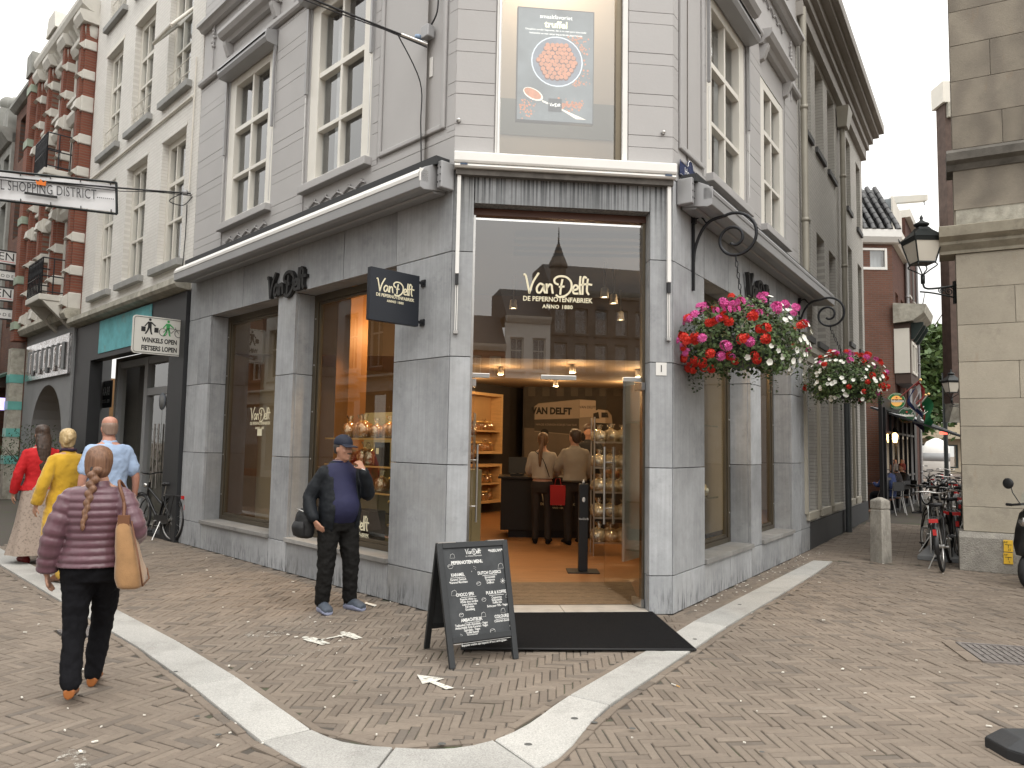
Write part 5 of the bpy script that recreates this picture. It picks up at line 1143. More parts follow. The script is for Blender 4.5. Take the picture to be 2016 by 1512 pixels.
# ---- dark brick house, with striped stone pier
db = thing('dark_brick_house', 'tall dark brick house with narrow windows beside the striped pier', 'building', L(18.8, 0, 0))
dwin = [(a, b, c, d_) for (c, d_) in ((4.7, 6.6), (7.3, 9.0), (9.6, 10.9)) for (a, b) in ((17.95, 18.7), (19.3, 20.1))]
mb = MB(); wall_holes(mb, L, 17.4, 20.7, 0, 11.3, dwin + [(17.9, 20.4, 0, 3.0)], -.4, .12); mb.build('brick_wall', DKB, db)
for w_ in dwin: sash(L, db, *w_, o=-.1, fw=.08, trans=(w_[2] + 1.2,), sill=0, fm=LEDGE)
MB().box((17.42, .121, 4.1), (17.85, .40, 11.3), L).build('corner_pier', REDB, db)
for z in (4.4, 5.6, 7.2, 9.3, 10.8): MB().box((17.40, .118, z), (17.88, .42, z + .2), L).build('stone_band', mat('green_cream_band', (.30, .36, .28), .7, var=.3), db)
MB().box((17.38, .1, 11.3), (17.95, .45, 11.9), L).build('pier_cap', mat('grey_weathered_stone', (.26, .26, .24), .85, var=.25), db); MB().extr([(-.3, 11.2), (.2, 11.25), (.32, 11.35), (.32, 11.45), (-.3, 11.5)], 17.96, 20.7, L).build('cornice', mat('grey_weathered_stone', (.26, .26, .24), .85), db)
MB().box((17.44, .121, 0), (17.84, .42, 3.9), L).build('stone_pier', LEDGE, db)
for z in (.9, 1.6, 2.3, 3.0): MB().box((17.43, .1205, z), (17.85, .43, z + .22), L).build('teal_band', mat('teal_tile', (.14, .40, .36), .4, var=.2), db)
MB().quad([L(17.9, -.38, 0), L(20.4, -.38, 0), L(20.4, -.38, 3.0), L(17.9, -.38, 3.0)]).build('shop_pane', GLASS_B, db); MB().quad([L(17.9, -.9, 0), L(20.4, -.9, 0), L(20.4, -.9, 3.0), L(17.9, -.9, 3.0)]).build('shop_room', mat('dark_shop', (.05, .04, .03), .8), db)
MB().prism([L(17.9, .13, 3.35), L(20.5, .13, 3.35), L(20.5, 1.3, 2.75), L(17.9, 1.3, 2.75)], [L(17.9, .13, 3.42), L(20.5, .13, 3.42), L(20.5, 1.3, 2.82), L(17.9, 1.3, 2.82)]).build('green_awning', mat('dark_green_canvas', (.03, .06, .045), .8), db)
MB().box((18.05, .3, 2.3), (18.12, .62, 2.62), L).build('lit_sign', mat('violet_lit_sign', (.5, .42, .9), .5, emit=1.2), db)
# ---- farther stone houses
GST = mat('grey_weathered_stone', (.26, .26, .24), .85, var=.25, vs=2, bmp=.2)
def simple_house(s0, s1, h, m_, wm_, lab, nm, rows, cols, fr=L, shopz=3.6, roof=None, o1=0., sillm=None, glassm=None, grp=None):
 t_ = thing(nm, lab, 'building', fr((s0 + s1) / 2, 0, 0), group=grp); W_ = []
 cw = (s1 - s0) / cols
 for (c, d_) in rows:
  for k in range(cols): W_.append((s0 + cw * (k + .5) - min(.55, cw * .3), s0 + cw * (k + .5) + min(.55, cw * .3), c, d_))
 mb = MB(); wall_holes(mb, fr, s0, s1, 0, h, W_ + [(s0 + .4, s1 - .4, .3, shopz - .5)], -.4, o1); mb.build('wall', m_, t_)
 for w_ in W_: sash(fr, t_, *w_, o=o1 - .22, fw=.08, trans=(w_[2] + (w_[3] - w_[2]) * .6,), mull=((w_[0] + w_[1]) / 2,), sill=0, fm=wm_, subs=False, gm=glassm)
 for w_ in W_: MB().box((w_[0] - .12, o1 - .02, w_[2] - .14), (w_[1] + .12, o1 + .08, w_[2] - .001), fr).build('sill', sillm or m_, t_)
 MB().quad([fr(s0 + .4, o1 - .3, .3), fr(s1 - .4, o1 - .3, .3), fr(s1 - .4, o1 - .3, shopz - .5), fr(s0 + .4, o1 - .3, shopz - .5)]).build('shop_pane', GLASS, t_); MB().quad([fr(s0 + .4, o1 - .9, .1), fr(s1 - .4, o1 - .9, .1), fr(s1 - .4, o1 - .9, shopz), fr(s0 + .4, o1 - .9, shopz)]).build('shop_room', mat('dark_shop', (.05, .04, .03), .8), t_)
 MB().extr([(o1 - .2, shopz - .4), (o1 + .05, shopz - .4), (o1 + .1, shopz + .05), (o1 + .25, shopz + .12), (o1 + .25, shopz + .2), (o1 - .2, shopz + .25)], s0 + .01, s1 - .01, fr).build('shop_fascia', SHB if roof is None else wm_, t_)
 MB().extr([(o1 - .3, h - .3), (o1 + .1, h - .3), (o1 + .3, h - .05), (o1 + .35, h + .1), (o1 - .3, h + .15)], s0, s1, fr).build('cornice', wm_, t_)
 if roof: MB().extr([(o1 + .1, h + .15), (-2.2, h + 2.2), (-5, h + 2.2), (-5, h + .15)], s0, s1, fr).build('roof', roof, t_)
 return t_
sh1 = simple_house(20.7, 24.5, 10.7, GST, GST, 'weathered grey stone house with shaped gable down the left street', 'stone_house', ((4.6, 6.4), (7.1, 8.6), (9.1, 10.1)), 3, o1=.2)
for s, h in ((21.3, 1.2), (22.6, 2.0), (23.9, 1.2)): MB().box((s - .35, -.2, 10.85), (s + .35, .3, 10.85 + h * .55), L).build('gable_pier', GST, sh1); MB().ball(L(s, .05, 10.95 + h * .55 + .15), .25, 10, 6).build('stone_ball', GST, sh1)
sh2 = simple_house(24.5, 30, 9.4, GST, WST, 'lower grey stone house farther down the left street', 'stone_house', ((4.6, 6.5), (7.2, 9.0)), 4, o1=.3)
simple_house(30, 44, 9.0, REDB, WST, 'distant red brick row closing the left street', 'brick_house', ((4.6, 6.4), (7.2, 8.8)), 8, o1=.5, roof=GST)
# ---- projecting stacked signs
SIGNW = mat('white_sign_face', (.74, .74, .72), .5, var=.02)
pole = thing('sign_bracket_pole', 'dark green upright pole carrying the stacked shop signs', 'pole', L(18.3, 1.2, 3.6))
def pix_on(s_fix, u, v):   # point on the plane through L(s_fix) perpendicular to the wall
 r = ray(u, v); n_ = L.d; P = L(s_fix, 0, 0) - Vector((0, 0, CAM_H)); t = P.dot(n_) / r.dot(n_); q = r * t; return q + Vector((0, 0, CAM_H))
SS = 18.6
top_, bot_ = pix_on(SS, 41, 495), pix_on(SS, 33, 642); bot_.x, bot_.y = top_.x, top_.y
MB().tube([bot_ - Vector((0, 0, .1)), top_ + Vector((0, 0, .1))], .035, 8).build('post', mat('dark_green_steel', (.02, .05, .04), .5), pole)
wallp = zz(L(SS, .1, 0), top_.z); MB().tube([top_, wallp], .03, 8).build('arm', mat('dark_green_steel', (.02, .05, .04), .5), pole); MB().tube([bot_, zz(wallp, bot_.z)], .03, 8).build('arm', mat('dark_green_steel', (.02, .05, .04), .5), pole)
od = L.n
for (u, v0, v1, tx, nm, lab) in ((40, 500, 523, 'EDISSEN', 'a', 'white hanging shop sign reading SEN with a red underline, top of its stack'), (38, 538, 554, 'DAMESMODE', 'b', 'narrow white hanging shop sign with small spaced letters under the top SEN sign'), (36, 571, 595, 'EDISSEN', 'c', 'white hanging shop sign reading SEN with a red underline, lower of its stack'), (34, 612, 630, 'HERENMODE', 'd', 'narrow white hanging shop sign, lowest of the stacked signs')):
 z1, z0 = pix_on(SS, u, v0).z, pix_on(SS, u, v1).z; t_ = thing('hanging_sign', lab, 'sign', top_); A = zz(top_, 0) + od * .05; B = A + od * 1.9
 nrm = -L.d
 def SP(a, o_, z): return A + od * a + nrm * o_ + Vector((0, 0, z))
 MB().box((0, -.03, z0), (1.9, .03, z1), SP).build('board', SIGNW, t_); MB().box((-.02, -.04, z0 - .03), (1.92, .04, z0 - .001), SP).build('edge', SHB, t_); MB().box((-.02, -.04, z1 + .001), (1.92, .04, z1 + .03), SP).build('edge', SHB, t_)
 xx = -od; M_ = Matrix(((xx.x, 0, nrm.x, SP(.08, .032, z0).x), (xx.y, 0, nrm.y, SP(.08, .032, z0).y), (0, 1, 0, z0 + (z1 - z0) * .25), (0, 0, 0, 1)))
 text('words', tx, (z1 - z0) * (.95 if nm in 'ac' else .5), M_, BLACKL, t_, align='RIGHT', spacing=1.0 if nm in 'ac' else 1.6)
 if nm in 'ac': MB().box((.08, .031, z0 + (z1 - z0) * .12), (1.2, .034, z0 + (z1 - z0) * .16), SP).build('red_line', mat('red_line', (.6, .05, .05), .5), t_)
# ---- opposite row and buildings across the square (seen mirrored in the shop glass)
OPP = Fr(*(L(0, 10.5, 0).xy), -43.828, True)
WPL = mat('white_plaster', (.62, .60, .56), .8, var=.06, vs=2)
simple_house(4, 12, 11.0, WPL, WST, 'white plastered house opposite, mirrored in the left display windows', 'plaster_house', ((4.4, 6.6), (7.4, 9.4)), 5, OPP, 3.9, GST)
simple_house(12, 19, 12.0, DKB, WST, 'dark brick house opposite, mirrored in the display window', 'brick_house', ((4.4, 6.6), (7.4, 9.4)), 4, OPP, 3.9, GST)
simple_house(19, 27, 10.5, WPL, OFFW, 'pale plastered house opposite with wide shopfront, mirrored in the plain display window', 'plaster_house', ((4.4, 6.6), (7.4, 9.2)), 5, OPP, 3.7, GST)
simple_house(27, 40, 11.5, REDB, WST, 'red brick house opposite far along the left street', 'brick_house', ((4.4, 6.6), (7.4, 9.2)), 7, OPP, 3.7, GST)
BEH = Fr(34, -30, -90, True)      # facing the shop from across the square; s runs to -x
SLATE = mat('dark_slate_roof', (.045, .047, .05), .7, var=.2)
REDB2 = brickmat('red_brick_square', (1, 0, 0), (.28, .10, .06), (.22, .08, .05), (.20, .15, .12)); SOOT = mat('sooty_stone', (.12, .11, .10), .9, var=.4, vs=1.5)
simple_house(26.4, 32.5, 7.6, REDB2, WST, 'low red brick house across the square, mirrored in the entrance glass', 'brick_house', ((3.6, 5.2), (5.7, 7.0)), 5, BEH, 3.0, SLATE)
simple_house(23.6, 26.4, 9.4, WPL, WST, 'narrow white house across the square, mirrored in the entrance glass', 'plaster_house', ((3.6, 5.4), (6.2, 8.2)), 2, BEH, 3.0, SLATE)
tw = simple_house(13, 23.6, 11.2, SOOT, GST, 'tall dark stone building with corner turret, mirrored in the entrance glass', 'stone_building', ((3.8, 5.6), (6.2, 8.0), (8.6, 10.2)), 8, BEH, 3.2, SLATE)
MB().lathe([(.5, 10.5), (.5, 12.6), (.62, 12.65), (.62, 12.8), (.35, 13.4), (.06, 14.2), (.02, 15.2)], c=BEH(23.2, .2, 0), n=8, sm=False).build('turret', SOOT, tw)
simple_house(32.5, 46, 8.8, REDB2, WST, 'long red brick row across the square behind the viewer', 'brick_house', ((3.6, 5.2), (6.0, 7.6)), 9, BEH, 3.0, SLATE)
# ================================================================ RIGHT-HAND ALLEY
GB = Fr(*(Rf(5.47, 0, 0).xy), 32.3, True)
GBR = brickmat('grey_painted_brick', GB.d, (.46, .445, .41), (.49, .475, .44), (.36, .345, .32), .21, .062, .007, .75, .7, .07)
TAUPE = mat('taupe_paint', (.43, .40, .33), .6, var=.05); PLINTH = mat('charcoal_plinth', (.045, .047, .05), .6, var=.15)
gb = thing('grey_brick_house', 'grey painted brick house with heavy cornice next to the corner shop', 'building', GB(3.5, 0, 0))
def gs(x): return x - 5.47
g1 = [(gs(a), gs(b), c, d_) for a, b, c, d_ in ((5.72, 6.5, 3.55, 5.62), (6.98, 7.75, 3.55, 5.55), (8.2, 8.95, 3.55, 5.5), (10.55, 11.1, 4.0, 6.15), (11.98, 12.6, 4.0, 6.05))]
g2 = [(gs(a), gs(b), c, d_) for a, b, c, d_ in ((5.80, 6.62, 7.12, 8.75), (7.02, 7.82, 7.12, 8.75), (8.25, 9.02, 7.1, 8.75), (10.5, 11.1, 7.0, 8.6), (11.95, 12.6, 6.9, 8.5))]
g0 = [(gs(a), gs(b), .62, 3.0) for a, b in ((5.82, 6.55), (6.93, 7.72), (8.15, 8.98), (9.9, 10.6), (10.9, 11.5))] + [(gs(11.9), gs(12.7), .12, 2.9)]
mb = MB(); wall_holes(mb, GB, .0, 7.45, .44, 9.2, g0 + g1 + g2, -.4, 0); mb.build('brick_wall', GBR, gb)
MB().box((.56, -.05, 0), (7.45, .012, .438), GB).build('plinth', PLINTH, gb)
for k, w_ in enumerate(g0 + g1 + g2):
 w = sash(GB, gb, *w_, o=-.28, fw=.09, trans=(w_[2] + (w_[3] - w_[2]) * .55,), sill=0, fm=TAUPE, head=.1, curtain=[(w_[0] + .1, w_[1] - .1)] if k % 2 else None)
 if k < 5: MB().box((w_[0] - .05, -.2, w_[2] - .13), (w_[1] + .05, .06, w_[2] - .002), GB).build('sill', TAUPE, w, bevel=.006); MB().box((w_[0] - .16, -.001, .60), (w_[0] - .06, .05, 3.2), GB).build('surround', TAUPE, w)
 elif k > 5: MB().box((w_[0] - .05, -.2, w_[2] - .10), (w_[1] + .05, .05, w_[2] - .002), GB).build('sill', mat('slate_sill', (.09, .09, .09), .7), w)
MB().extr([(.0, 3.05), (.05, 3.08), (.05, 3.2), (.09, 3.25), (.09, 3.33), (0, 3.36)], .02, 7.4, GB).build('string_course', TAUPE, gb)
CORN = mat('brown_grey_cornice', (.31, .29, .265), .7, var=.1)
for k, (o0, o1, z0, z1) in enumerate(((0, .10, 8.85, 9.1), (0, .16, 9.1, 9.25), (0, .24, 9.25, 9.4), (0, .36, 9.4, 9.5), (0, .46, 9.5, 9.72), (0, .40, 9.72, 9.9))): MB().box((.02, -.3, z0 + .0015), (7.5 + o1 * .4, o1 * 1.1, z1), GB).build('cornice', CORN, gb, bevel=.01)
def downpipe(fr, s, z0, z1, lab, mm, parent=None):
 t_ = thing('downpipe', lab, 'drain pipe', fr(s, .09, z0)); MB().tube([fr(s, .09, z0), fr(s, .09, z1)], .055, 10).build('pipe', mm, t_)
 z = z0 + .9
 while z < z1 - .3: MB().lathe([(.066, 0), (.066, .06)], c=fr(s, .09, z), n=10).build('collar', mm, t_); z += 1.9
 return t_
PIPE = mat('taupe_zinc', (.34, .32, .27), .5, .2, var=.1)
downpipe(GB, .10, 4.45, 9.0, 'taupe downpipe at the seam between corner shop and grey brick house', PIPE)
dp2 = downpipe(GB, gs(9.45), 2.6, 8.5, 'taupe downpipe in the middle of the grey brick house', PIPE); MB().prism([GB(gs(9.3), .02, 8.35), GB(gs(9.6), .02, 8.35), GB(gs(9.6), .2, 8.35), GB(gs(9.3), .2, 8.35)], [GB(gs(9.2), .02, 8.75), GB(gs(9.7), .02, 8.75), GB(gs(9.7), .26, 8.75), GB(gs(9.2), .26, 8.75)]).build('hopper', PIPE, dp2); MB().tube([GB(gs(9.45), .09, 0.0), GB(gs(9.45), .09, 2.59)], .06, 10).build('lower_pipe', mat('iron_grey_pipe', (.10, .11, .115), .5, .4), dp2)
# ---- red-brown houses past the gap
PR = Fr(*(Rf(17.3, 0, 0).xy), 33.4, True); PF = Fr(PR.org.x, PR.org.y, -90, False)      # PF: end wall facing the viewer, s runs to -x
RB3 = brickmat('red_brown_brick', (1, 0, 0), (.17, .082, .058), (.14, .07, .05), (.13, .105, .09)); RB4 = brickmat('red_brown_brick_side', PR.d, (.115, .05, .036), (.095, .042, .032), (.08, .06, .05))
PF = Fr(PR.org.x, PR.org.y, -90, False)
rh = thing('red_brick_alley_house', 'red brick house with pantile roof and white framed window past the grey house', 'building', PR(2, 0, 0))
mb = MB(); wall_holes(mb, PF, 0, 6, 0, 7.72, [(.16, .66, 6.95, 7.6)], -.3, 0); mb.build('end_wall', RB3, rh)
ww = sash(PF, rh, .16, 1.3, 6.95, 7.6, -.05, .07, (), (), 0, WHITEP, head=.07, curtain=[(.2, 1.2)])
prow = [(a, b, c, d_) for (c, d_) in ((2.9, 4.3), (4.9, 6.4)) for (a, b) in ((.5, 1.2), (1.8, 2.5))]
mb = MB(); wall_holes(mb, PR, 0.01, 2.9, 0, 7.72, prow, -.3, 0); mb.build('side_wall', RB4, rh)
for w_ in prow: sash(PR, rh, *w_, o=-.15, fw=.1, trans=(w_[2] + .8,), sill=.08, fm=OFFW, back=OFFW)
MB().extr([(0, 7.72), (.12, 7.75), (.2, 7.9), (.2, 8.12), (-.3, 8.14)], -.2, 6, PF).build('eaves_board', WHITEP, rh); MB().extr([(-.1, 7.725), (.12, 7.755), (.25, 7.9), (.25, 8.115), (-.3, 8.135)], .2, 2.9, PR).build('eaves_board', OFFW, rh)
PANT = mat('dark_glazed_pantile', (.05, .05, .052), .35, var=.3, vs=6, spec=.6)
for r_ in range(8):
 for k in range(9):      # pantiles on the end roof
  x = -.12 + k * .24; z = 8.15 + r_ * .19; o_ = .12 - r_ * .11
  mb = MB(); mb.tube([PF(x + .01 + max(0, r_ - 1) * .035, o_ + .05, z - .04), PF(x + .01 + r_ * .035, o_ - .09, z + .2)], [.085, .07], 6); mb.build('pantile', PANT, rh)
MB().extr([(.05, 8.14), (-.9, 9.68), (-3, 9.7), (-3, 8.14)], -.02, 4, PF).build('roof_deck', PANT, rh)
hb = thing('hoist_beam', 'pale hoist beam jutting out over the alley from the roof dormer', 'beam', PR(.8, 0, 9)); q0, q1 = atY(1752, 396, 24), atY(1823, 391, 22.5); MB().hexa([q0 + Vector(v) for v in ((0, -.1, -.1), (0, .1, -.1))] + [q1 + Vector(v) for v in ((0, .1, -.08), (0, -.1, -.08))] + [q0 + Vector(v) for v in ((0, -.1, .12), (0, .1, .12))] + [q1 + Vector(v) for v in ((0, .1, .1), (0, -.1, .1))]).build('beam', OFFW, hb); MB().tube([q1 - (q1 - q0) * .05 - Vector((0, 0, .08)), q1 - (q1 - q0) * .05 - Vector((0, 0, .2))], .015, 6).build('hook', BLACKM, hb)
dm = thing('roof_dormer', 'grey clad dormer with pale front on the pantile roof', 'dormer', PR(1.2, -.4, 8)); MB().box((.45, -1.2, 8.14), (2.6, -.05, 9.25), PR).build('cheek', mat('lead_grey', (.28, .31, .33), .6), dm); MB().box((.4, -.049, 8.2), (2.6, .0, 9.3), PR).build('front', OFFW, dm)
# dark bay with white windows and green eaves
bay = thing('dark_bay', 'dark timber bay with white windows and bracketed eaves in the alley', 'bay window', PR(.3, .3, 3.4))
MB().box((-.02, .015, 3.6), (1.9, .42, 5.35), PR).build('box', mat('dark_brown_paint', (.07, .045, .035), .6), bay); MB().extr([(.0, 5.36), (.5, 5.4), (.8, 5.62), (.85, 5.85), (.0, 5.95)], -.15, 2.2, PR).build('eaves', LEDGE, bay)
for s in (.1, .8, 1.5): MB().extr([(.43, 4.9), (.5, 4.9), (.75, 5.3), (.75, 5.37), (.43, 5.37)], s, s + .16, PR).build('bracket', mat('dark_green_timber', (.018, .03, .028), .5), bay)
for s in (.15, .85): sash(PR, bay, s, s + .55, 3.9, 4.85, .40, .06, (), (), 0, OFFW, depth=.06)
MB().box((.0, -.05, 3.9), (.4, -.019, 5.2), lambda s, o_, z: PR(o_, s, z)).build('white_side', OFFW, bay)
# brown house continuing the alley
bh = thing('brown_brick_house', 'tall brown brick house with plain side wall beyond the cafe', 'building', PR(9, 0, 0))
mb = MB(); mb.box((2.91, -3, 0), (5.9, .06, 9.3), PR); mb.build('wall', RB4, bh); MB().box((2.9, -.2, 9.3), (6.0, .22, 9.55), PR).build('gutter', OFFW, bh)
for s, z in ((3.4, 4.4), (3.4, 6.8), (4.7, 4.4), (4.7, 6.8), (3.4, 2.6)): MB().box((s, .061, z), (s + .5, .075, z + 1.1), PR).build('window', ROOMB, bh); MB().box((s - .08, .061, z - .06), (s + .58, .12, z - .001), PR).build('sill', OFFW, bh)
downpipe(PR, 2.8, 0, 8, 'grey downpipe between the two brick houses in the alley', ALU)
downpipe(PR, 5.8, 0, 9.2, 'grey downpipe at the far end of the brown house', ALU)
# ---- cafe: awning, facade, lamps, signs, flags
cf = thing('cafe_facade', 'dark cafe front with black window frames under the awning', 'cafe', PR(0, .05, 0)); MB().box((-3.6, .02, 0), (4.5, .10, 3.0), PR).build('dark_wall', mat('cafe_black', (.012, .012, .013), .5), cf)
for k in range(7): MB().box((-3.4 + k * 1.1, .101, .1), (-3.32 + k * 1.1, .16, 2.7), PR).build('frame_post', BLACKM, cf)
for z in (.9, 2.1, 2.68): MB().box((-3.4, .102, z), (3.3, .15, z + .06), PR).build('frame_rail', BLACKM, cf)
for k in range(6): MB().quad([PR(-3.3 + k * 1.1, .12, .96), PR(-2.3 + k * 1.1, .12, .96), PR(-2.3 + k * 1.1, .12, 2.08), PR(-3.3 + k * 1.1, .12, 2.08)]).build('pane', GLASS, cf)
AWB = mat('black_awning_cloth', (.03, .032, .035), .7, var=.1)
ca = thing('cafe_awning', 'black cafe awning with pale upper edge stretched over the terrace', 'awning', PR(0, 1, 2.7)); a0, a1, a2, a3 = PR(-2.6, -.3, 2.75), PR(4.2, .1, 2.75), PR(4.2, 1.9, 1.95), PR(-2.6, 1.9, 1.95)
MB().prism([a0, a1, a2, a3], [p + Vector((0, 0, .05)) for p in (a0, a1, a2, a3)]).build('cloth', AWB, ca); MB().tube([a2 + Vector((0, 0, .02)), a3 + Vector((0, 0, .02))], .06, 8).build('front_bar', AWB, ca); MB().prism([p + Vector((0, 0, .053)) for p in (a0, a1, mid(a1, a2, .25), mid(a0, a3, .25))], [p + Vector((0, 0, .06)) for p in (a0, a1, mid(a1, a2, .25), mid(a0, a3, .25))]).build('pale_band', mat('pale_awning_cloth', (.42, .43, .44), .7), ca)
MB().box((-1.5, 1.2, 2.12), (-.6, 1.32, 2.17), PR).build('red_heater', mat('red_heater_bar', (.9, .08, .05), .5, emit=3), ca)
WLAMP = mat('amber_glass_lit', (1, .62, .25), .4, emit=6)
for i, (u, v, y) in enumerate(((1741, 862, 20.6), (1752, 860, 22.0), (1762, 861, 20.3))):
 p = atY(u, v, y); t_ = thing('cafe_lantern', 'lit amber wall lantern hanging under the cafe awning', 'lamp', p, group='amber lanterns under the cafe awning'); MB().lathe([(.05, -.14), (.085, .06), (.03, .12)], c=p, n=6, sm=False).build('glass', WLAMP, t_); MB().lathe([(.1, .06), (.06, .15), (.02, .2)], c=p + Vector((0, 0, .062)), n=6, sm=False).build('cap', BLACKM, t_); MB().tube([p + Vector((0, 0, .2)), p + Vector((0, 0, .62))], .012, 5).build('hanger', BLACKM, t_)
ld = bpy.data.lights.new('lantern_light', 'POINT'); ld.energy = 22; ld.color = (1, .6, .28); ld.shadow_soft_size = .1; lo = bpy.data.objects.new('lantern_light', ld); COL.objects.link(lo); lo.location = atY(1752, 875, 20.3); lo.parent = t_; lo.matrix_parent_inverse = wm(t_).inverted()
def round_sign(u, v, y, r, m1, m2, lab, word, wmat, tilt=0.):
 c = atY(u, v, y); t_ = thing('round_beer_sign', lab, 'sign', c); Mx = Matrix.Translation(c) @ Matrix.Rotation(math.pi / 2, 4, 'X') @ Matrix.Rotation(-.25, 4, 'Y')
 MB().lathe([(r, 0), (r, .12)], M=Mx, n=32, sm=False).build('disc', m1, t_); MB().lathe([(r * .97, .121), (r * .97, .123)], M=Mx, n=32, sm=False).build('ring', OFFW, t_); MB().lathe([(r * .93, .124), (r * .93, .126)], M=Mx, n=32, sm=False).build('ring', m1, t_); MB().lathe([(r * .66, .1265), (r * .66, .128)], M=Mx, n=32, sm=False).build('centre', m2, t_)
 MB().box((-r * .9, -r * .16, .1285), (r * .9, r * .2, .1295), lambda a, b, c_: Mx @ Vector((a, b, c_))).build('name_band', wmat[1], t_); text('words', word, r * .42, Mx @ Matrix.Translation((0, -r * .13, .131)), wmat[0], t_, bold=.006)
 text('words', 'PREMIUM', r * .16, Mx @ Matrix.Translation((0, r * .74, .131)), OFFW, t_); text('words', 'QUALITY', r * .16, Mx @ Matrix.Translation((0, -r * .84, .131)), OFFW, t_)
 star = [Mx @ Vector((r * .16 * (1 if k % 2 == 0 else .42) * math.sin(k * .6283), r * .42 + r * .16 * (1 if k % 2 == 0 else .42) * math.cos(k * .6283), .131)) for k in range(10)]; MB().quad(star).build('star', mat('sign_red', (.7, .06, .04), .5), t_)
 MB().tube([c + Vector((-r, .1, 0)), zz(PR(.5, .0, 0), c.z + .1)], .02, 6).build('bracket', BLACKM, t_)
GRN = mat('beer_sign_green', (.03, .20, .06), .4); GRN2 = mat('beer_sign_dark_green', (.02, .07, .035), .4); ORG = mat('beer_sign_orange', (.85, .45, .12), .4, emit=.25)
round_sign(1763, 790, 20.5, .22, GRN, ORG, 'round lit green and orange Heineken beer sign over the cafe awning', 'Heineken', (OFFW, BLACKL)); round_sign(1783, 818, 21.5, .22, GRN2, GRN2, 'round unlit dark green Heineken beer sign behind the flags', 'Heineken', (OFFW, GRN2))
def flag(u0, v0, u1, v1, y, cols, lab, drop, wid):
 p0, p1 = atY(u0, v0, y), atY(u1, v1, y - .5); t_ = thing('flag', lab, 'flag', p0); MB().tube([p0, p1], .02, 6).build('pole', mat('flag_pole', (.4, .1, .09), .5) if len(cols) > 1 else OFFW, t_); MB().ball(p1, .04, 8, 5).build('finial', GOLDT, t_)
 n_ = len(cols)
 for k, c_ in enumerate(cols):
  mb = MB(); N = 8; ra = mid(p1, p0, .05 + .55 * k / n_); rb_ = mid(p1, p0, .05 + .55 * (k + 1) / n_)
  vs = []
  for i in range(N + 1):
   t = i / N; sw = Vector((.10 * math.sin(t * 6 + k) + wid * t * .3, .06 * math.cos(t * 5 + k * 2), -drop * t))
   vs += [ra + sw, rb_ + sw + Vector((.08 * t, 0, 0))]
  mb.add(vs, [(2 * i, 2 * i + 1, 2 * i + 3, 2 * i + 2) for i in range(N)], 0, True); mb.build('cloth', c_, t_)
FR_, FW_, FB_ = mat('flag_red', (.35, .04, .04), .8), mat('flag_white', (.55, .55, .55), .8), mat('flag_blue', (.03, .045, .13), .8)
flag(1772, 782, 1812, 748, 20.2, (FR_, FW_, FB_), 'red white and blue flag hanging from a slanting pole over the cafe', .75, .5); flag(1776, 820, 1822, 778, 21.8, (FR_, FW_, FB_), 'second red white and blue flag hanging beside the green one', .7, .4); flag(1795, 815, 1828, 776, 20.8, (mat('flag_green', (.02, .16, .06), .8),), 'green flag with white Hei lettering hanging over the alley', .72, .6)
p = atY(1812, 808, 20.2); text('flag_words', 'Hei', .22, Matrix.Translation(p) @ Matrix.Rotation(math.pi / 2, 4, 'X') @ Matrix.Rotation(-.9, 4, 'Z'), OFFW, bpy.data.objects['flag.002'], .002)
# ---- limestone building on the right
LS = Fr(LIME0.x, LIME0.y, 119, True); LA = Fr(LIME0.x, LIME0.y, 34, False)
def limemat():
 m_, t, b = newmat('sandstone_block'); c = coords(t)
 oi = nn(t, 'ShaderNodeObjectInfo'); r = nn(t, 'ShaderNodeMapRange'); r.inputs[3].default_value = .9; r.inputs[4].default_value = 1.1; t.links.new(oi.outputs['Random'], r.inputs[0])
 ad = nn(t, 'ShaderNodeVectorMath', operation='ADD'); t.links.new(c, ad.inputs[0]); t.links.new(scalec(t, (9., 4., 6.), oi.outputs['Random']), ad.inputs[1])
 wv = nn(t, 'ShaderNodeTexWave'); wv.inputs['Scale'].default_value = .8; wv.inputs['Distortion'].default_value = 9; wv.inputs['Detail'].default_value = 4; t.links.new(ad.outputs[0], wv.inputs['Vector'])
 sp = nn(t, 'ShaderNodeSeparateXYZ'); t.links.new(c, sp.inputs[0]); up_ = nn(t, 'ShaderNodeMapRange'); up_.inputs[1].default_value = 4.9; up_.inputs[2].default_value = 5.2; t.links.new(sp.outputs['Z'], up_.inputs[0])
 base = mixc(t, up_.outputs[0], (.41, .37, .30), (.27, .24, .195))      # paler dressed blocks below the cornice, browner veined ones above
 base = mixc(t, mul(t, up_.outputs[0], mul(t, wv.outputs['Fac'], .55)), base, (.16, .14, .12))
 f = mul(t, mul(t, noise(t, ad.outputs[0], 1.5, 6, .6, .25, .75, .86, 1.12), r.outputs[0]), noise(t, c, 30, 4, .6, .2, .8, .94, 1.05))
 cc = scalec(t, base, f); mp = nn(t, 'ShaderNodeMapping'); mp.inputs['Scale'].default_value = (5, 5, 1.1); t.links.new(ad.outputs[0], mp.inputs[0])
 cc = mixc(t, noise(t, mp.outputs[0], 1.2, 6, .65, .62, .80, 0, .45), cc, (.30, .19, .10)); cc = mixc(t, noise(t, ad.outputs[0], 2.4, 7, .7, .55, .78, 0, .5), cc, (.17, .155, .13))
 t.links.new(cc, b.inputs['Base Color']); b.inputs['Roughness'].default_value = .85; b.inputs['Specular IOR Level'].default_value = .2; bump(t, b, noise(t, c, 55, 6, .7), .35, .006); return m_
LIME = limemat(); SOOTM = mat('sooty_moulding', (.13, .12, .105), .85, var=.45, vs=4, bmp=.2); GRBASE = mat('rough_granite_base', (.33, .31, .275), .9, var=.25, vs=9, bmp=.9, bs=60)
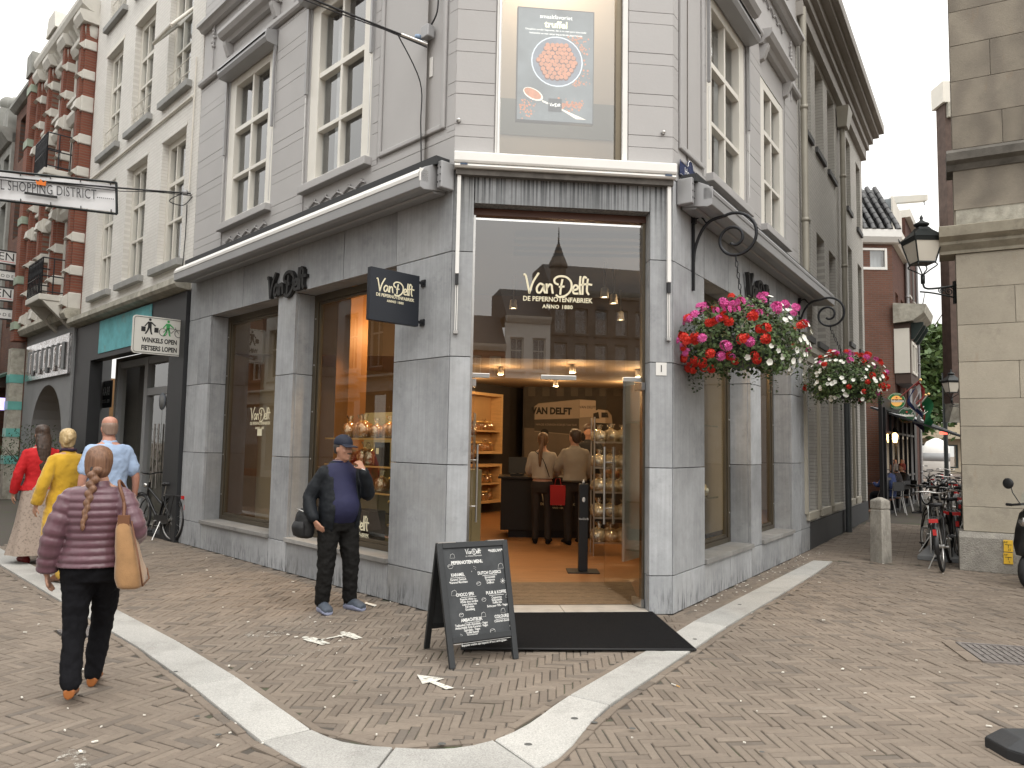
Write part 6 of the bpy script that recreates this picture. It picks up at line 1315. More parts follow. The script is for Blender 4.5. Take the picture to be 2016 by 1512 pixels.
lb = thing('sandstone_building', 'sandstone block building with sooty mouldings and granite base on the right', 'building', LS(1, 0, 0))
zc = [.54, .88, 1.46, 2.0, 2.39, 2.91, 3.44, 3.97, 4.47]; zu = [6.02, 6.51, 7.04, 7.58, 8.1, 8.7, 9.3, 9.9, 10.6]
def blocks(zs, o_, jo):
 for k, (a, b) in enumerate(zip(zs[:-1], zs[1:])):
  off = jo[k % len(jo)]; ss = [0.0]
  x = off
  while x < 7: ss.append(x); x += 1.35
  for p, q in zip(ss[:-1], ss[1:]): MB().box((p + .003, -.4 if p else -.4, a + .003), (q - .003, o_ + rnd.uniform(-.002, .002), b - .003), LS).build('stone_block', LIME, lb, bevel=.004)
blocks(zc, 0, (1.5, 1.4, .8, 1.5, .72, 1.45, .70, 1.4)); blocks(zu, .0, (.62, 1.3, .5, 1.25, .75))
mb = MB(); mb.box((.02, -.45, .5), (6.8, -.02, 10.5), LS); mb.build('mortar_core', LEDGE, lb)
MB().extr([(-.4, 0), (.085, 0), (.075, .46), (.03, .535), (-.4, .537)], -.06, 7, LS).build('granite_base', GRBASE, lb, bevel=.01)
MB().extr([(-.4, 4.47), (.03, 4.475), (.03, 4.52), (.11, 4.6), (.11, 4.64), (.2, 4.7), (.22, 4.84), (.02, 4.9), (-.4, 4.9)], -.2, 7, LS).build('cornice', mat('sandstone_cornice', (.33, .30, .235), .85, var=.3, vs=4, dirt=(.07, .065, .06), dv=(.5, .75), ds=2.5), lb)
for k in range(5): MB().box((-.0 + k * 1.4, -.4, 4.905), (1.395 + k * 1.4, -.03, 5.12), LS).build('stone_block', LIME, lb); MB().box((-.0 + k * 1.4, -.4, 5.125), (1.395 + k * 1.4, -.01, 5.70), LS).build('stone_block', LIME, lb)
MB().extr([(-.4, 5.70), (.01, 5.70), (.05, 5.78), (.13, 5.82), (.14, 5.93), (.02, 6.01), (-.4, 6.015)], -.08, 7, LS).build('moulding', SOOTM, lb)
mb = MB(); mb.box((.42, -3, 0), (6, -.02, 10.5), LA); mb.build('side_wall', LIME, lb)
# utility tags
YEL = mat('yellow_enamel', (.80, .50, .05), .4, var=.08)
for k, (v0, v1) in enumerate(((1064, 1086), (1089, 1110))):
 s0, za = LS.hit(1976, v1, .09); s1, zb = LS.hit(1994, v0, .09); t_ = thing('utility_tag', 'yellow gas marker tag on the granite base, ' + ('upper of the pair' if k == 0 else 'lower of the pair'), 'sign', LS(s0, .09, za)); MB().box((s0, .083, za), (s1, .095, zb), LS).build('plate', YEL, t_, bevel=.004)
 w_, h_ = s1 - s0, zb - za; MB().box((s0 + w_ * .15, .0955, za + h_ * .58), (s0 + w_ * .85, .0965, za + h_ * .63), LS).build('mark', BLACKL, t_); MB().box((s0 + w_ * .47, .0955, za + h_ * .35), (s0 + w_ * .53, .0965, za + h_ * .58), LS).build('mark', BLACKL, t_); text('words', 'AF', h_ * .28, LS.tm(s0 + w_ * .25, .096, za + h_ * .72), BLACKL, t_); text('words', ('35', '5')[k], h_ * .25, LS.tm(s0 + w_ * .6, .096, za + h_ * .12), BLACKL, t_)
# brick house with overhanging bay behind it
rb_ = thing('brick_bay_house', 'narrow brick house with pale cornice peeping out behind the sandstone corner', 'building', LA(16, 0, 0)); BX0 = atY(1868, 500, 24)
bw_ = Fr(BX0.x, BX0.y, 90, True); mb = MB(); mb.box((0, -.5, 3.2), (1.4, 0, 13.0), bw_); mb.build('bay', mat('dark_umber_brick', (.10, .07, .058), .9, var=.3, vs=5), rb_); MB().box((-.1, -.6, 13.0), (1.4, .1, 13.7), bw_).build('cornice', OFFW, rb_); MB().extr([(-.5, 2.6), (-.3, 2.6), (.0, 3.199), (-.5, 3.199)], .03, 4, bw_).build('corbel', LEDGE, rb_)
for k in range(4): MB().box((.05 + k * .5, .001, 12.5), (.25 + k * .5, .12, 12.99), bw_).build('bracket', LEDGE, rb_)
# ---- street lantern on a bracket
IRON = mat('dark_green_black_iron', (.018, .022, .022), .4, .3, var=.2); MILK = mat('milky_lantern_glass', (.62, .58, .50), .5, var=.05)
def lantern(c, k, lab, wallp, grp=None):
 t_ = thing('street_lantern', lab, 'street lamp', c, group=grp)
 def P(x, y, z): return c + Vector((x, y, z)) * k
 def frus(r0, z0, r1, z1, nm, m_): return MB().prism([P(sx_ * r0, sy_ * r0, z0) for sx_, sy_ in ((-1, -1), (1, -1), (1, 1), (-1, 1))], [P(sx_ * r1, sy_ * r1, z1) for sx_, sy_ in ((-1, -1), (1, -1), (1, 1), (-1, 1))]).build(nm, m_, t_)
 frus(.135, .0, .215, .33, 'glass', MILK); frus(.15, -.025, .15, -.002, 'floor_frame', IRON); frus(.225, .332, .245, .40, 'top_frame', IRON); frus(.25, .402, .11, .55, 'roof', IRON); frus(.11, .552, .08, .60, 'chimney', IRON)
 for sx_, sy_ in ((-1, -1), (1, -1), (1, 1), (-1, 1)): MB().tube([P(sx_ * .142, sy_ * .142, -.02), P(sx_ * .222, sy_ * .222, .34)], .013 * k, 5).build('corner_bar', IRON, t_); MB().tube([P(sx_ * .24, sy_ * .24, .39), P(sx_ * .262, sy_ * .262, .47)], [.02 * k, .006 * k], 5).build('corner_spike', IRON, t_)
 MB().lathe([(.08 * k, .60 * k), (.12 * k, .64 * k), (.12 * k, .66 * k), (.05 * k, .70 * k), (.02 * k, .73 * k), (.03 * k, .765 * k), (.004 * k, .82 * k)], c=c, n=12).build('finial', IRON, t_)
 st = P(0, 0, -.22)
 for sx_, sy_ in ((-1, -1), (1, -1), (1, 1), (-1, 1)): MB().tube(cr([P(sx_ * .13, sy_ * .13, -.02), P(sx_ * .16, sy_ * .16, -.07), P(sx_ * .08, sy_ * .08, -.14), st], 4), .011 * k, 5).build('cradle_arm', IRON, t_)
 MB().lathe([(.035 * k, -.36 * k), (.035 * k, -.22 * k)], c=c, n=8).build('socket', IRON, t_)
 a = P(0, 0, -.36); w = wallp.copy(); w.z = a.z - .04 * k; MB().tube(cr([a, mid(a, w, .15) - Vector((0, 0, .07)), w], 5), .018 * k, 6).build('bracket_bar', IRON, t_); w2 = w - Vector((0, 0, .2 * k)); MB().tube(cr([a - (w - a) * .1 - Vector((0, 0, .14 * k)), mid(a, w, .35) - Vector((0, 0, .15 * k)), w2], 5), .014 * k, 6).build('bracket_bar', IRON, t_)
 for f_, r_ in ((.55, .05), (.8, .085)):
  cc = mid(a, w, f_) - Vector((0, 0, .10 * k)); ax = (w - a).normalized(); MB().tube([cc + ax * r_ * k * (1 - q / 22) * math.cos(q * .6) + Vector((0, 0, r_ * k * (1 - q / 22) * math.sin(q * .6))) for q in range(20)], .009 * k, 5).build('scrollwork', IRON, t_)
 MB().box((-.03 * k, -.03 * k, -.3 * k), (.03 * k, .03 * k, .08 * k), lambda x, y, z: w + Vector((x, y, z))).build('wall_plate', IRON, t_)
lc = atY(1816, 517, 10.95); lantern(lc, .87, 'old style iron street lantern on a scrolled bracket at the sandstone corner', zz(LA(.15, .02, 0), 0))
q = atY(1873, 772, 21.5); lantern(q, .8, 'middle street lantern farther along the alley wall', q + Vector((.7, .1, 0))); q = atY(1882, 808, 30); lantern(q, .8, 'farthest street lantern above the alley bicycles', q + Vector((.9, .1, 0)))
lp = thing('lamp_post', 'thin dark post standing at the end of the alley', 'post', G(1864, 944)); pb = atY(1864, 944, 34); MB().tube([zz(pb, 0), zz(pb, 5.2)], .09, 10).build('shaft', IRON, lp); MB().lathe([(.16, 0), (.16, .5), (.1, .6)], c=zz(pb, 0), n=10).build('foot', IRON, lp)
# ---- far end of the alley: building, kiosk, trees
fb = thing('far_cream_building', 'low cream building with green windows at the end of the alley', 'building', (32, 62, 0)); FF = Fr(18, 60, 84, True); CRB = mat('far_cream_stone', (.42, .36, .27), .85, var=.1)
fw = [(8 + k * 2.2, 9.6 + k * 2.2, .4, 2.3) for k in range(8)]; mb = MB(); wall_holes(mb, FF, 2, 34, 0, 6.5, fw + [(a, b, 3.9, 5.6) for a, b, _, _ in fw], -.5, 0); mb.build('wall', CRB, fb)
for a, b, c, d_ in fw + [(a, b, 3.9, 5.6) for a, b, _, _ in fw]: w = MB(); wall_holes(w, FF, a, b, c, d_, [(a + .12, b - .12, c + .12, d_ - .12)], -.15, -.05); w = w.build('window', mat('dark_green_timber', (.018, .03, .028), .5), fb); MB().quad([FF(a, -.12, c), FF(b, -.12, c), FF(b, -.12, d_), FF(a, -.12, d_)]).build('pane', GLASS, w)
MB().box((2, -.1, 2.75), (34, 1.4, 3.0), FF).build('canopy', CRB, fb)
kz = thing('white_kiosk', 'white domed kiosk at the end of the alley', 'kiosk', (27, 48, 0)); kc = atY(1843, 880, 48); kc.z = 0; MB().lathe([(.75, 0), (.75, 1.75), (.72, 2.0), (.55, 2.3), (.2, 2.5), (.02, 2.55)], c=kc, n=20).build('shell', WHITEP, kz); MB().lathe([(.76, 1.1), (.76, 1.6)], c=kc, n=20).build('window_band', GFR, kz)
LEAFM = []
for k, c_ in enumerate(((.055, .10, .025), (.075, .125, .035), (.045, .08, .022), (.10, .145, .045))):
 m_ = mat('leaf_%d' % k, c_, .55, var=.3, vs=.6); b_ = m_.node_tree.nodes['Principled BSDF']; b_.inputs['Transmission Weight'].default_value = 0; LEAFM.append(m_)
BARK = mat('tree_bark', (.07, .055, .04), .9, var=.3, bmp=.6, bs=20)
def tree(base, h, rx, rz, n, lab, seed, leaf=.26, nm='tree'):
 r_ = random.Random(seed); t_ = thing(nm, lab, 'tree', base); base = Vector(base); mb = MB(); hub = base + Vector((0, 0, h - rz * 1.1))
 mb.tube([base, base + Vector((.1, 0, h * .25)), hub], [.28, .22, .17], 8); tips = []
 for k in range(9):
  a = k * 2.4; e = hub + Vector((math.cos(a) * rx * r_.uniform(.4, .75), math.sin(a) * rx * r_.uniform(.4, .75), rz * r_.uniform(.2, 1.4))); m1 = mid(hub, e, .5) + Vector((0, 0, .4)); mb.tube(cr([hub - Vector((0, 0, r_.uniform(0, 1.2))), m1, e], 3), [.12, .1, .08, .06, .05, .035, .02], 6); tips.append(e)
 mb.build('trunk', BARK, t_); mb = MB(); c0 = base + Vector((0, 0, h - rz)); cl_ = []
 for k in range(70):
  while True:
   p = Vector((r_.uniform(-1, 1), r_.uniform(-1, 1), r_.uniform(-1, 1)))
   if .35 < p.length < 1: break
  cl_.append((c0 + Vector((p.x * rx, p.y * rx, p.z * rz)), r_.uniform(.5, 1.1) * rx * .22))
 for k in range(n):
  c, rr = r_.choice(cl_); p = c + Vector((r_.gauss(0, rr), r_.gauss(0, rr), r_.gauss(0, rr * .7))); d1 = Vector((r_.gauss(0, 1), r_.gauss(0, 1), r_.gauss(0, .6))).normalized(); d2 = d1.cross(Vector((r_.gauss(0, 1), r_.gauss(0, 1), r_.gauss(0, 1)))).normalized(); s_ = leaf * r_.uniform(.6, 1.3)
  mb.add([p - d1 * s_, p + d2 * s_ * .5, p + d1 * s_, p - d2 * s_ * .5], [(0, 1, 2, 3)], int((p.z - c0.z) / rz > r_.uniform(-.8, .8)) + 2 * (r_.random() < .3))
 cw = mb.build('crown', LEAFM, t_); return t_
tree((28.5, 54, 0), 11.5, 3.6, 4.2, 9000, 'leafy green tree filling the end of the alley', 3); tree((24.0, 57, 0), 15.5, 3.0, 4.6, 8000, 'taller tree rising behind the brown house at the alley end', 8); tree((33.5, 66, 0), 12.5, 4.2, 4.6, 8000, 'tree partly hidden by the sandstone corner', 5)
# ================================================================ THINGS ON AND OVER THE STREET
def pixL(s_fix, u, v, fr=L):
 """point on the plane square to a wall at s_fix: returns (outward distance, height)"""
 r = ray(u, v); P = fr(s_fix, 0, 0) - Vector((0, 0, CAM_H)); t = P.dot(fr.d) / r.dot(fr.d); q = r * t - P
 return q.dot(fr.n), (r * t).z + CAM_H
def perp_tm(fr, s, o, z, k=1):
 """lettering on a board square to the wall, read by someone walking towards it"""
 x = -fr.n * k; nrm = -fr.d * k if not fr.right else -fr.d
 y = Vector((0, 0, 1)); n_ = x.cross(y); p = fr(s, o, z)
 return Matrix(((x.x, 0, n_.x, p.x), (x.y, 0, n_.y, p.y), (0, 1, 0, p.z), (0, 0, 0, 1)))
# ---- projecting shop sign
SSG = .44; o0, zt0 = pixL(SSG, 823, 545); o1, zt1 = pixL(SSG, 727, 528); _, zb0 = pixL(SSG, 823, 644); zt = (zt0 + zt1) / 2 + .01
sg = thing('projecting_shop_sign', 'square black projecting sign with cream Van Delft lettering on the left pillar', 'sign', L(SSG, 0, zb0))
MB().box((SSG - .03, o0, zb0), (SSG + .03, o1, zt), L).build('board', mat('black_sign_board', (.012, .015, .022), .45, var=.1), sg, bevel=.004)
logo(perp_tm(L, SSG - .0325, (o0 + o1) / 2, (zb0 + zt) / 2 + .02), (o1 - o0) * .76, LOGO, sg, .0015)
for z in (zb0 + .05, zt - .06):
 MB().box((SSG - .012, .004, z - .012), (SSG + .012, o0, z + .012), L).build('bracket', BLACKM, sg); MB().box((SSG - .035, .0, z - .035), (SSG + .035, .012, z + .035), L).build('wall_plate', BLACKM, sg)
# ---- 'shops open, cyclists walk' sign
SWS = 6.86; o0, a = pixL(SWS, 368, 626); o1, b = pixL(SWS, 262, 625); _, c = pixL(SWS, 368, 698); _, d_ = pixL(SWS, 262, 700); zt, zb = (a + b) / 2, (c + d_) / 2
ws = thing('cyclists_walk_sign', 'white sign reading WINKELS OPEN FIETSERS LOPEN with walking pictograms', 'sign', L(SWS, 0, zb))
def rrect(o0, o1, z0, z1, r, s, n=5):
 P = []
 for (cx_, cz, a0) in ((o1 - r, z1 - r, 0), (o0 + r, z1 - r, 90), (o0 + r, z0 + r, 180), (o1 - r, z0 + r, 270)):
  for k in range(n + 1): t = rad(a0 + 90 * k / n); P.append(L(s, cx_ + r * math.cos(t), cz + r * math.sin(t)))
 return P
MB().prism(rrect(o0, o1, zb, zt, .05, SWS - .015), rrect(o0, o1, zb, zt, .05, SWS + .015)).build('panel', mat('cream_sign_enamel', (.66, .65, .60), .4, var=.03), ws)
ol = rrect(o0 + .02, o1 - .02, zb + .02, zt - .02, .04, SWS - .017); MB().tube(ol, .004, 4, closed=True).build('border_line', BLACKL, ws)
W_, H_ = o1 - o0, zt - zb
text('words', 'WINKELS OPEN', H_ * .172, perp_tm(L, SWS - .017, (o0 + o1) / 2, zb + H_ * .31), BLACKL, ws, bold=.004, sx=.74); text('words', 'FIETSERS LOPEN', H_ * .172, perp_tm(L, SWS - .017, (o0 + o1) / 2, zb + H_ * .1), BLACKL, ws, bold=.004, sx=.74)
GP = mat('green_pictogram', (.06, .36, .11), .5, var=.03)
def walker(cx_, m_, bags):
 M_ = perp_tm(L, SWS - .0175, (o0 + o1) / 2, zb); h = H_ * .42; y0 = H_ * .52
 def P(x, y): return M_ @ Vector((cx_ * W_ + x * h, y0 + y * h, 0))
 mb = MB(); mb.quad([P(.02 + .085 * math.cos(k * .63), .93 + .085 * math.sin(k * .63)) for k in range(10)]); mb.quad([P(-.1, .8), P(.12, .8), P(.12, .45), P(.1, .42), P(-.1, .42)])
 mb.quad([P(-.1, .44), P(.02, .44), P(-.05, .25), P(-.18, .0), P(-.28, .0), P(-.16, .24)]); mb.quad([P(.0, .44), P(.12, .44), P(.14, .2), P(.2, .0), P(.1, .0), P(.04, .2)]); mb.quad([P(-.1, .8), P(-.06, .74), P(-.25, .48), P(-.32, .5)]); mb.quad([P(.12, .8), P(.1, .7), P(.34, .52), P(.38, .58)])
 mb.build('pictogram', m_, ws)
 if bags:
  for x in (-.36, .42): MB().quad([P(x - .13, .46), P(x + .13, .46), P(x + .13, .15), P(x - .13, .15)]).build('pictogram_bag', m_, ws)
 else:
  for x in (-.28, .68): MB().tube([P(x + .24 * math.cos(k * .4), .22 + .24 * math.sin(k * .4)) for k in range(16)], .0045, 4, closed=True).build('pictogram_wheel', BLACKL, ws)
  MB().tube([P(-.28, .22), P(.0, .5), P(.5, .5), P(.68, .22)], .004, 4).build('pictogram_frame', BLACKL, ws); MB().tube([P(0, .5), P(.2, .2), P(.5, .5), P(.45, .62)], .004, 4).build('pictogram_frame', BLACKL, ws)
walker(-.2, BLACKL, True); walker(.14, GP, False)
MB().tube([L(SWS + .03, .03, zt - .1), L(SWS + .03, o1 - .1, zt - .1)], .012, 6).build('bracket', STEEL, ws); MB().tube([L(SWS + .03, .03, zb + .1), L(SWS + .03, o1 - .1, zb + .1)], .012, 6).build('bracket', STEEL, ws)
# ---- wires and banner
wa = atY(376, 381, L(6.88, .1, 0).y); wd_ = Vector((-14, .25, 0))
def WP(t, dz=0): return wa + wd_ * t + Vector((0, 0, 1.75 * t - .9 * t * (1 - t) + dz))
wr = thing('banner_wire', 'twisted black steel wire carrying the white street banner', 'wire', wa); MB().tube([WP(k / 24) for k in range(25)], .014, 6).build('cable', CABLE, wr); MB().tube([WP(k / 24, -.035 + .02 * math.sin(k * 2.1)) for k in range(25)], .007, 5).build('flex', CABLE, wr)
hk = L(6.88, .0, 0); MB().ball(zz(hk, wa.z + .02) + L.n * .08, .05, 8, 6).build('wall_box', ALU, wr); MB().tube([zz(hk, wa.z) + L.n * .0, wa], .015, 6).build('hook', STEEL, wr); MB().tube(cr([wa + Vector((-.15, 0, .0)), wa + Vector((-.35, 0, -.13)), wa + Vector((-.12, 0, -.2)), wa + Vector((.03, 0, -.05))], 5), .008, 5).build('cable_loop', CABLE, wr)
bn = thing('street_banner', 'white banner reading SHOPPING DISTRICT with an orange crown hung on wires', 'banner', WP(.15))
ybn = wa.y + .02
B0 = atY(229, 363, ybn + wd_.y * .09); B1 = atY(230, 418, B0.y); C0 = atY(-260, 312, B0.y + .12); C1 = atY(-260, 360, C0.y); 
def BP(a, b, o_=0): return mid(mid(B1, C1, a), mid(B0, C0, a), b) + Vector((0, -o_, 0))
CLOTHW = mat('white_banner_cloth', (.72, .72, .73), .7, var=.04)
mb = MB(); NB = 24; vs = []
for i in range(NB + 1):
 for j in range(5): vs.append(BP(i / NB, j / 4, .015 * math.sin(i * .9 + j)))
mb.add(vs, [(i * 5 + j, (i + 1) * 5 + j, (i + 1) * 5 + j + 1, i * 5 + j + 1) for i in range(NB) for j in range(4)], 0, True); mb.build('cloth', CLOTHW, bn)
mb = MB(); mb.tube([BP(0, -.06), BP(0, 1.06)], .022, 6); mb.tube([BP(0, 1.06), BP(1, 1.06)], .02, 6); mb.tube([BP(0, -.06), BP(1, -.06)], .02, 6); mb.build('frame_tube', IRON, bn)
for k in range(9):
 for b0, b1 in ((.93, 1.06), (.07, -.06)): MB().tube([BP(.02 + k * .12, b0, .02), BP(.02 + k * .12, b1, .02)], .008, 5).build('tie', CABLE, bn)
bx_ = (B0 - C0).normalized(); bz = (B0 - B1).normalized()
def bTM(a, b): p = BP(a, b, .035); n_ = bx_.cross(bz); return Matrix(((bx_.x, bz.x, n_.x, p.x), (bx_.y, bz.y, n_.y, p.y), (bx_.z, bz.z, n_.z, p.z), (0, 0, 0, 1)))
BH = (B0 - B1).length; BWd = (B0 - C0).length
DKG = mat('banner_grey_letters', (.06, .06, .065), .6)
text('words', 'ROYAL SHOPPING DISTRICT', BH * .50, bTM(.075, .36), DKG, bn, align='RIGHT', sx=.66, spacing=1.05); text('words', '.........', BH * .4, bTM(.005, .42), DKG, bn, align='RIGHT', sx=.8)
def Bp2(px_, py_): 
 q = atY(px_, py_, BP(.3, .5).y - .05); return q
MB().quad([Bp2(*p) for p in ((72, 363), (70, 354), (75, 358), (80, 352), (85, 359), (91, 356), (90, 366))]).build('crown', mat('orange_crown', (.80, .20, .03), .6), bn); MB().quad([Bp2(*p) for p in ((48, 377), (48, 382), (113, 391), (113, 386))]).build('address_bar', BLACKL, bn)
# upper wire with its junction boxes on the corner shop
w2 = thing('overhead_wire', 'black overhead cable strung from the corner shop facade', 'wire', L(.42, .1, 5.9)); s_, z_ = L.hit(850, 92); A = L(s_, .06, z_); Bq = A + (L.n * 8 + L.d * 4.2) ; Bq.z = A.z + 3.1
def W2(t, dz=0): return mid(A, Bq, t) + Vector((0, 0, -1.1 * t * (1 - t) + dz))
d0 = atY(575, 0, 7.0)
MB().tube([W2(k / 20) for k in range(21)], .012, 6).build('cable', CABLE, w2); MB().tube([W2(k / 20, -.03 + .015 * math.sin(k * 1.7)) for k in range(21)], .007, 5).build('flex', CABLE, w2); MB().tube([A, A + (W2(.03) - A)], .02, 8).build('tensioner', STEEL, w2)
MB().box((s_ - .07, .02, z_ + .06), (s_ + .05, .11, z_ + .19), L).build('junction_box', ALU, w2, bevel=.01); MB().lathe([(.03, 0), (.035, .05), (.02, .09)], M=L.tm(s_ + .10, .05, z_ + .10), n=10).build('blue_plug', mat('blue_plug', (.25, .35, .5), .5), w2)
MB().tube(cr([W2(.035), L(s_ + .12, .05, z_ - .35), L(s_ + .1, .04, z_ - .8), L(s_ + .08, .03, 4.45)], 6), .007, 5).build('hanging_cable', CABLE, w2); MB().tube(cr([L(s_ - .05, .06, z_ + .18), L(s_ - .14, .05, z_ + .3), L(s_ - .13, .03, z_ + .55)], 5), .009, 5).build('conduit', CABLE, w2); MB().box((s_ - .03, .0, z_ - .33), (s_ + .02, .008, z_ - .12), L).build('repair_plate', WHITEP, w2)
# ---- doormat
mt = [Vector((-.36, 6.10, 0)), Vector((1.50, 6.195, 0)), Vector((1.40, 7.60, 0)), Vector((-.40, 7.40, 0))]
MATM = mat('black_ribbed_matting', (.016, .016, .017), .95, var=.35, vs=60, bmp=1.0, bs=220, spec=.1)
dmn = thing('doormat', 'large black ribbed mat lying in front of the entrance', 'doormat', (.55, 6.8, .018)); MB().prism([p + Vector((0, 0, .018)) for p in mt], [p + (Vector((.53, 6.8, 0)) - p).normalized() * .008 + Vector((0, 0, .032)) for p in mt]).build('mat', MATM, dmn)
mb = MB(); mb.tube([p + Vector((0, 0, .025)) for p in mt], .009, 6, closed=True); mb.build('rubber_edge', RUBBER, dmn)
# ---- chalkboard
ab = thing('chalkboard', 'black A-frame chalkboard with hand lettered gingerbread menu', 'sandwich board', G(930, 1300))
fl_, fr_, bl_, br_ = G(885, 1318), G(1020, 1297), G(835, 1277), G(966, 1258)
tl = atY(858, 1070, (fl_.y + bl_.y) / 2 + .03); tr = atY(997, 1063, (fr_.y + br_.y) / 2 + .03)
FRM = mat('black_stained_wood', (.018, .02, .022), .5, var=.2, bmp=.1); SLT = mat('chalkboard_slate', (.030, .033, .036), .6, var=.2, vs=5, dirt=(.075, .08, .085), dv=(.5, .85), ds=3)
CHK = mat('white_chalk_ink', (.72, .72, .70), .8, var=.05)
def leafboard(a, b, c, d_, front):
 # a,b feet; c,d tops (same side as a,b)
 ux = (b - a).normalized(); up = (c - a).normalized(); nz = ux.cross(up) * (1 if front else -1); h = (c - a).length; w = (b - a).length
 def P(x, y, z): return a + ux * x + (c - a) * (y / h) + ((d_ - c) - (b - a)) * (y / h) * (x / w) + nz * z
 T_ = .045
 for nm, (x0, y0, x1, y1) in (('frame_side', (0, 0, T_, h)), ('frame_side', (w - T_, 0, w, h)), ('frame_rail', (T_, h - T_, w - T_, h)), ('frame_rail', (T_, .17, w - T_, .215))): MB().hexa([P(x0, y0, -.012), P(x1, y0, -.012), P(x1, y1, -.012), P(x0, y1, -.012), P(x0, y0, .014), P(x1, y0, .014), P(x1, y1, .014), P(x0, y1, .014)]).build(nm, FRM, ab, bevel=.003)
 MB().hexa([P(T_, .215, -.006), P(w - T_, .215, -.006), P(w - T_, h - T_, -.006), P(T_, h - T_, -.006), P(T_, .215, .002), P(w - T_, .215, .002), P(w - T_, h - T_, .002), P(T_, h - T_, .002)]).build('slate', SLT, ab)
 for x in (.022, w - .022): MB().lathe([(.014, -.012), (.014, .004)], c=P(x, 0, 0), n=8).build('foot', RUBBER, ab)
 return P, ux, up, nz, w, h
P, ux, up, nz, w, h = leafboard(fl_, fr_, tl, tr, True); leafboard(bl_, br_, tl + Vector((0, .02, -.005)), tr + Vector((0, .02, -.005)), False)
for x in (.06, w - .12): MB().hexa([P(x - .05, h - .004, .016), P(x + .09, h - .004, .016), P(x + .09, h + .006, -.02), P(x - .05, h + .006, -.02), P(x - .05, h + .002, .018), P(x + .09, h + .002, .018), P(x + .09, h + .012, -.018), P(x - .05, h + .012, -.018)]).build('hinge', STEEL, ab)
upn = (up - ux * up.dot(ux)).normalized()
def cTM(x, y): p = P(x * w, y * h, .0035); return Matrix(((ux.x, upn.x, nz.x, p.x), (ux.y, upn.y, nz.y, p.y), (ux.z, upn.z, nz.z, p.z), (0, 0, 0, 1)))
logo(cTM(.50, .89), w * .24, CHK, ab, .0004, False); text('chalk_words', 'DE PEPERNOTENFABRIEK', w * .022, cTM(.5, .872), CHK, ab); text('chalk_words', '*NIEUW*', w * .055, cTM(.82, .90), CHK, ab, bold=.0006); text('chalk_words', 'PEPERNOTEN MENUKAART', w * .062, cTM(.48, .815), CHK, ab, bold=.0012, sx=.85)
for x, y, t_ in ((.25, .715, 'KARAMEL'), (.70, .715, 'DUTCH CLASSICS'), (.37, .55, 'CHOCO SPECIALS'), (.77, .545, 'PUUR & KOFFIE'), (.38, .345, 'AMBACHTELIJK'), (.83, .345, 'COLOURED')):
 text('chalk_words', t_, w * .058, cTM(x, y), CHK, ab, bold=.0008, sx=.78); MB().box((x * w - .062, y * h - .012, .0032), (x * w + .062, y * h - .009, .0036), P).build('chalk_line', CHK, ab)
for x, y, t_ in ((.25, .668, 'Karamel Zeezout'), (.25, .645, '*Karamel Macchiato'), (.70, .668, 'Stroopwafel'), (.70, .645, 'Tompouce'), (.70, .622, 'Drijfhuis'), (.37, .503, 'Pistache white choc'), (.37, .482, 'White choc aardbei'), (.37, .461, 'Luxe choco mix'), (.37, .440, 'Full white'), (.37, .419, 'Gouddeeg'), (.77, .495, 'Cappuccino'), (.77, .474, 'Stracciatella'), (.77, .453, 'Koffie mix'), (.77, .428, 'Extra puur 70% - Vegan'),
                 (.37, .300, 'Taaikoeken melk chocolade - Vegan'), (.37, .279, 'Ambachtelijk Anijs Karamel - Vegan'), (.37, .258, 'Speculaas - Vegan'), (.37, .237, 'Truffel Kaneel'), (.37, .218, 'Roomboter'), (.83, .300, 'Coloured chocolate')): text('chalk_words', t_, w * .040, cTM(x, y + .012), CHK, ab, bold=.0004, sx=.82)
def doodle(x, y, r_, kind):
 mb = MB()
 if kind == 0: mb.tube([P(x * w + r_ * math.cos(k * .7), y * h + r_ * math.sin(k * .7) * .8, .004) for k in range(9)], .0012, 4, closed=True); mb.tube([P(x * w - r_, y * h, .004), P(x * w + r_ * .9, y * h + r_ * .5, .004)], .0012, 4)
 elif kind == 1:
  for k in range(8): mb.tube([P(x * w, y * h, .004), P(x * w + r_ * math.cos(k * .785), y * h + r_ * math.sin(k * .785), .004)], .0016, 4)
 elif kind == 2: mb.tube([P(x * w + q * r_, y * h + p * r_, .004) for q, p in ((-1, -.8), (1, -.8), (.8, .5), (.3, .9), (-.6, .6))], .0013, 4, closed=True)
 else:
  for k in range(7): mb.ball(P(x * w + r_ * math.sin(k * 2.3), y * h + r_ * math.cos(k * 1.9), .003), .0022, 6, 4)
 mb.build('chalk_drawing', CHK, ab)
for x, y, r_, k in ((.16, .80, .022, 0), (.20, .885, .02, 2), (.48, .765, .02, 3), (.87, .775, .024, 2), (.53, .64, .018, 0), (.88, .645, .022, 1), (.17, .58, .024, 2), (.58, .505, .018, 0), (.93, .52, .018, 2), (.24, .40, .018, 0), (.55, .385, .02, 2), (.84, .40, .02, 2), (.66, .245, .022, 0), (.20, .235, .016, 3), (.94, .27, .012, 0)): doodle(x, y, r_, k)
text('chalk_words', 'WIJ WENSEN U VEEL LEKKER SNOEPPLEZIER EN GEZELLIGHEID', w * .030, cTM(.53, .185), CHK, ab, sx=.85); text('chalk_words', 'Bepaalde smaken zijn beperkt of kort verkrijgbaar.', w * .040, cTM(.53, .150 + .005), CHK, ab, sx=.82)
for y in (.176, .205): MB().box((.1 * w, y * h, .0032), (.93 * w, y * h + .0025, .0036), P).build('chalk_line', CHK, ab)
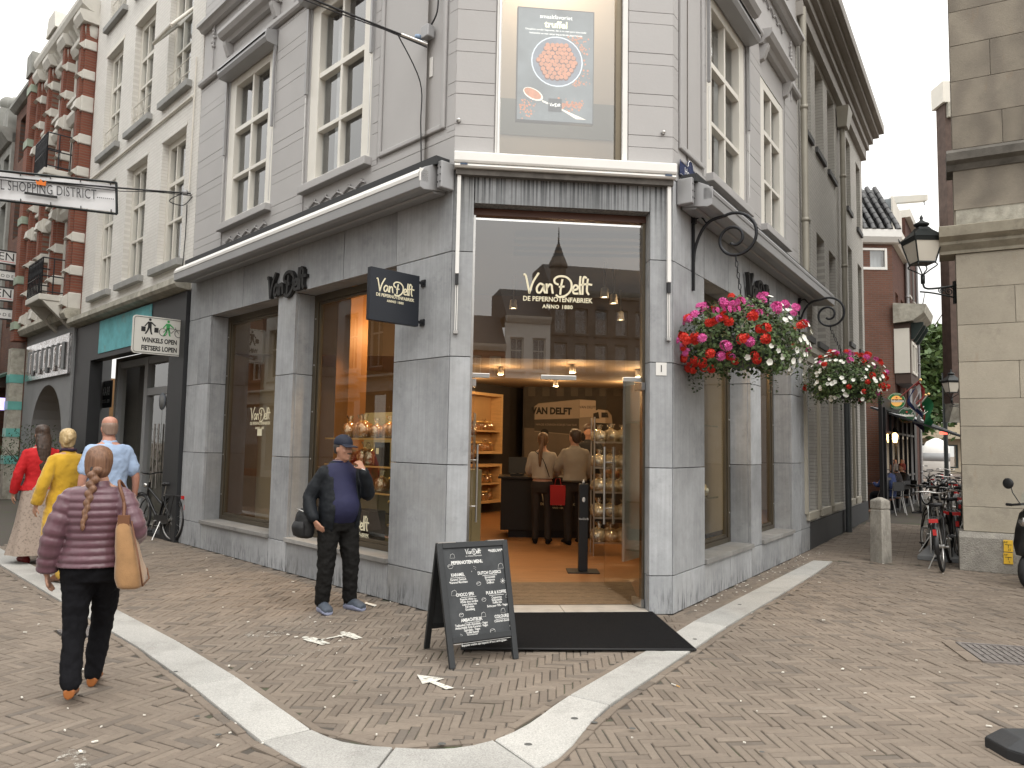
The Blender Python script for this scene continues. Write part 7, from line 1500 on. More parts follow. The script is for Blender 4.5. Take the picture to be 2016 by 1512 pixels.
# ---- flower baskets on scroll brackets
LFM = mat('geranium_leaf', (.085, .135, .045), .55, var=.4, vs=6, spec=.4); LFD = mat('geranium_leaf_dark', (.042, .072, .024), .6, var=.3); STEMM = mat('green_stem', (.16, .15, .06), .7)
FM = {'red': mat('red_petals', (.62, .035, .02), .6, var=.15, vs=30), 'pink': mat('pink_petals', (.68, .11, .36), .6, var=.15, vs=30), 'white': mat('white_petals', (.76, .76, .70), .6, var=.06, vs=30)}
def cluster(n, r, pr, seed, flat=False):
 q = random.Random(seed); mb = MB()
 for k in range(n):
  th, ph = q.uniform(0, 6.28), math.acos(q.uniform(-.1, 1)); c = Vector((r * math.sin(ph) * math.cos(th), r * math.sin(ph) * math.sin(th), r * .75 * math.cos(ph))); nrm_ = c.normalized(); a_ = nrm_.cross(Vector((.3, .5, .8))).normalized(); b_ = nrm_.cross(a_)
  for j in range(5):
   t = j * 1.2566; d_ = a_ * math.cos(t) + b_ * math.sin(t); e_ = a_ * math.cos(t + .5) + b_ * math.sin(t + .5); f_ = a_ * math.cos(t - .5) + b_ * math.sin(t - .5); mb.add([c, c + f_ * pr * .7 + nrm_ * .003, c + d_ * pr + nrm_ * .006, c + e_ * pr * .7 + nrm_ * .003], [(0, 1, 2, 3)])
 return mb
def petunia(seed):
 mb = MB(); n = 10; mb.add([Vector((0, 0, -.012))] + [Vector((.034 * (1 if k % 2 else .86) * math.cos(k * .6283), .034 * (1 if k % 2 else .86) * math.sin(k * .6283), .008)) for k in range(n)], [(0, 1 + k, 1 + (k + 1) % n) for k in range(n)], 0, True); return mb
FMESH = {c: [cluster(20, .026, .019, k + ord(c[0])).mesh('flower', FM[c]) for k in range(3)] for c in ('red', 'pink')}; FMESH['white'] = [petunia(1).mesh('flower', FM['white'])]
def basket(c, rx, rz, wall, lab, seed, pink, white_side, nf, hang):
 q = random.Random(seed); t_ = thing('hanging_basket', lab, 'flower basket', c - Vector((0, 0, rz)))
 mb = MB(); mb.lathe([(.05, -.30), (.22, -.26), (.30, -.12), (.33, .0)], c=c, n=16); mb.build('bowl', BLACKP, t_)
 mb = MB(); vs = []
 right = _R.copy()
 def shell(k):
  while True:
   p = Vector((q.gauss(0, 1), q.gauss(0, 1), q.gauss(0, 1))); p.normalize()
   if p.z > -.75: return p
 for k in range(5200):
  p = shell(k); rr = q.uniform(.62, 1.02) * (1 + .10 * math.sin(p.x * 7 + seed) * math.sin(p.z * 5 + p.y * 6)); pos = c + Vector((p.x * rx * rr, p.y * rx * rr, p.z * rz * rr - .05 * (abs(p.x) + abs(p.y))))
  n_ = (p + Vector((q.gauss(0, .5), q.gauss(0, .5), q.gauss(0, .5) + .3))).normalized(); a_ = n_.cross(Vector((q.gauss(0, 1), q.gauss(0, 1), q.gauss(0, 1)))).normalized(); b_ = n_.cross(a_); s_ = q.uniform(.012, .026)
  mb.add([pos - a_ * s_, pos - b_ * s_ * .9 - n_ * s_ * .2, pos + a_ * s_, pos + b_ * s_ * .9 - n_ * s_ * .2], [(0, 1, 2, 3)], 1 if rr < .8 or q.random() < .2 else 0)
 for k in range(26):      # trailing shoots
  p = shell(k); b0 = c + Vector((p.x * rx * .9, p.y * rx * .9, -rz * q.uniform(.5, .8))); ln_ = q.uniform(.08, hang)
  for j in range(int(ln_ / .018)):
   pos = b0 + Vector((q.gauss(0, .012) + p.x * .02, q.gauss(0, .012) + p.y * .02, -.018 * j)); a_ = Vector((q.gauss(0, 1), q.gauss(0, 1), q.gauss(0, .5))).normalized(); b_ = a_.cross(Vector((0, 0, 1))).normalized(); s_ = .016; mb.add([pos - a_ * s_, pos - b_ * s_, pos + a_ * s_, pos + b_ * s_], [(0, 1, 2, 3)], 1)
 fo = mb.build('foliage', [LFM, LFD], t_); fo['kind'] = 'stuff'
 mb = MB()
 for k in range(160): p = shell(k); s0 = c + Vector((p.x * rx * .7, p.y * rx * .7, p.z * rz * .7)); s1 = c + Vector((p.x * rx * 1.06, p.y * rx * 1.06, p.z * rz * 1.06)); mb.tube([s0, s1], .0022, 3, caps=False)
 so = mb.build('stems', STEMM, t_); so['kind'] = 'stuff'
 for k in range(nf):
  p = shell(k)
  if p.y > .55: continue
  side_ = p.dot(right); lowp = p.z
  if white_side < 0 and p.z < .5 and q.random() < .6: col_ = 'white'
  elif (side_ * white_side > .30 and q.random() < .75) or (lowp < -.2 and side_ * white_side > -.2 and q.random() < .5): col_ = 'white'
  elif lowp > .42 and q.random() < pink: col_ = 'pink'
  elif q.random() < pink * .25: col_ = 'pink'
  else: col_ = 'red'
  rr = q.uniform(.98, 1.10); pos = c + Vector((p.x * rx * rr, p.y * rx * rr, p.z * rz * rr)); o = link('flower', q.choice(FMESH[col_]), t_); n_ = (p + Vector((0, -.2, .4))).normalized()
  o.matrix_parent_inverse = Matrix.Identity(4); o.location = pos - t_.location; o.rotation_euler = n_.to_track_quat('Z', 'Y').to_euler(); sc_ = q.uniform(1.0, 1.6) * (.72 if col_ == 'white' else 1); o.scale = (sc_,) * 3
 return t_
def scroll_bracket(fr, s, zt, length, lab, k=1.0, chain_to=None):
 t_ = thing('scroll_bracket', lab, 'bracket', fr(s, 0, zt - .8))
 MB().box((s - .016, .004, zt - .78), (s + .016, .03, zt), fr).build('wall_bar', BLACKM, t_); MB().box((s - .03, .002, zt - .05), (s + .03, .045, zt + .03), fr).build('bracket_head', BLACKM, t_)
 R1 = .262; co, cz = .47, zt - .25
 pts = [fr(s, o_, cz + z_) for o_, z_ in ((.02, -.22), (.035, -.08), (.10, .09), (.20, .20))]
 for q in range(0, 62):
  th = rad(118) - q * .175; g = q / 62; r_ = R1 * (1 - .86 * g)
  pts.append(fr(s, co + r_ * math.cos(th) - .02 * g, cz + r_ * math.sin(th) - .035 * g))
 MB().tube(cr(pts[:6], 4)[:-1] + pts[5:], .017, 8).build('scroll', BLACKM, t_)
 MB().tube(cr([fr(s, .02, zt - .02), fr(s, .10, zt + .01), fr(s, .16, zt - .06), fr(s, .22, zt - .03)], 5), .008, 6).build('curl', BLACKM, t_)
 hp = fr(s, co, cz - R1 * .78)
 if chain_to is not None:
  n_ = max(2, int((hp.z - chain_to.z) / .055))
  for q in range(n_):
   cc = mid(hp, chain_to, (q + .5) / n_); e1 = Vector((1, 0, 0)) if q % 2 else Vector((0, 1, 0)); MB().tube([cc + e1 * .014 * math.cos(a) + Vector((0, 0, .034 * math.sin(a))) for a in [i * .785 for i in range(8)]], .005, 5, closed=True).build('chain_link', BLACKM, t_)
 return t_
bc1 = zz(Rf(.54, .53, 0), 2.74); basket(bc1, .63, .43, None, 'big hanging basket of red and pink geraniums nearest the entrance', 21, .85, 1, 200, .30); scroll_bracket(Rf, .54, 4.08, .72, 'black wrought iron scroll bracket nearest the entrance', 1, bc1 + Vector((0, 0, .40)))
bc2 = zz(Rf(5.4, .66, 0), 2.72); basket(bc2, .57, .42, None, 'second hanging basket, mostly white petunias, by the grey brick house', 33, .4, -1, 190, .2); scroll_bracket(Rf, 5.38, 4.02, .72, 'black wrought iron scroll bracket by the grey brick house', 1, bc2 + Vector((0, 0, .36)))
# ---- bollard
BOLL = mat('weathered_hardstone', (.40, .375, .33), .9, var=.35, vs=6, bmp=.7, bs=35, stretch=(1, 1, .5), dirt=(.15, .14, .12), dv=(.5, .72))
bo = thing('stone_bollard', 'weathered square stone bollard at the alley mouth', 'bollard', G(1735, 1113)); bp = G(1735, 1106)
def sq(r0, z, ang=.45): return [bp + Vector((r0 * 1.414 * math.cos(ang + k * math.pi / 2 + math.pi / 4), r0 * 1.414 * math.sin(ang + k * math.pi / 2 + math.pi / 4), z)) for k in range(4)]
MB().prism(sq(.108, -.02), sq(.098, .76)).build('shaft', BOLL, bo, bevel=.012); MB().prism(sq(.088, .7605), sq(.088, .775)).build('neck', BOLL, bo); MB().prism(sq(.100, .776), sq(.098, .90)).build('cap', BOLL, bo, bevel=.012); MB().prism(sq(.095, .9005), sq(.025, .945)).build('cap_point', BOLL, bo, bevel=.008)
# ---- black rubber barrier foot in the corner
bf_ = thing('rubber_barrier_foot', 'black moulded rubber barrier foot lying on the bricks', 'barrier foot', G(1990, 1450)); base_o = G(1938, 1470); ex = (G(2016, 1497) - G(1938, 1470)).normalized(); ey_ = Vector((-ex.y, ex.x, 0))
prof = [(0, .0), (.02, .02), (.07, .10), (.095, .20), (.09, .32), (.05, .44), (.0, .52), (.02, .60), (.16, .66), (.9, .72), (.95, .3), (.9, -.02), (.16, -.06)]
def BFp(x, y, z): return base_o + ex * x + ey_ * (y * 1.3) + Vector((0, 0, z))
cxm = (.5, .3)
def ins(p, k): return (p[0] + (cxm[0] - p[0]) * k, p[1] + (cxm[1] - p[1]) * k)
MB().prism([BFp(*p, .0) for p in prof], [BFp(*p, .055) for p in prof]).build('base', RUBBER, bf_, bevel=.006); MB().prism([BFp(*p, .0555) for p in prof], [BFp(*ins(p, .13), .115) for p in prof]).build('sloped_top', mat('worn_black_rubber', (.035, .037, .04), .6, var=.2, bmp=.1), bf_, bevel=.006); MB().box((.45, .22, .116), (.6, .40, .14), BFp).build('post_socket', RUBBER, bf_)
# ---- planters
def planter(p, r, h, m_, lab, n, rx, rz, seed):
 q = random.Random(seed); t_ = thing('potted_shrub', lab, 'plant', p); MB().lathe([(r * .75, 0), (r, h), (r * .9, h), (r * .85, h - .06)], c=p, n=20).build('pot', m_, t_); mb = MB(); st = MB(); c = p + Vector((0, 0, h + rz * .8))
 for k in range(14): d_ = Vector((q.gauss(0, 1), q.gauss(0, 1), q.gauss(.4, .6))).normalized(); st.tube([p + Vector((0, 0, h - .05)), c + Vector((d_.x * rx * .8, d_.y * rx * .8, d_.z * rz * .8))], [.012, .004], 5)
 for k in range(n): d_ = Vector((q.gauss(0, 1), q.gauss(0, 1), q.gauss(0, 1))).normalized() * q.uniform(.3, 1.1); pos = c + Vector((d_.x * rx, d_.y * rx, d_.z * rz)); a_ = Vector((q.gauss(0, 1), q.gauss(0, 1), q.gauss(0, 1))).normalized(); b_ = a_.cross(Vector((.2, .4, .9))).normalized(); mb.add([pos - a_ * .035, pos + b_ * .012, pos + a_ * .035, pos - b_ * .012], [(0, 1, 2, 3)])
 st.build('branches', BARK, t_); f_ = mb.build('foliage', LFD, t_); f_['kind'] = 'stuff'
planter(L(13.5, .55, 0), .3, .7, mat('dark_pot', (.03, .03, .03), .6), 'sparse dark olive shrub in a pot by the arched shopfront', 1400, .75, .65, 4); planter(L(17.2, 1.0, 0), .34, .85, mat('red_glazed_pot', (.30, .015, .02), .35), 'dark shrub in a tall red pot at the far left shopfront', 1600, .5, .45, 9)
# ================================================================ BICYCLES AND SCOOTER
BIKEBLK = mat('black_bike_paint', (.012, .012, .013), .3, .1, var=.1, coat=.4); TYRE = mat('tyre_rubber', (.02, .02, .021), .8, var=.2, bmp=.2, bs=120); SADDLE = mat('black_saddle', (.02, .02, .022), .45); REFL = mat('red_reflector', (.55, .02, .02), .25, spec=.7)
def bicycle(lab, loc, rz, frame_m=None, guard_m=None, bars='city', lean=0., grp=None, group_label=None, yaw_bar=.0):
 fm = frame_m or BIKEBLK; gm = guard_m or BIKEBLK
 t_ = thing('bicycle', lab, 'bicycle', loc, rz, grp); t_.rotation_euler = (lean, 0, rz)
 def add(mb, nm, m_, par=None): return mb.build(nm, m_, par or t_, True)
 R_ = .345; X2 = 1.08
 for x in (0, X2):
  w = MB(); w.tube([(x + R_ * math.cos(k * .1963), 0, R_ + (R_ - .02) * 1.0 * math.sin(k * .1963) + .0) for k in range(32)], .021, 8, closed=True); w = add(w, 'wheel', TYRE)
  r_ = MB(); r_.tube([(x + (R_ - .03) * math.cos(k * .1963), 0, R_ + (R_ - .045) * math.sin(k * .1963)) for k in range(32)], .012, 6, closed=True); add(r_, 'rim', STEEL, w)
  s_ = MB()
  for k in range(18): a = k * .349; s_.tube([(x + .02 * math.cos(a + 1), (-1) ** k * .03, R_ + .02 * math.sin(a + 1)), (x + (R_ - .035) * math.cos(a), 0, R_ + (R_ - .045) * math.sin(a))], .0022, 3, caps=False)
  add(s_, 'spokes', STEEL, w); h_ = MB(); h_.tube([(x, -.06, R_), (x, .06, R_)], .028 if x == 0 else .02, 10); add(h_, 'hub', STEEL, w)
  g = MB(); a0, a1 = (-.25, 3.0) if x == 0 else (.45, 2.7); n_ = 16; vs = []
  for k in range(n_ + 1):
   a = a0 + (a1 - a0) * k / n_ if x == 0 else a0 + (a1 - a0) * k / n_; rr = R_ + .035
   if x == 0: a = math.pi - a if False else a + .35
   for yy, dr in ((-.032, -.014), (0, 0), (.032, -.014)): vs.append((x + (rr + dr) * math.cos(a), yy, R_ + (rr + dr) * math.sin(a)))
  g.add(vs, [(3 * k + j, 3 * k + j + 1, 3 * k + j + 4, 3 * k + j + 3) for k in range(n_) for j in range(2)], 0, True); add(g, 'mudguard', gm)
 bb = (.44, 0, .29); seat = (.30, 0, .78); head0, head1 = (.90, 0, .62), (.85, 0, .90)
 f = MB(); f.tube([bb, (.33, 0, .70)], .017, 8); f.tube([bb, (.89, 0, .66)], .022, 8); f.tube([(.37, 0, .56), (.87, 0, .80)], .018, 8); f.tube([head0, head1], .02, 8)
 for y in (-.055, .055): f.tube([(0, y, R_), (.40, y * .5, .30)], .010, 6); f.tube([(0, y, R_), (.33, y * .4, .68)], .009, 6); f.tube([(X2, y, R_), (.93, y, .56), (.90, 0, .64)], .012, 6)
 add(f, 'frame', fm)
 sp_ = MB(); sp_.tube([(.345, 0, .62), (.29, 0, .86)], .012, 8); add(sp_, 'seat_post', STEEL)
 sd = MB(); vs = []
 for k, (x, wd_, z) in enumerate(((.14, .085, .895), (.18, .10, .90), (.24, .085, .895), (.32, .04, .892), (.40, .025, .885), (.43, .012, .875))):
  for q in range(8): a = q * .785; vs.append((x, wd_ * math.cos(a), z + .028 * math.sin(a) * (1 if math.sin(a) > 0 else .9)))
 sd.add(vs, [(8 * k + q, 8 * k + (q + 1) % 8, 8 * k + 8 + (q + 1) % 8, 8 * k + 8 + q) for k in range(5) for q in range(8)] + [tuple(range(7, -1, -1)), tuple(range(40, 48))], 0, True); add(sd, 'saddle', SADDLE)
 stx = MB(); stx.tube([(.85, 0, .90), (.83, 0, 1.02)], .013, 8); hbm = add(stx, 'stem', STEEL)
 hb = MB(); cb, sb = math.cos(yaw_bar), math.sin(yaw_bar)
 def HB(x, y, z): return (.83 + x * cb - y * sb, x * sb + y * cb, z)
 pts = [HB(-.22, .31, 1.05), HB(-.08, .30, 1.06), HB(.02, .18, 1.06), HB(.04, 0, 1.03), HB(.02, -.18, 1.06), HB(-.08, -.30, 1.06), HB(-.22, -.31, 1.05)]; hb.tube(cr(pts, 4), .0115, 8); hbo = add(hb, 'handlebar', STEEL if bars == 'chrome' else BIKEBLK)
 for i in (0, -1): g_ = MB(); p0, p1 = Vector(pts[i]), Vector(pts[1 if i == 0 else -2]); g_.tube([p0 + (p0 - p1) * .05, mid(p0, p1, .75)], .016, 8); add(g_, 'grip', RUBBER, hbo)
 for sgn in (-1, 1): br_ = MB(); br_.tube([HB(-.06, sgn * .27, 1.05), HB(-.14, sgn * .31, 1.025), HB(-.2, sgn * .32, 1.03)], .006, 5); add(br_, 'brake_lever', STEEL, hbo)
 rk = MB()
 for y in (-.06, .0, .06): rk.tube([(-.30, y, .73), (.22, y, .73)], .006, 5)
 for x in (-.30, -.05, .22): rk.tube([(x, -.07, .73), (x, .07, .73)], .006, 5)
 for y in (-.07, .07): rk.tube([(-.02, y, .36), (-.12, y, .73)], .006, 5); rk.tube([(.02, y, .36), (.18, y, .73)], .006, 5)
 add(rk, 'rack', BIKEBLK)
 tl_ = MB(); tl_.box((-.345, -.055, .685), (-.305, .055, .735)); add(tl_, 'tail_light', REFL); t2 = MB(); t2.box((-.37, -.022, .52), (-.362, .022, .60)); add(t2, 'reflector', REFL)
 hl = MB(); hl.lathe([(.02, 0), (.04, .05), (.038, .06)], M=Matrix.Translation((.93, 0, .84)) @ Matrix.Rotation(math.pi / 2, 4, 'Y'), n=12); add(hl, 'headlight', STEEL)
 cg = MB(); cg.hexa([(0, .045, R_ - .06), (.5, .045, .21), (.5, .06, .21), (0, .06, R_ - .06), (0, .045, R_ + .06), (.5, .045, .39), (.5, .06, .39), (0, .06, R_ + .06)]); add(cg, 'chain_guard', gm)
 ck_ = MB(); ck_.tube([(.44, -.07, .29), (.44, .075, .29)], .018, 8); ck_.tube([(.44, .075, .29), (.50, .08, .13)], .009, 6); ck_.tube([(.44, -.075, .29), (.38, -.08, .45)], .009, 6); ck_ = add(ck_, 'crank', STEEL)
 for (x, y, z) in ((.50, .12, .13), (.38, -.12, .45)): pd = MB(); pd.box((x - .045, y - .04, z - .012), (x + .045, y + .04, z + .012)); add(pd, 'pedal', RUBBER, ck_)
 ks = MB(); ks.tube([(.28, .05, .30), (.20, .20, .01)], .009, 6); add(ks, 'kickstand', STEEL)
 return t_
rw, fwp = G(338, 1066), L(6.7, .62, 0)
bdir = (L.d * 1.0 + L.n * .13).normalized(); bicycle('black city bicycle parked beside the stone pillar at the black shopfront', zz(rw + L.n * .02, 0), math.atan2(bdir.y, bdir.x), yaw_bar=.35, lean=.04)
b1 = G(1857, 1126); bicycle('black bicycle with chrome handlebar and brown rear rim leaning by the sandstone corner', b1, math.atan2(.80, .55), bars='chrome', lean=-.10, yaw_bar=-.15); SILV = mat('silver_guard', (.52, .54, .52), .35, .6)
b2 = G(1842, 1095); bicycle('bicycle with pale silver mudguard beside the rack slab', b2, math.atan2(.85, .30), guard_m=SILV, bars='chrome', lean=.12, yaw_bar=.5); b3 = G(1886, 1100); bicycle('black bicycle squeezed between the others and the sandstone wall', b3, math.atan2(.9, .42), bars='city', lean=-.05)
rs = thing('bike_rack_slab', 'low grey slab of the bicycle rack in the alley', 'bike rack', G(1825, 1095)); c0 = G(1806, 1102); dA = Vector((LA.d.x, LA.d.y, 0)); nA = Vector((dA.y, -dA.x, 0)); MB().prism([c0, c0 + nA * .7, c0 + nA * .7 + dA * 1.7, c0 + dA * 1.7], [p + Vector((0, 0, .07)) for p in (c0, c0 + nA * .7, c0 + nA * .7 + dA * 1.7, c0 + dA * 1.7)]).build('slab', mat('grey_rack_concrete', (.22, .225, .23), .7, var=.1), rs, bevel=.01)
for k in range(3): q = c0 + nA * (.15 + .2 * k) + dA * .4; MB().tube([q + Vector((0, 0, .07)), q + Vector((0, 0, .5)), q + dA * .5 + Vector((0, 0, .5)), q + dA * .5 + Vector((0, 0, .07))], .014, 6).build('hoop', STEEL, rs)
for k, (u, v, a) in enumerate(((1893, 1050, 1.0), (1880, 1028, 1.2), (1858, 1000, 1.5), (1846, 985, .6), (1886, 1003, .9), (1842, 968, 1.9))): p = G(u, v); bicycle(('first', 'second', 'third', 'fourth', 'fifth', 'sixth')[k] + ' bicycle of the jumbled row past the rack slab, counting into the alley', p, a, bars='chrome' if k % 2 else 'city', grp='bicycles farther along the alley', yaw_bar=.3 * (k % 3 - 1))
# ---- scooter at the right edge
sp0 = G(2089, 1152); SCB = mat('black_scooter_plastic', (.014, .014, .015), .3, var=.1, coat=.3)
sc = thing('motor_scooter', 'black motor scooter with round mirror by the yellow tags', 'scooter', sp0, rad(205), scale=.93)
def SCx(mb, nm, m_): return mb.build(nm, m_, sc, True)
for x in (-.62, .62): w = SCx(MB().tube([(x + .20 * math.cos(k * .314), 0, .22 + .20 * math.sin(k * .314)) for k in range(20)], .055, 8, closed=True), 'wheel', TYRE)
fs = MB(); rg_ = []
for (x, z, wd_) in ((.78, .42, .10), (.70, .55, .18), (.60, .75, .21), (.52, .95, .20), (.48, 1.05, .12)):
 rg_ += [(x + .05, 0, z), (x, wd_, z), (x - .09, wd_ * .8, z), (x - .06, 0, z), (x - .09, -wd_ * .8, z), (x, -wd_, z)]
fs.add(rg_, [(6 * k + q, 6 * k + (q + 1) % 6, 6 * k + 6 + (q + 1) % 6, 6 * k + 6 + q) for k in range(4) for q in range(6)] + [(5, 4, 3, 2, 1, 0), (24, 25, 26, 27, 28, 29)], 0, True); SCx(fs, 'front_shield', SCB)
bd = MB(); bd.hexa([(-.75, -.16, .35), (.55, -.15, .22), (.55, .15, .22), (-.75, .16, .35), (-.85, -.12, .75), (-.05, -.15, .70), (-.05, .15, .70), (-.85, .12, .75)]); o_ = SCx(bd, 'body', SCB); b_ = o_.modifiers.new('bevel', 'BEVEL'); b_.width = .05; b_.segments = 3
st_ = MB(); st_.hexa([(-.85, -.14, .75), (-.02, -.15, .71), (-.02, .15, .71), (-.85, .14, .75), (-.8, -.1, .86), (-.08, -.12, .80), (-.08, .12, .80), (-.8, .1, .86)]); o_ = SCx(st_, 'seat', SADDLE); b_ = o_.modifiers.new('bevel', 'BEVEL'); b_.width = .04; b_.segments = 3
SCx(MB().tube([(.45, -.34, 1.05), (.5, -.12, 1.08), (.5, .12, 1.08), (.45, .34, 1.05)], .016, 8), 'handlebar', BLACKP)
for y in (-.34, .34):
 SCx(MB().tube([(.45, y, 1.05), (.42, y * 1.25, 1.05)], .02, 8), 'grip', RUBBER); SCx(MB().tube([(.49, y * .6, 1.08), (.50, y * .85, 1.22), (.48, y * .95, 1.30)], .007, 5), 'mirror_stalk', BLACKP); SCx(MB().lathe([(.07, 0), (.075, .015), (.06, .03)], M=Matrix.Translation((.47, y * 1.05, 1.34)) @ Matrix.Rotation(math.pi / 2, 4, 'Y'), n=18), 'mirror', BLACKP); SCx(MB().lathe([(.064, -.001), (.064, .0)], M=Matrix.Translation((.469, y * 1.05, 1.34)) @ Matrix.Rotation(math.pi / 2, 4, 'Y'), n=18), 'mirror_glass', CHROME)
ws_ = MB(); ws_.add([(.55, -.16, 1.05), (.55, .16, 1.05), (.50, .17, 1.2), (.46, .10, 1.33), (.46, -.10, 1.33), (.50, -.17, 1.2)], [(0, 1, 2, 3, 4, 5)]); SCx(ws_, 'windscreen', GLASS_S); SCx(MB().lathe([(.05, 0), (.06, .03)], M=Matrix.Translation((.74, 0, .86)) @ Matrix.Rotation(math.pi / 2, 4, 'Y'), n=14), 'headlight', CHROME); SCx(MB().tube([(-.2, .1, .3), (-.25, .2, .02)], .014, 6), 'side_stand', STEEL); SCx(MB().tube([(.62, 0, .22), (.5, 0, .95)], .03, 8), 'fork', BLACKP)
# ================================================================ PEOPLE
SKIN = mat('skin', (.48, .27, .19), .5, var=.08, vs=20, spec=.4); SKIN2 = mat('tanned_skin', (.40, .21, .14), .5, var=.1, vs=20)
TEX = {}
def clouds(sc_):
 if sc_ not in TEX: t = bpy.data.textures.new('wrinkle_%g' % sc_, 'CLOUDS'); t.noise_scale = sc_; t.noise_depth = 3; TEX[sc_] = t
 return TEX[sc_]
def grow(name, mb, m_, parent, vox=.011, sm=5, disp=0., ds=.12):
 o = mb.build(name, m_, parent, True)
 r = o.modifiers.new('union', 'REMESH'); r.mode = 'VOXEL'; r.voxel_size = vox; r.use_smooth_shade = True
 if sm: s_ = o.modifiers.new('smooth', 'SMOOTH'); s_.iterations = sm; s_.factor = .5
 if disp: d_ = o.modifiers.new('wrinkles', 'DISPLACE'); d_.texture = clouds(ds); d_.strength = disp; d_.mid_level = .5; d_.texture_coords = 'LOCAL'
 return o
def rings(mb, rs, n=20, wob=0.):
 """stack of ellipses (z, half width, half depth, x, y)"""
 vs = []
 for (z, a, b, *c) in rs:
  cx_, cy_ = (c + [0, 0])[:2]
  for k in range(n): t = k * 6.2832 / n; vs.append((cx_ + a * math.cos(t), cy_ + b * math.sin(t), z))
 m_ = len(rs); mb.add(vs, [(i * n + k, i * n + (k + 1) % n, (i + 1) * n + (k + 1) % n, (i + 1) * n + k) for i in range(m_ - 1) for k in range(n)] + [tuple(range(n - 1, -1, -1)), tuple(range((m_ - 1) * n, m_ * n))], 0, True); return mb
def dense(rs, sub=4):
 P = [list(r) + [0] * (5 - len(r)) for r in rs]; o = []
 for i in range(len(P) - 1):
  a, b, c, d_ = P[max(i - 1, 0)], P[i], P[i + 1], P[min(i + 2, len(P) - 1)]
  for k in range(sub):
   t = k / sub; o.append([.5 * (2 * b[j] + (c[j] - a[j]) * t + (2 * a[j] - 5 * b[j] + 4 * c[j] - d_[j]) * t * t + (3 * b[j] - a[j] - 3 * c[j] + d_[j]) * t ** 3) for j in range(5)])
 o.append(P[-1]); return o
def limb(mb, pts, rs, n=12):
 P = cr(pts, 5); R_ = [v.x for v in cr([(r, 0, 0) for r in rs], 5)]; mb.tube(P, R_, n); mb.ball(P[0], R_[0] * .98, 12, 8); mb.ball(P[-1], R_[-1] * .98, 12, 8); return mb
TORSO = [(.80, .15, .10), (.88, .172, .118), (.96, .168, .115), (1.06, .145, .102), (1.16, .15, .108), (1.28, .172, .115), (1.38, .178, .105), (1.44, .135, .085), (1.48, .07, .062), (1.53, .055, .058, 0, .01)]
HEAD = [(-.128, .02, .025, 0, .035), (-.112, .042, .046, 0, .03), (-.07, .060, .074, 0, .012), (-.02, .070, .088, 0, .004), (.03, .075, .096, 0, -.004), (.075, .070, .09, 0, -.008), (.105, .048, .062, 0, -.008), (.118, .015, .02, 0, -.006)]
def headM(p): return Matrix.Translation(p['head']) @ Matrix.Rotation(p.get('hyaw', 0), 4, 'Z') @ Matrix.Rotation(p.get('hpitch', 0), 4, 'X')
POSE = dict(hipL=(-.09, 0, .90), hipR=(.09, 0, .90), kneeL=(-.10, .02, .49), kneeR=(.10, .02, .49), ankL=(-.10, -.02, .085), ankR=(.10, -.02, .085), toeL=(-.12, .16, .03), toeR=(.12, .16, .03),
   shL=(-.165, -.01, 1.385), shR=(.165, -.01, 1.385), elL=(-.235, -.03, 1.12), elR=(.235, -.03, 1.12), wrL=(-.24, .04, .88), wrR=(.24, .04, .88), haL=(-.235, .07, .80), haR=(.235, .07, .80), head=(0, .015, 1.63))
def hand(mb, wr, tip, pn, curl=.5, thumb=1, k=1.):
 wr, tip, pn = Vector(wr), Vector(tip), Vector(pn).normalized(); d_ = (tip - wr).normalized(); s_ = d_.cross(pn).normalized() * thumb; pn = s_.cross(d_).normalized() * thumb
 c = wr + d_ * .05 * k
 mb.prism([c + d_ * x * k + s_ * y * k + pn * z * k for x, y, z in ((-.045, -.022, -.013), (.04, -.038, -.012), (.04, .038, -.012), (-.045, .024, -.013))], [c + d_ * x * k + s_ * y * k + pn * z * k for x, y, z in ((-.045, -.022, .013), (.04, -.038, .012), (.04, .038, .012), (-.045, .024, .013))])
 for i, (y, ln_) in enumerate(((-.030, .058), (-.010, .072), (.010, .078), (.030, .070))):
  b0 = c + d_ * .036 * k + s_ * y * k; P = [b0]; a = 0
  for q in range(3): a += curl * (.5 if q == 0 else .8); P.append(P[-1] + (d_ * math.cos(a) + pn * math.sin(a)) * ln_ * k * (.42, .33, .25)[q])
  mb.tube(P, [.0095 * k, .009 * k, .0085 * k, .007 * k], 7)
 b0 = c + s_ * .030 * k - d_ * .015 * k; mb.tube([b0, b0 + (s_ * .030 + d_ * .022 + pn * .01) * k, b0 + (s_ * .036 + d_ * .052 + pn * .02) * k], [.012 * k, .0105 * k, .008 * k], 7); mb.ball(wr, .024 * k, 8, 6); return mb
def foot(mb, ank, toe, k=1., w=.043, lift=0):
 a, t = Vector(ank), Vector(toe); d_ = Vector((t.x - a.x, t.y - a.y, t.z - a.z + .0)); f = Vector((d_.x, d_.y, 0)).normalized(); sd = Vector((f.y, -f.x, 0)); heel = a - f * .055 + Vector((0, 0, -.05)); P = [(heel, .03, .035), (a + Vector((0, 0, -.035)), .038, .045), (mid(a, t, .5) + Vector((0, 0, -.005)), w, .042), (mid(a, t, .8), w * 1.08, .030), (t, w * .75, .020)]
 vs = []
 for (c, aa, bb_) in P:
  for q in range(12): th = q * .5236; vs.append(c + sd * aa * k * math.cos(th) + Vector((0, 0, bb_ * k * math.sin(th))))
 mb.add(vs, [(12 * i + q, 12 * i + (q + 1) % 12, 12 * i + 12 + (q + 1) % 12, 12 * i + 12 + q) for i in range(4) for q in range(12)] + [tuple(range(11, -1, -1)), tuple(range(48, 60))], 0, True); mb.tube([a + Vector((0, 0, .06)), a + Vector((0, 0, -.03))], .036 * k, 10); return mb
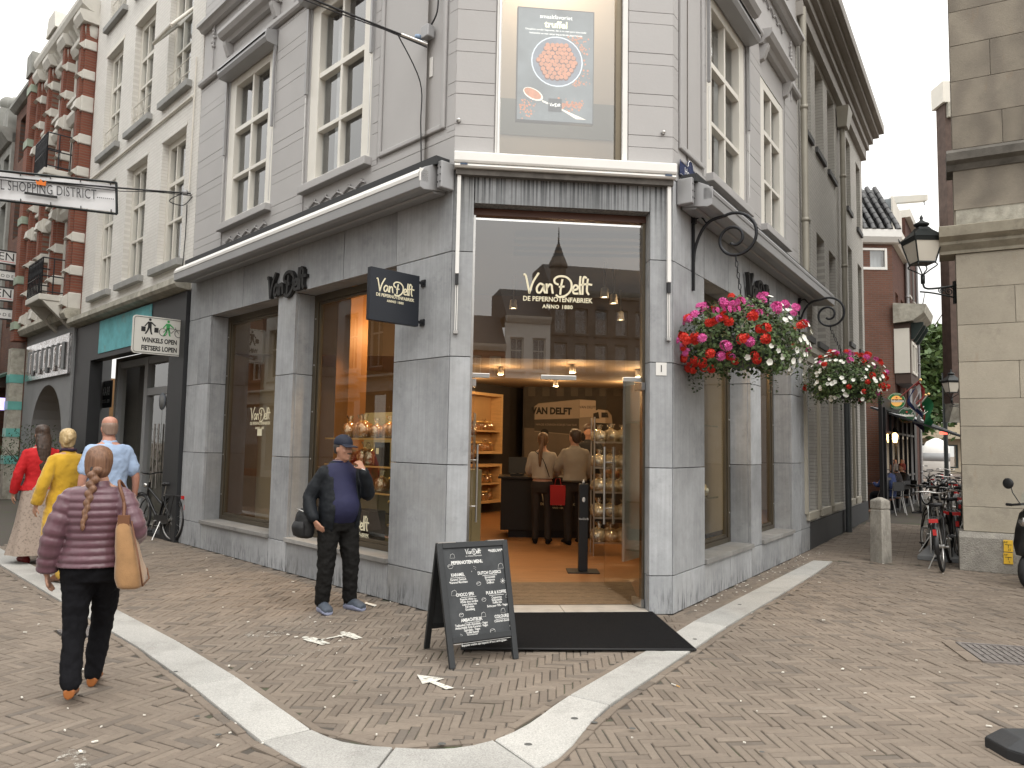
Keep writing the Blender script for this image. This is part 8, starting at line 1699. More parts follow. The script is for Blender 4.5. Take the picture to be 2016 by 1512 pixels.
def person(lab, loc, face, H, pose=None, skin=SKIN, fat=1., vox=.012, legs=True, grp=None, hands=(('L', .5), ('R', .5)), feet=True):
 p = dict(POSE); p.update(pose or {}); t_ = thing('person', lab, 'person', loc, math.atan2(-face[0], face[1]), grp, H / 1.75); p['t'] = t_; p['fat'] = fat
 mb = MB(); rings(mb, [(z, a * fat * .97, b * fat * .97, *c) for z, a, b, *c in dense([(z, a, b, *(c or [p.get('lx', 0) * (z - .9), p.get('ly', 0) * (z - .9)])) for z, a, b, *c in TORSO])])
 M_ = headM(p); hb = MB(); rings(hb, dense(HEAD, 4), 22)
 hb.ball((0, .092, -.022), (.014, .020, .020), 8, 6); hb.ball((0, .080, .004), (.009, .015, .03), 8, 6); hb.ball((.076, -.008, -.015), (.010, .02, .032), 8, 6); hb.ball((-.076, -.008, -.015), (.010, .02, .032), 8, 6); hb.ball((0, .082, -.062), (.024, .012, .008), 8, 6); hb.ball((0, .084, -.075), (.022, .011, .007), 8, 6); hb.ball((0, .075, -.105), (.02, .016, .015), 8, 6)
 for sx_ in (-1, 1): hb.ball((sx_ * .03, .078, .018), (.02, .012, .008), 8, 6); hb.ball((sx_ * .042, .062, -.03), (.022, .02, .02), 8, 6)
 hb.v = [tuple(M_ @ Vector(v)) for v in hb.v]; mb.add(hb.v, hb.f, 0, True); mb.tube([(p['head'][0] * .5, p['head'][1] * .5, 1.44), (p['head'][0], p['head'][1] - .01, p['head'][2] - .07)], .055, 12)
 for s in 'LR':
  limb(mb, [p['sh' + s], p['el' + s], p['wr' + s]], [.052 * fat, .042, .027]); limb(mb, [p['hip' + s], p['knee' + s], p['ank' + s]], [.085 * fat, .055, .038])
  if feet: foot(mb, p['ank' + s], p['toe' + s])
 for s, cu in hands: hand(mb, p['wr' + s], p['ha' + s], p.get('pn' + s, ((1 if s == 'L' else -1), 0, 0)), cu, p.get('th' + s, (1 if s == 'L' else -1)))
 grow('body', mb, skin, t_, vox if vox < .012 else .010 if vox <= .012 else vox, 3)
 for sx_ in (-1, 1):
  e = MB(); e.ball((sx_ * .030, .0755, .0), (.012, .008, .007), 8, 6); e.v = [tuple(M_ @ Vector(v)) for v in e.v]; e.build('eye', mat('eye_dark', (.03, .02, .015), .2), t_, True)
 return p
def top(p, nm, m_, z0=.84, z1=1.46, inf=.018, sleeve=1., cuff=.0, puff=0., pitch=.05, disp=.012, ds=.1, flare=0., short=False, hem=None, vox=.010, collar=True, ext=None):
 mb = MB(); f = p['fat']; rs = []
 base = dense([(z, a, b, *(c or [p.get('lx', 0) * (z - .9), p.get('ly', 0) * (z - .9)])) for z, a, b, *c in TORSO], 12 if puff else 5)
 for (z, a, b, x, y) in base:
  if z0 <= z <= z1:
   k = puff * abs(math.sin(math.pi * z / pitch)) ** .45 if puff else 0; fl = flare * max(0, (1.05 - z)); rs.append((z, a * f + inf + k + fl, b * f + inf + k + fl * .8, x, y))
 if ext:
  for (z, a, b, *c) in ext: rs.insert(0, (z, a, b, *c))
 rings(mb, rs, 28)
 for s in 'LR':
  sh, el, wr = Vector(p['sh' + s]), Vector(p['el' + s]), Vector(p['wr' + s])
  if short: limb(mb, [sh, mid(sh, el, .72)], [.046 * f + inf * .8, .052 + inf * .9])
  else:
   P = cr([sh, el, mid(el, wr, sleeve)], 14); R0 = [v.x for v in cr([(r, 0, 0) for r in (.046 * f + inf * .7, .044 + inf * .9, .034 + inf)], 14)]
   if puff: R0 = [r + puff * .9 * abs(math.sin(i * .9)) ** .45 for i, r in enumerate(R0)]
   mb.tube(P, R0, 14); mb.ball(P[0], R0[0], 12, 8); mb.ball(el, .042 + inf * .9, 10, 7)
 if collar: rings(mb, [(1.43, .085 + inf, .078 + inf, 0, .0), (1.47, .066 + inf * .6, .066 + inf * .6, 0, .005), (1.50, .060 + inf * .5, .062 + inf * .5, 0, .008)], 18)
 return grow(nm, mb, m_, p['t'], vox, 1 if puff else 3, disp, ds)
def trousers(p, m_, inf=.02, z1=1.0, ank=.0, disp=.012, taper=1., nm='trousers', vox=.011, ds=.1):
 mb = MB(); f = p['fat']; rings(mb, [(z, a * f + inf * .8, b * f + inf * .8, x, y) for z, a, b, x, y in dense([(z, a, b, *(c or [0, 0])) for z, a, b, *c in TORSO], 4) if z <= z1], 24)
 for s in 'LR': limb(mb, [p['hip' + s], p['knee' + s], Vector(p['ank' + s]) + Vector((0, 0, ank))], [.088 * f + inf, (.060 + inf) * taper, (.046 + inf) * taper], 14)
 return grow(nm, mb, m_, p['t'], vox, 4, disp, ds)
def shoes(p, m_, sole=None, k=1.12):
 for s in 'LR':
  if sole: mb = MB(); a, t = Vector(p['ank' + s]), Vector(p['toe' + s]); foot(mb, a - Vector((0, 0, .012)), t - Vector((0, 0, .010)), k * 1.03); o = grow('sole', mb, sole, p['t'], .011, 2)
  mb = MB(); foot(mb, p['ank' + s], Vector(p['toe' + s]) + Vector((0, 0, .008)), k); grow('shoe', mb, m_, p['t'], .009, 2)
def hairmat(nm, c1, c2):
 m_, t, b = newmat(nm); c = coords(t, (60, 60, 4)); t.links.new(mixc(t, noise(t, c, 1., 4, .6), c1, c2), b.inputs['Base Color']); b.inputs['Roughness'].default_value = .45; bump(t, b, noise(t, coords(t, (120, 120, 8)), 1., 3, .6), .5, .004); return m_
def hair(p, m_, rs, extra=None, nm='hair', disp=.006, vox=.009):
 M_ = headM(p); mb = MB(); rings(mb, dense(rs, 4), 22)
 if extra: extra(mb)
 mb.v = [tuple(M_ @ Vector(v)) for v in mb.v]; return grow(nm, mb, m_, p['t'], vox, 3, disp, .03)
HB = [(-.09, .05, .035, 0, -.062), (-.05, .072, .06, 0, -.042), (0, .083, .085, 0, -.024), (.05, .086, .098, 0, -.014), (.09, .076, .09, 0, -.012), (.118, .052, .062, 0, -.01), (.13, .02, .025, 0, -.008)]
# ---- woman in the plum quilted jacket
BRN = hairmat('auburn_hair', (.10, .045, .025), (.24, .125, .07)); PLUM = mat('plum_quilted_nylon', (.115, .052, .068), .36, var=.15, vs=18, spec=.5, sheen=.2); BLKT = mat('black_trouser_cloth', (.009, .009, .011), .85, spec=.12, var=.2, bmp=.2, bs=200); SUEDE = mat('tan_suede', (.30, .165, .07), .85, var=.2, vs=12, bmp=.2, bs=120, sheen=.3); LEATH = mat('brown_leather_strap', (.16, .07, .035), .5, var=.15)
fA = Vector((-.33, .94)); pA = person('woman in plum quilted jacket and black trousers walking away with a tan shoulder bag', G(168, 1372), fA, 1.57, dict(kneeL=(-.09, -.02, .49), ankL=(-.07, -.17, .14), toeL=(-.09, .02, .035), kneeR=(.05, .20, .51), ankR=(.0, .26, .09), toeR=(.0, .44, .03), elL=(-.25, -.05, 1.12), wrL=(-.285, .0, .865), haL=(-.28, .04, .78), elR=(.265, -.10, 1.17), wrR=(.23, .12, 1.08), haR=(.18, .2, 1.08), ly=.05, head=(-.01, .05, 1.62), hpitch=-.08), fat=1.12, vox=.011)
top(pA, 'quilted_jacket', PLUM, .90, 1.46, .022, .97, puff=.019, pitch=.052, disp=.006, vox=.0075); trousers(pA, BLKT, .018, .97, -.0, .030, ds=.07)
mb = MB(); foot(mb, pA['ankL'], pA['toeL'], 1.1); grow('shoe', mb, mat('tan_black_pump', (.34, .12, .035), .35, var=.1), pA['t'], .009, 2); mb = MB(); foot(mb, pA['ankR'], pA['toeR'], 1.1); grow('shoe', mb, mat('tan_black_pump', (.34, .12, .035), .35), pA['t'], .009, 2)
mb = MB(); a_ = Vector(pA['toeL']); mb.ball(a_ + Vector((0, -.02, .012)), (.05, .085, .028), 12, 8); mb.build('shoe_tip', BLKT, pA['t'], True)
hair(pA, BRN, [(-.115, .045, .03, 0, -.055), (-.08, .075, .07, 0, -.045), (-.03, .088, .09, 0, -.03), (.03, .092, .104, 0, -.02), (.08, .082, .096, 0, -.014), (.112, .058, .07, 0, -.01), (.13, .02, .03, 0, -.006)], disp=.004)
mb = MB(); MA = headM(pA)
for k in range(13):
 w_ = .036 - .0017 * k; c = MA @ Vector((0, -.118, -.055)); mb.ball(c + Vector(((-1) ** k * .014 * (1 - k / 14) - .004 * k, -.020 - .0055 * k, -.032 * k)), (w_, w_ * .8, .030), 12, 8)
grow('braid', mb, BRN, pA['t'], .006, 1); mb = MB(); mb.tube([MA @ Vector((.03 * math.cos(k * .785), -.112 + .008 * math.sin(k * .785), -.045 + .03 * math.sin(k * .785))) for k in range(8)], .009, 8, closed=True); mb.build('hair_tie', BLACKP, pA['t'], True)
# her shoulder bag: a thing of its own
bgA = thing('shoulder_bag', 'tan suede shoulder bag hanging from the plum jacket woman', 'bag', pA['t'].location, pA['t'].rotation_euler.z, scale=1.57 / 1.75)
mb = MB(); sec = [(1.12, .036, .08), (1.0, .058, .14), (.82, .082, .19), (.66, .098, .22), (.635, .08, .20)]; vs = []
for (z, a, b) in sec:
 for q in range(16): th = q * .3927; cx_, cy_ = math.cos(th), math.sin(th); sg_ = lambda v: math.copysign(abs(v) ** .55, v); vs.append((.20 + (1.06 - z) * .16 + a * sg_(cx_), -.13 + b * .8 * sg_(cy_), z + .15 + (.02 * sg_(cy_) if z < .8 else 0)))
mb.add(vs, [(16 * i + q, 16 * i + (q + 1) % 16, 16 * i + 16 + (q + 1) % 16, 16 * i + 16 + q) for i in range(4) for q in range(16)] + [tuple(range(15, -1, -1)), tuple(range(64, 80))], 0, True); o = mb.build('bag_body', SUEDE, bgA, True); d_ = o.modifiers.new('sub', 'SUBSURF'); d_.levels = 2; d_.render_levels = 2; d_ = o.modifiers.new('w', 'DISPLACE'); d_.texture = clouds(.1); d_.strength = .02; d_.mid_level = .5
for y in (-.10, .07): MB().tube(cr([(.20, y * .5 - .14, 1.26), (.19, -.15, 1.36), (.15, -.11, 1.475), (.14, .03, 1.49), (.2, .13, 1.36), (.23, .06, 1.25)], 6), .011, 6).build('strap', LEATH, bgA, True)
for y in (-.10, .08): MB().box((.165, y * .5 - .158, 1.20), (.24, y * .5 - .122, 1.27)).build('strap_tab', LEATH, bgA, True)
mb = MB(); mb.tube([(.25, -.19, 1.23), (.32, -.28, .97), (.355, -.31, .80), (.36, .03, .795), (.34, .04, .87)], .006, 5); mb.build('seam', LEATH, bgA, True)
# ---- standing man in cap
NAVY = mat('navy_polo', (.016, .017, .055), .75, var=.15, bmp=.15, bs=150); JKT = mat('black_blouson_nylon', (.011, .013, .016), .6, spec=.2, var=.2, vs=15); CHAR = mat('charcoal_trousers', (.013, .0125, .012), .8, spec=.12, var=.15, bmp=.15, bs=150); CAPM = mat('navy_cap', (.010, .014, .030), .7, var=.1); GRSH = mat('grey_running_shoe', (.065, .08, .105), .6, var=.2, bmp=.3, bs=150); BLUS = mat('blue_sole', (.30, .33, .46), .5, var=.3)
fB = Vector((.66, -.75)); pB = person('man in navy cap and black jacket standing with a hand at his mouth', (G(634, 1206) + G(684, 1196)) / 2, fB, 1.67, dict(hipL=(-.10, 0, .89), hipR=(.10, 0, .89), kneeL=(-.13, .05, .48), kneeR=(.13, .02, .48), ankL=(-.15, .02, .085), ankR=(.14, -.02, .085), toeL=(-.20, .22, .03), toeR=(.17, .19, .03), elL=(-.25, .15, 1.17), wrL=(-.12, .27, 1.42), haL=(-.06, .20, 1.55), pnL=(.2, -.95, .1), thL=1, elR=(.29, -.07, 1.13), wrR=(.30, .06, .92), haR=(.27, .13, .85), head=(0, .055, 1.635), hpitch=-.06, hyaw=.28), SKIN2, 1.1, .010, hands=(('L', 1.1), ('R', .35)))
mb = MB(); rings(mb, dense([(.88, .18, .14, 0, .01), (.98, .195, .175, 0, .04), (1.08, .192, .18, 0, .045), (1.18, .188, .16, 0, .03), (1.30, .193, .14, 0, .01), (1.39, .198, .125), (1.45, .155, .105), (1.495, .088, .082, 0, .012)], 5), 26); grow('polo_shirt', mb, NAVY, pB['t'], .010, 4, .010, .12)
mb = MB()          # open jacket: a shell with the front cut away
def shell(mb, rs, g0, g1, th, n=26):
 vs = []; 
 for (z, a, b, x, y) in rs:
  for k in range(n + 1):
   t = g0 + (g1 - g0) * k / n; vs.append((x + a * math.cos(t), y + b * math.sin(t), z)); vs.append((x + (a - th) * math.cos(t), y + (b - th) * math.sin(t), z))
 W_ = 2 * (n + 1); m_ = len(rs); fs = []
 for i in range(m_ - 1):
  for k in range(n): q = i * W_ + 2 * k; fs += [(q, q + 2, q + W_ + 2, q + W_), (q + 1, q + W_ + 1, q + W_ + 3, q + 3)]
  for k in (0, n): q = i * W_ + 2 * k; fs.append((q, q + 1, q + W_ + 1, q + W_))
 for i in (0, m_ - 1):
  for k in range(n): q = i * W_ + 2 * k; fs.append((q, q + 1, q + 3, q + 2))
 mb.add(vs, fs, 0, True)
shell(mb, [r for r in dense([(.80, .205, .155, 0, .0), (.86, .22, .175, 0, .01), (1.0, .22, .20, 0, .025), (1.15, .212, .185, 0, .015), (1.30, .208, .155, 0, .0), (1.40, .188, .128, 0, -.005), (1.45, .14, .105, 0, -.005), (1.50, .095, .09, 0, .0)], 4)], rad(128), rad(412), .028)
for s in 'LR': limb(mb, [pB['sh' + s], pB['el' + s], mid(Vector(pB['el' + s]), Vector(pB['wr' + s]), .9)], [.078, .072, .056], 14)
grow('jacket', mb, JKT, pB['t'], .010, 2, .024, .10)
trousers(pB, CHAR, .026, .97, .02, .034, 1.02, ds=.06); shoes(pB, GRSH, BLUS, 1.28)
mb = MB(); MBm = headM(pB); rings(mb, dense([(.035, .086, .106, 0, -.008), (.07, .086, .105, 0, -.008), (.11, .068, .085, 0, -.008), (.138, .03, .04, 0, -.008), (.142, .006, .008, 0, -.008)], 4), 20); vs = []
for k in range(9): t = rad(18 + 144 * k / 8); vs += [(.080 * math.cos(t), .085 * math.sin(t) + .005, .04), (.088 * math.cos(t), .085 + .085 * math.sin(t), .018 + .010 * math.sin(t))]
mb.add(vs + [(x, y, z - .012) for x, y, z in vs], [(2 * k, 2 * k + 1, 2 * k + 3, 2 * k + 2) for k in range(8)] + [(18 + 2 * k, 18 + 2 * k + 2, 18 + 2 * k + 3, 18 + 2 * k + 1) for k in range(8)] + [(2 * k + 1, 19 + 2 * k, 21 + 2 * k, 2 * k + 3) for k in range(8)], 0, True); mb.v = [tuple(MBm @ Vector(v)) for v in mb.v]; grow('cap', mb, CAPM, pB['t'], .006, 2)
hair(pB, hairmat('dark_grey_hair', (.02, .018, .016), (.06, .05, .045)), [(-.06, .06, .05, 0, -.05), (-.02, .078, .075, 0, -.03), (.03, .082, .095, 0, -.02), (.05, .06, .07, 0, -.02)]); mb = MB(); mb.ball(MBm @ Vector((0, .090, -.05)), (.028, .010, .008), 8, 6); mb.build('moustache', mat('moustache', (.05, .035, .025), .8), pB['t'], True)
mb = MB(); 
for (o_, r_) in ((0, .012), (.012, .006)): mb.tube([(.075 * math.cos(k * .35 + .3), .012 + .07 * math.sin(k * .35 + .3), 1.50 + o_) for k in range(18)], r_, 6, closed=True)
mb.build('shirt_collar', NAVY, pB['t'], True); MB().tube([(.078 * math.cos(k * .35 + .3), .012 + .073 * math.sin(k * .35 + .3), 1.508) for k in range(18)], .004, 5, closed=True).build('collar_stripe', mat('collar_red_white', (.6, .45, .42), .7), pB['t'], True)
mb = MB(); w_ = Vector(pB['wrL']); mb.tube([w_ + Vector((.03 * math.cos(k * .785), .025 * math.sin(k * .785), .012 * math.cos(k * .785))) for k in range(8)], .006, 6, closed=True); mb.build('wrist_watch', STEEL, pB['t'], True)
bgB = thing('small_backpack', 'small black backpack held low by the man in the cap', 'bag', pB['t'].location, pB['t'].rotation_euler.z, scale=1.67 / 1.75)
mb = MB(); rings(mb, dense([(.73, .06, .10, .30, -.14), (.76, .085, .13, .30, -.14), (.86, .09, .135, .30, -.14), (.96, .08, .115, .30, -.14), (1.02, .04, .06, .30, -.14)], 4), 20); grow('bag_body', mb, mat('black_nylon_bag', (.013, .013, .014), .6, var=.2), bgB, .010, 2, .01, .06); mb = MB(); rings(mb, dense([(.75, .04, .10, .36, -.13), (.84, .055, .11, .37, -.13), (.90, .03, .09, .36, -.13)], 3), 16); grow('front_pocket', mb, mat('black_nylon_bag', (.013, .013, .014), .6), bgB, .010, 2)
MB().tube(cr([(.30, -.16, 1.01), (.33, -.10, 1.12), (.31, .0, 1.10), (.30, -.06, 1.0)], 5), .012, 6).build('strap', BLACKP, bgB, True); MB().tube(cr([(.36, -.05, 1.0), (.39, -.13, 1.02), (.36, -.22, .99)], 5), .005, 5).build('zip', STEEL, bgB, True)
# ---- man in pale blue polo
BLUEP = mat('pale_blue_polo', (.36, .47, .66), .8, var=.06, bmp=.15, bs=160); GREYT = mat('slate_trousers', (.05, .055, .065), .75, var=.1)
gB = L.d; pC = person('balding man in pale blue polo shirt walking away', zz(atY(207, 1000, 8.5), 0), gB, 1.86, dict(kneeR=(.1, .14, .50), ankR=(.10, .14, .09), toeR=(.12, .32, .03), ankL=(-.1, -.2, .12), toeL=(-.11, -.02, .03), elR=(.27, -.03, 1.12), wrR=(.29, .05, .87), haR=(.285, .08, .79), head=(0, .02, 1.63)), mat('ruddy_skin', (.50, .25, .18), .5), 1.14, .011)
top(pC, 'polo_shirt', BLUEP, .88, 1.46, .026, short=True, disp=.026, ds=.08); trousers(pC, GREYT, .02); shoes(pC, BLKT)
hair(pC, hairmat('cropped_grey_hair', (.24, .16, .12), (.32, .22, .17)), [(-.075, .05, .03, 0, -.062), (-.04, .072, .066, 0, -.032), (0, .0785, .088, 0, -.018), (.035, .079, .095, 0, -.014), (.06, .06, .08, 0, -.016)], disp=.002)
# ---- woman in yellow coat
YELC = mat('mustard_wool_coat', (.56, .33, .022), .9, var=.08, vs=6, bmp=.2, bs=120, sheen=.3); BLND = hairmat('blonde_hair', (.38, .25, .10), (.62, .48, .27))
pD = person('blonde woman in a long mustard yellow coat walking away', zz(atY(128, 1000, 8.7), 0), (L.d * .9 + L.n * .25), 1.72, dict(elL=(-.27, -.02, 1.12), wrL=(-.29, .06, .88), haL=(-.285, .10, .80), ankL=(-.09, -.18, .12), toeL=(-.1, .0, .03), head=(0, .04, 1.62), hyaw=-.35), fat=1.05)
top(pD, 'coat', YELC, .86, 1.46, .026, .95, disp=.020, ds=.09, ext=((.80, .225, .175, 0, 0), (.70, .235, .19, 0, -.01), (.60, .245, .20, 0, -.02), (.50, .25, .205, 0, -.03))); trousers(pD, mat('mustard_trousers', (.45, .28, .05), .9), .02); shoes(pD, LEATH)
def bun(mb):
 for k in range(9): mb.ball((.03 * math.cos(k * .7), -.105 + .012 * math.sin(k), .03 + .045 * math.sin(k * .9)), (.034, .032, .04), 10, 7)
 mb.ball((0, -.115, .035), (.05, .045, .06), 12, 8)
hair(pD, BLND, HB, bun, disp=.014)
MB().tube(cr([(-.05, .07, 1.44), (-.075, 0, 1.50), (0, -.075, 1.50), (.075, 0, 1.50), (.05, .07, 1.44)], 5), .020, 7).build('scarf', mat('dark_plum_scarf', (.03, .015, .035), .8), pD['t'], True); MB().tube(cr([(.13, -.115, 1.30), (.15, -.05, 1.475), (.14, .08, 1.40)], 5), .010, 6).build('bag_strap', BLKT, pD['t'], True)
# ---- woman in red cardigan and patterned skirt
REDC = mat('red_cardigan', (.50, .012, .016), .8, var=.1, bmp=.2, bs=160); BRNH = hairmat('dark_brown_hair', (.022, .014, .010), (.085, .05, .035))
def skirtm():
 m_, t, b = newmat('patterned_skirt'); c = coords(t); vo = nn(t, 'ShaderNodeTexVoronoi'); vo.inputs['Scale'].default_value = 38; t.links.new(c, vo.inputs['Vector']); f = mul(t, noise(t, c, 22, 6, .8, .35, .65), vo.outputs['Distance'], 'ADD'); t.links.new(mixc(t, f, (.10, .075, .06), (.36, .29, .24)), b.inputs['Base Color']); b.inputs['Roughness'].default_value = .9; return m_
pE = person('woman with long dark hair in red cardigan and patterned skirt walking away', zz(atY(74, 1000, 10.0), 0), (L.d + L.n * .1), 1.77, dict(elL=(-.25, -.02, 1.12), wrL=(-.27, .05, .88), haL=(-.265, .09, .80), elR=(.25, -.02, 1.14), wrR=(.22, .12, .95), haR=(.18, .18, .93)), fat=1.02)
top(pE, 'cardigan', REDC, .90, 1.46, .018, .98, disp=.020, ds=.07, flare=.10)
mb = MB(); N_ = 40; vs = []
SK = [(1.02, .165, .125), (.92, .195, .15), (.75, .22, .175), (.5, .26, .21), (.28, .31, .25), (.12, .35, .28)]
for (z, a, b) in dense(SK, 4) if False else [(q[0], q[1], q[2]) for q in dense(SK, 4)]:
 for k in range(N_): th = k * 6.2832 / N_; w_ = 1 + .07 * math.sin(th * 7 + z * 2) * (1.05 - z); vs.append((a * w_ * math.cos(th) + .03 * (1 - z), b * w_ * math.sin(th) - .05 * (1 - z), z))
m_ = len(vs) // N_; mb.add(vs, [(i * N_ + k, i * N_ + (k + 1) % N_, (i + 1) * N_ + (k + 1) % N_, (i + 1) * N_ + k) for i in range(m_ - 1) for k in range(N_)], 0, True); mb.build('skirt', skirtm(), pE['t'], True); shoes(pE, mat('dark_red_shoe', (.22, .02, .02), .5))
def longh(mb): 
 rings(mb, dense([(-.48, .03, .02, 0, -.125), (-.42, .06, .03, 0, -.125), (-.30, .075, .035, 0, -.12), (-.18, .085, .045, 0, -.105), (-.08, .095, .06, 0, -.07), (0, .088, .06, 0, -.05)], 5), 18)
hair(pE, BRNH, HB, longh, disp=.009)
# ---- people in the shop
CREAMT = mat('cream_blouse', (.42, .37, .31), .85, var=.08, bmp=.1, bs=120); DKJ = mat('dark_brown_jeans', (.03, .024, .022), .8, var=.15); BEIJ = mat('beige_varsity_jacket', (.33, .29, .24), .8, var=.08); BLKS = mat('black_shirt', (.012, .012, .013), .8)
pF = person('ponytailed woman in cream top standing at the counter', zz(atY(1066, 1064, 11.85), FZ), Vector((.12, 1)), 1.70, dict(elR=(.24, .08, 1.14), wrR=(.16, .25, 1.08), haR=(.13, .33, 1.09), elL=(-.22, .06, 1.14), wrL=(-.15, .24, 1.08), haL=(-.12, .32, 1.1)), vox=.014)
top(pF, 'blouse', CREAMT, 1.0, 1.45, .022, disp=.012, vox=.013, collar=False); trousers(pF, DKJ, .006, vox=.013); shoes(pF, BLKT)
def pony(mb): rings(mb, dense([(-.42, .015, .012, -.03, -.15), (-.30, .03, .022, -.03, -.15), (-.15, .034, .026, -.02, -.145), (-.02, .026, .022, 0, -.13), (.04, .02, .02, 0, -.11)], 4), 12)
hair(pF, hairmat('light_brown_hair', (.09, .045, .02), (.22, .12, .06)), HB, pony); MB().tube(cr([(-.12, -.10, 1.46), (.02, -.135, 1.32), (.12, -.12, 1.05)], 5), .006, 5).build('bag_strap', BLKT, pF['t'], True)
pG = person('man in beige varsity jacket standing at the counter', zz(atY(1130, 1076, 11.8), FZ), Vector((-.30, 1)), 1.76, dict(elL=(-.25, .10, 1.16), wrL=(-.16, .28, 1.16), haL=(-.12, .35, 1.2), elR=(.25, .03, 1.13), wrR=(.20, .22, 1.0), haR=(.17, .3, .98), hyaw=.4), vox=.014)
top(pG, 'jacket', BEIJ, .93, 1.47, .034, disp=.012, vox=.012); trousers(pG, DKJ, .012, vox=.013); shoes(pG, BLKT); hair(pG, BRNH, HB); mb = MB()
for z in (.945, .965): mb.tube([(.222 * math.cos(k * .314), .165 * math.sin(k * .314), z) for k in range(20)], .006, 5, closed=True)
mb.build('striped_hem', BLKT, pG['t'], True)
rbg = thing('red_carrier_bag', 'red paper carrier bag held between the two customers', 'bag', zz(atY(1098, 990, 11.7), .8)); pb_ = zz(atY(1098, 960, 11.75), .72); MB().prism([pb_ + Vector(v) for v in ((-.11, -.05, 0), (.11, -.05, 0), (.11, .05, 0), (-.11, .05, 0))], [pb_ + Vector(v) for v in ((-.12, -.05, .30), (.12, -.05, .30), (.12, .05, .30), (-.12, .05, .30))]).build('paper', mat('red_paper', (.45, .02, .02), .6), rbg); MB().tube([pb_ + Vector((-.05, -.03, .3)), pb_ + Vector((-.03, -.03, .40)), pb_ + Vector((.03, -.03, .40)), pb_ + Vector((.05, -.03, .3))], .005, 5).build('handle', mat('red_paper', (.45, .02, .02), .6), rbg)
pH = person('shop assistant in black T-shirt behind the counter', zz(atY(1158, 1000, 13.75), FZ), Vector((-.25, -1)), 1.90, dict(elL=(-.25, .12, 1.14), wrL=(-.14, .32, 1.08), haL=(-.08, .38, 1.08), elR=(.25, .12, 1.14), wrR=(.14, .32, 1.08), haR=(.1, .38, 1.08), hpitch=-.3, hyaw=.2), vox=.014)
top(pH, 't_shirt', BLKS, .85, 1.46, .022, short=True, vox=.013); trousers(pH, BLKT, .012, vox=.014); shoes(pH, BLKT); hair(pH, BRNH, HB)
# ---- hand gel post
gp = thing('hand_gel_post', 'slim black hand gel dispenser column on a flat foot inside the entrance', 'dispenser', zz(atY(1147, 1130, 9.4), FZ)); gc = zz(atY(1147, 1128, 9.3), FZ - .0); MB().box((-.055, -.055, .012), (.055, .055, 1.05), lambda x, y, z: gc + Vector((x, y, z))).build('column', BLACKP, gp, bevel=.006); MB().box((-.19, -.17, .001), (.19, .17, .011), lambda x, y, z: gc + Vector((x, y, z))).build('foot', BLACKP, gp); MB().lathe([(.016, 1.051), (.016, 1.075), (.008, 1.08), (.008, 1.10)], c=gc, n=10).build('pump', WHITEP, gp); text('words', 'VanDelft', .035, Matrix.Translation(gc + Vector((0, -.0565, .62))) @ Matrix.Rotation(math.pi / 2, 4, 'X'), WHITEL, gp); MB().ball(gc + Vector((0, -.056, .86)), (.02, .002, .03), 8, 6).build('hand_symbol', WHITEL, gp)
# ---- cafe terrace: seated guests, chairs, tables
def sit(lab, u, v, y, face, m_t, hm, nm):
 q = person(lab, zz(atY(u, v, y), 0), face, 1.72, dict(hipL=(-.09, 0, .50), hipR=(.09, 0, .50), kneeL=(-.11, .42, .50), kneeR=(.11, .42, .50), ankL=(-.11, .40, .09), ankR=(.11, .40, .09), toeL=(-.11, .58, .03), toeR=(.11, .58, .03), shL=(-.19, .02, 1.0), shR=(.19, .02, 1.0), elL=(-.24, .14, .76), elR=(.24, .14, .76), wrL=(-.12, .36, .80), wrR=(.12, .36, .80), haL=(-.08, .43, .8), haR=(.08, .43, .8), head=(0, .06, 1.22)), vox=.02, legs=False)
 return q
def sit_fix(q, m_t, m_l, hm):
 t_ = q['t']; old = TORSO
 for ch in list(t_.children):
  if ch.name.startswith('body'):      # lower the standing trunk onto the seat
   me = ch.data
   for v in me.vertices:
    if abs(v.co.x) < .30 and v.co.z > 1.26 + .0 and False: pass
 mb = MB(); rings(mb, dense([(.42, .17, .14), (.55, .185, .15, 0, -.01), (.75, .19, .145, 0, -.02), (.95, .205, .13, 0, .0), (1.04, .15, .1, 0, .01), (1.09, .075, .07, 0, .02)], 3), 18)
 for s in 'LR': limb(mb, [q['sh' + s], q['el' + s], q['wr' + s]], [.07, .06, .045])
 grow('jacket', mb, m_t, t_, .02, 2); mb = MB()
 for s in 'LR': limb(mb, [q['hip' + s], q['knee' + s], q['ank' + s]], [.10, .075, .06])
 grow('trousers', mb, m_l, t_, .02, 2); hair(q, hm, HB, vox=.016)
_T0 = TORSO
TORSO = [(z - .43, a, b, *c) for z, a, b, *c in _T0]
_cr0 = person
DBL = mat('blue_jacket_cafe', (.03, .05, .14), .8); DGR = mat('dark_grey_jacket_cafe', (.04, .04, .045), .8); RUST = mat('rusty_hair', (.16, .07, .03), .7); GRYH = hairmat('grey_hair', (.2, .19, .18), (.4, .38, .36))
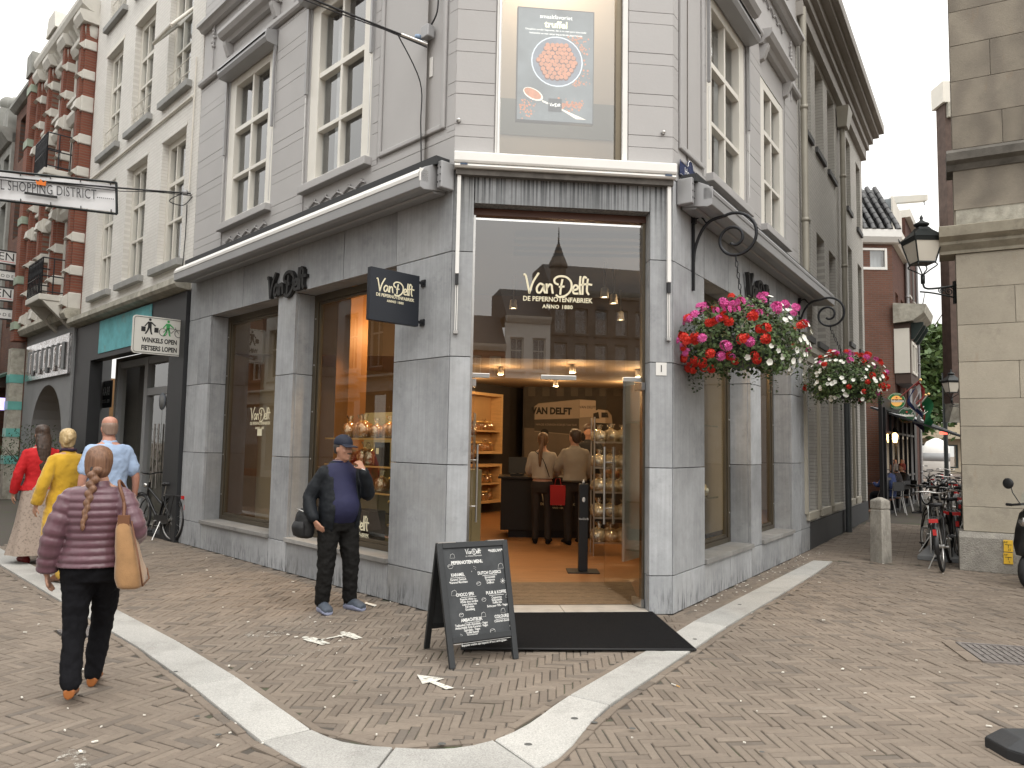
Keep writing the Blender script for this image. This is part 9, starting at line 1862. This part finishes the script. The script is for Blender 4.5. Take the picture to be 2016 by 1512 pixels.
seats = (('seated cafe guest in a blue jacket with ginger hair', 1752, 1000, 20.0, Vector((-.5, .9)), DBL, RUST), ('seated grey haired cafe guest in a grey jacket beside the blue one', 1766, 996, 20.9, Vector((-.6, .8)), DGR, GRYH), ('seated cafe guest in dark clothes and reddish cap', 1781, 990, 21.2, Vector((-1, .1)), BLKS, mat('red_cap', (.22, .05, .04), .8)))
chairp = None
for (lab, u, v, y, face, m_t, hm) in seats:
 p0 = dict(POSE); q = sit(lab, u, v, y, face, m_t, hm, '')
 sit_fix(q, m_t, BLKT, hm)
TORSO = _T0
def chair(loc, rz, lab):
 t_ = thing('terrace_chair', lab, 'chair', loc, rz, 'metal terrace chairs')
 for x in (-.22, .22): MB().tube([(x, .24, 0), (x, .2, .45)], .012, 6).build('leg', STEEL, t_, True); MB().tube([(x, -.30, 0), (x, -.2, .45), (x, -.24, .85)], .012, 6).build('leg', STEEL, t_, True)
 MB().box((-.22, -.2, .45), (.22, .22, .47)).build('seat', BLACKP, t_, True); MB().box((-.22, -.25, .62), (.22, -.235, .85)).build('backrest', BLACKP, t_, True); MB().tube([(-.24, -.22, .66), (-.25, .1, .66), (-.23, .2, .46)], .01, 6).build('armrest', STEEL, t_, True); MB().tube([(.24, -.22, .66), (.25, .1, .66), (.23, .2, .46)], .01, 6).build('armrest', STEEL, t_, True); return t_
for i, (lab, u, v, y, face, *_) in enumerate(seats): chair(zz(atY(u, v, y), 0) - Vector((face.x, face.y, 0)).normalized() * .02, math.atan2(-face.x, face.y), ('metal terrace chair under the guest in blue', 'metal terrace chair under the grey haired guest', 'metal terrace chair under the guest in the cap')[i])
def table(loc, lab): t_ = thing('terrace_table', lab, 'table', loc); MB().box((-.3, -.3, .72), (.3, .3, .75)).build('top', BLACKP, t_, True); MB().tube([(0, 0, 0), (0, 0, .72)], .03, 8).build('stem', BLACKM, t_, True); MB().box((-.22, -.03, 0), (.22, .03, .03)).build('foot', BLACKM, t_, True); MB().box((-.03, -.22, .031), (.03, .22, .055)).build('foot', BLACKM, t_, True)
table(zz(atY(1740, 990, 21.0), 0), 'small black terrace table in front of the seated guests'); table(zz(atY(1812, 990, 20.6), 0), 'small empty black terrace table at the edge of the cafe terrace')
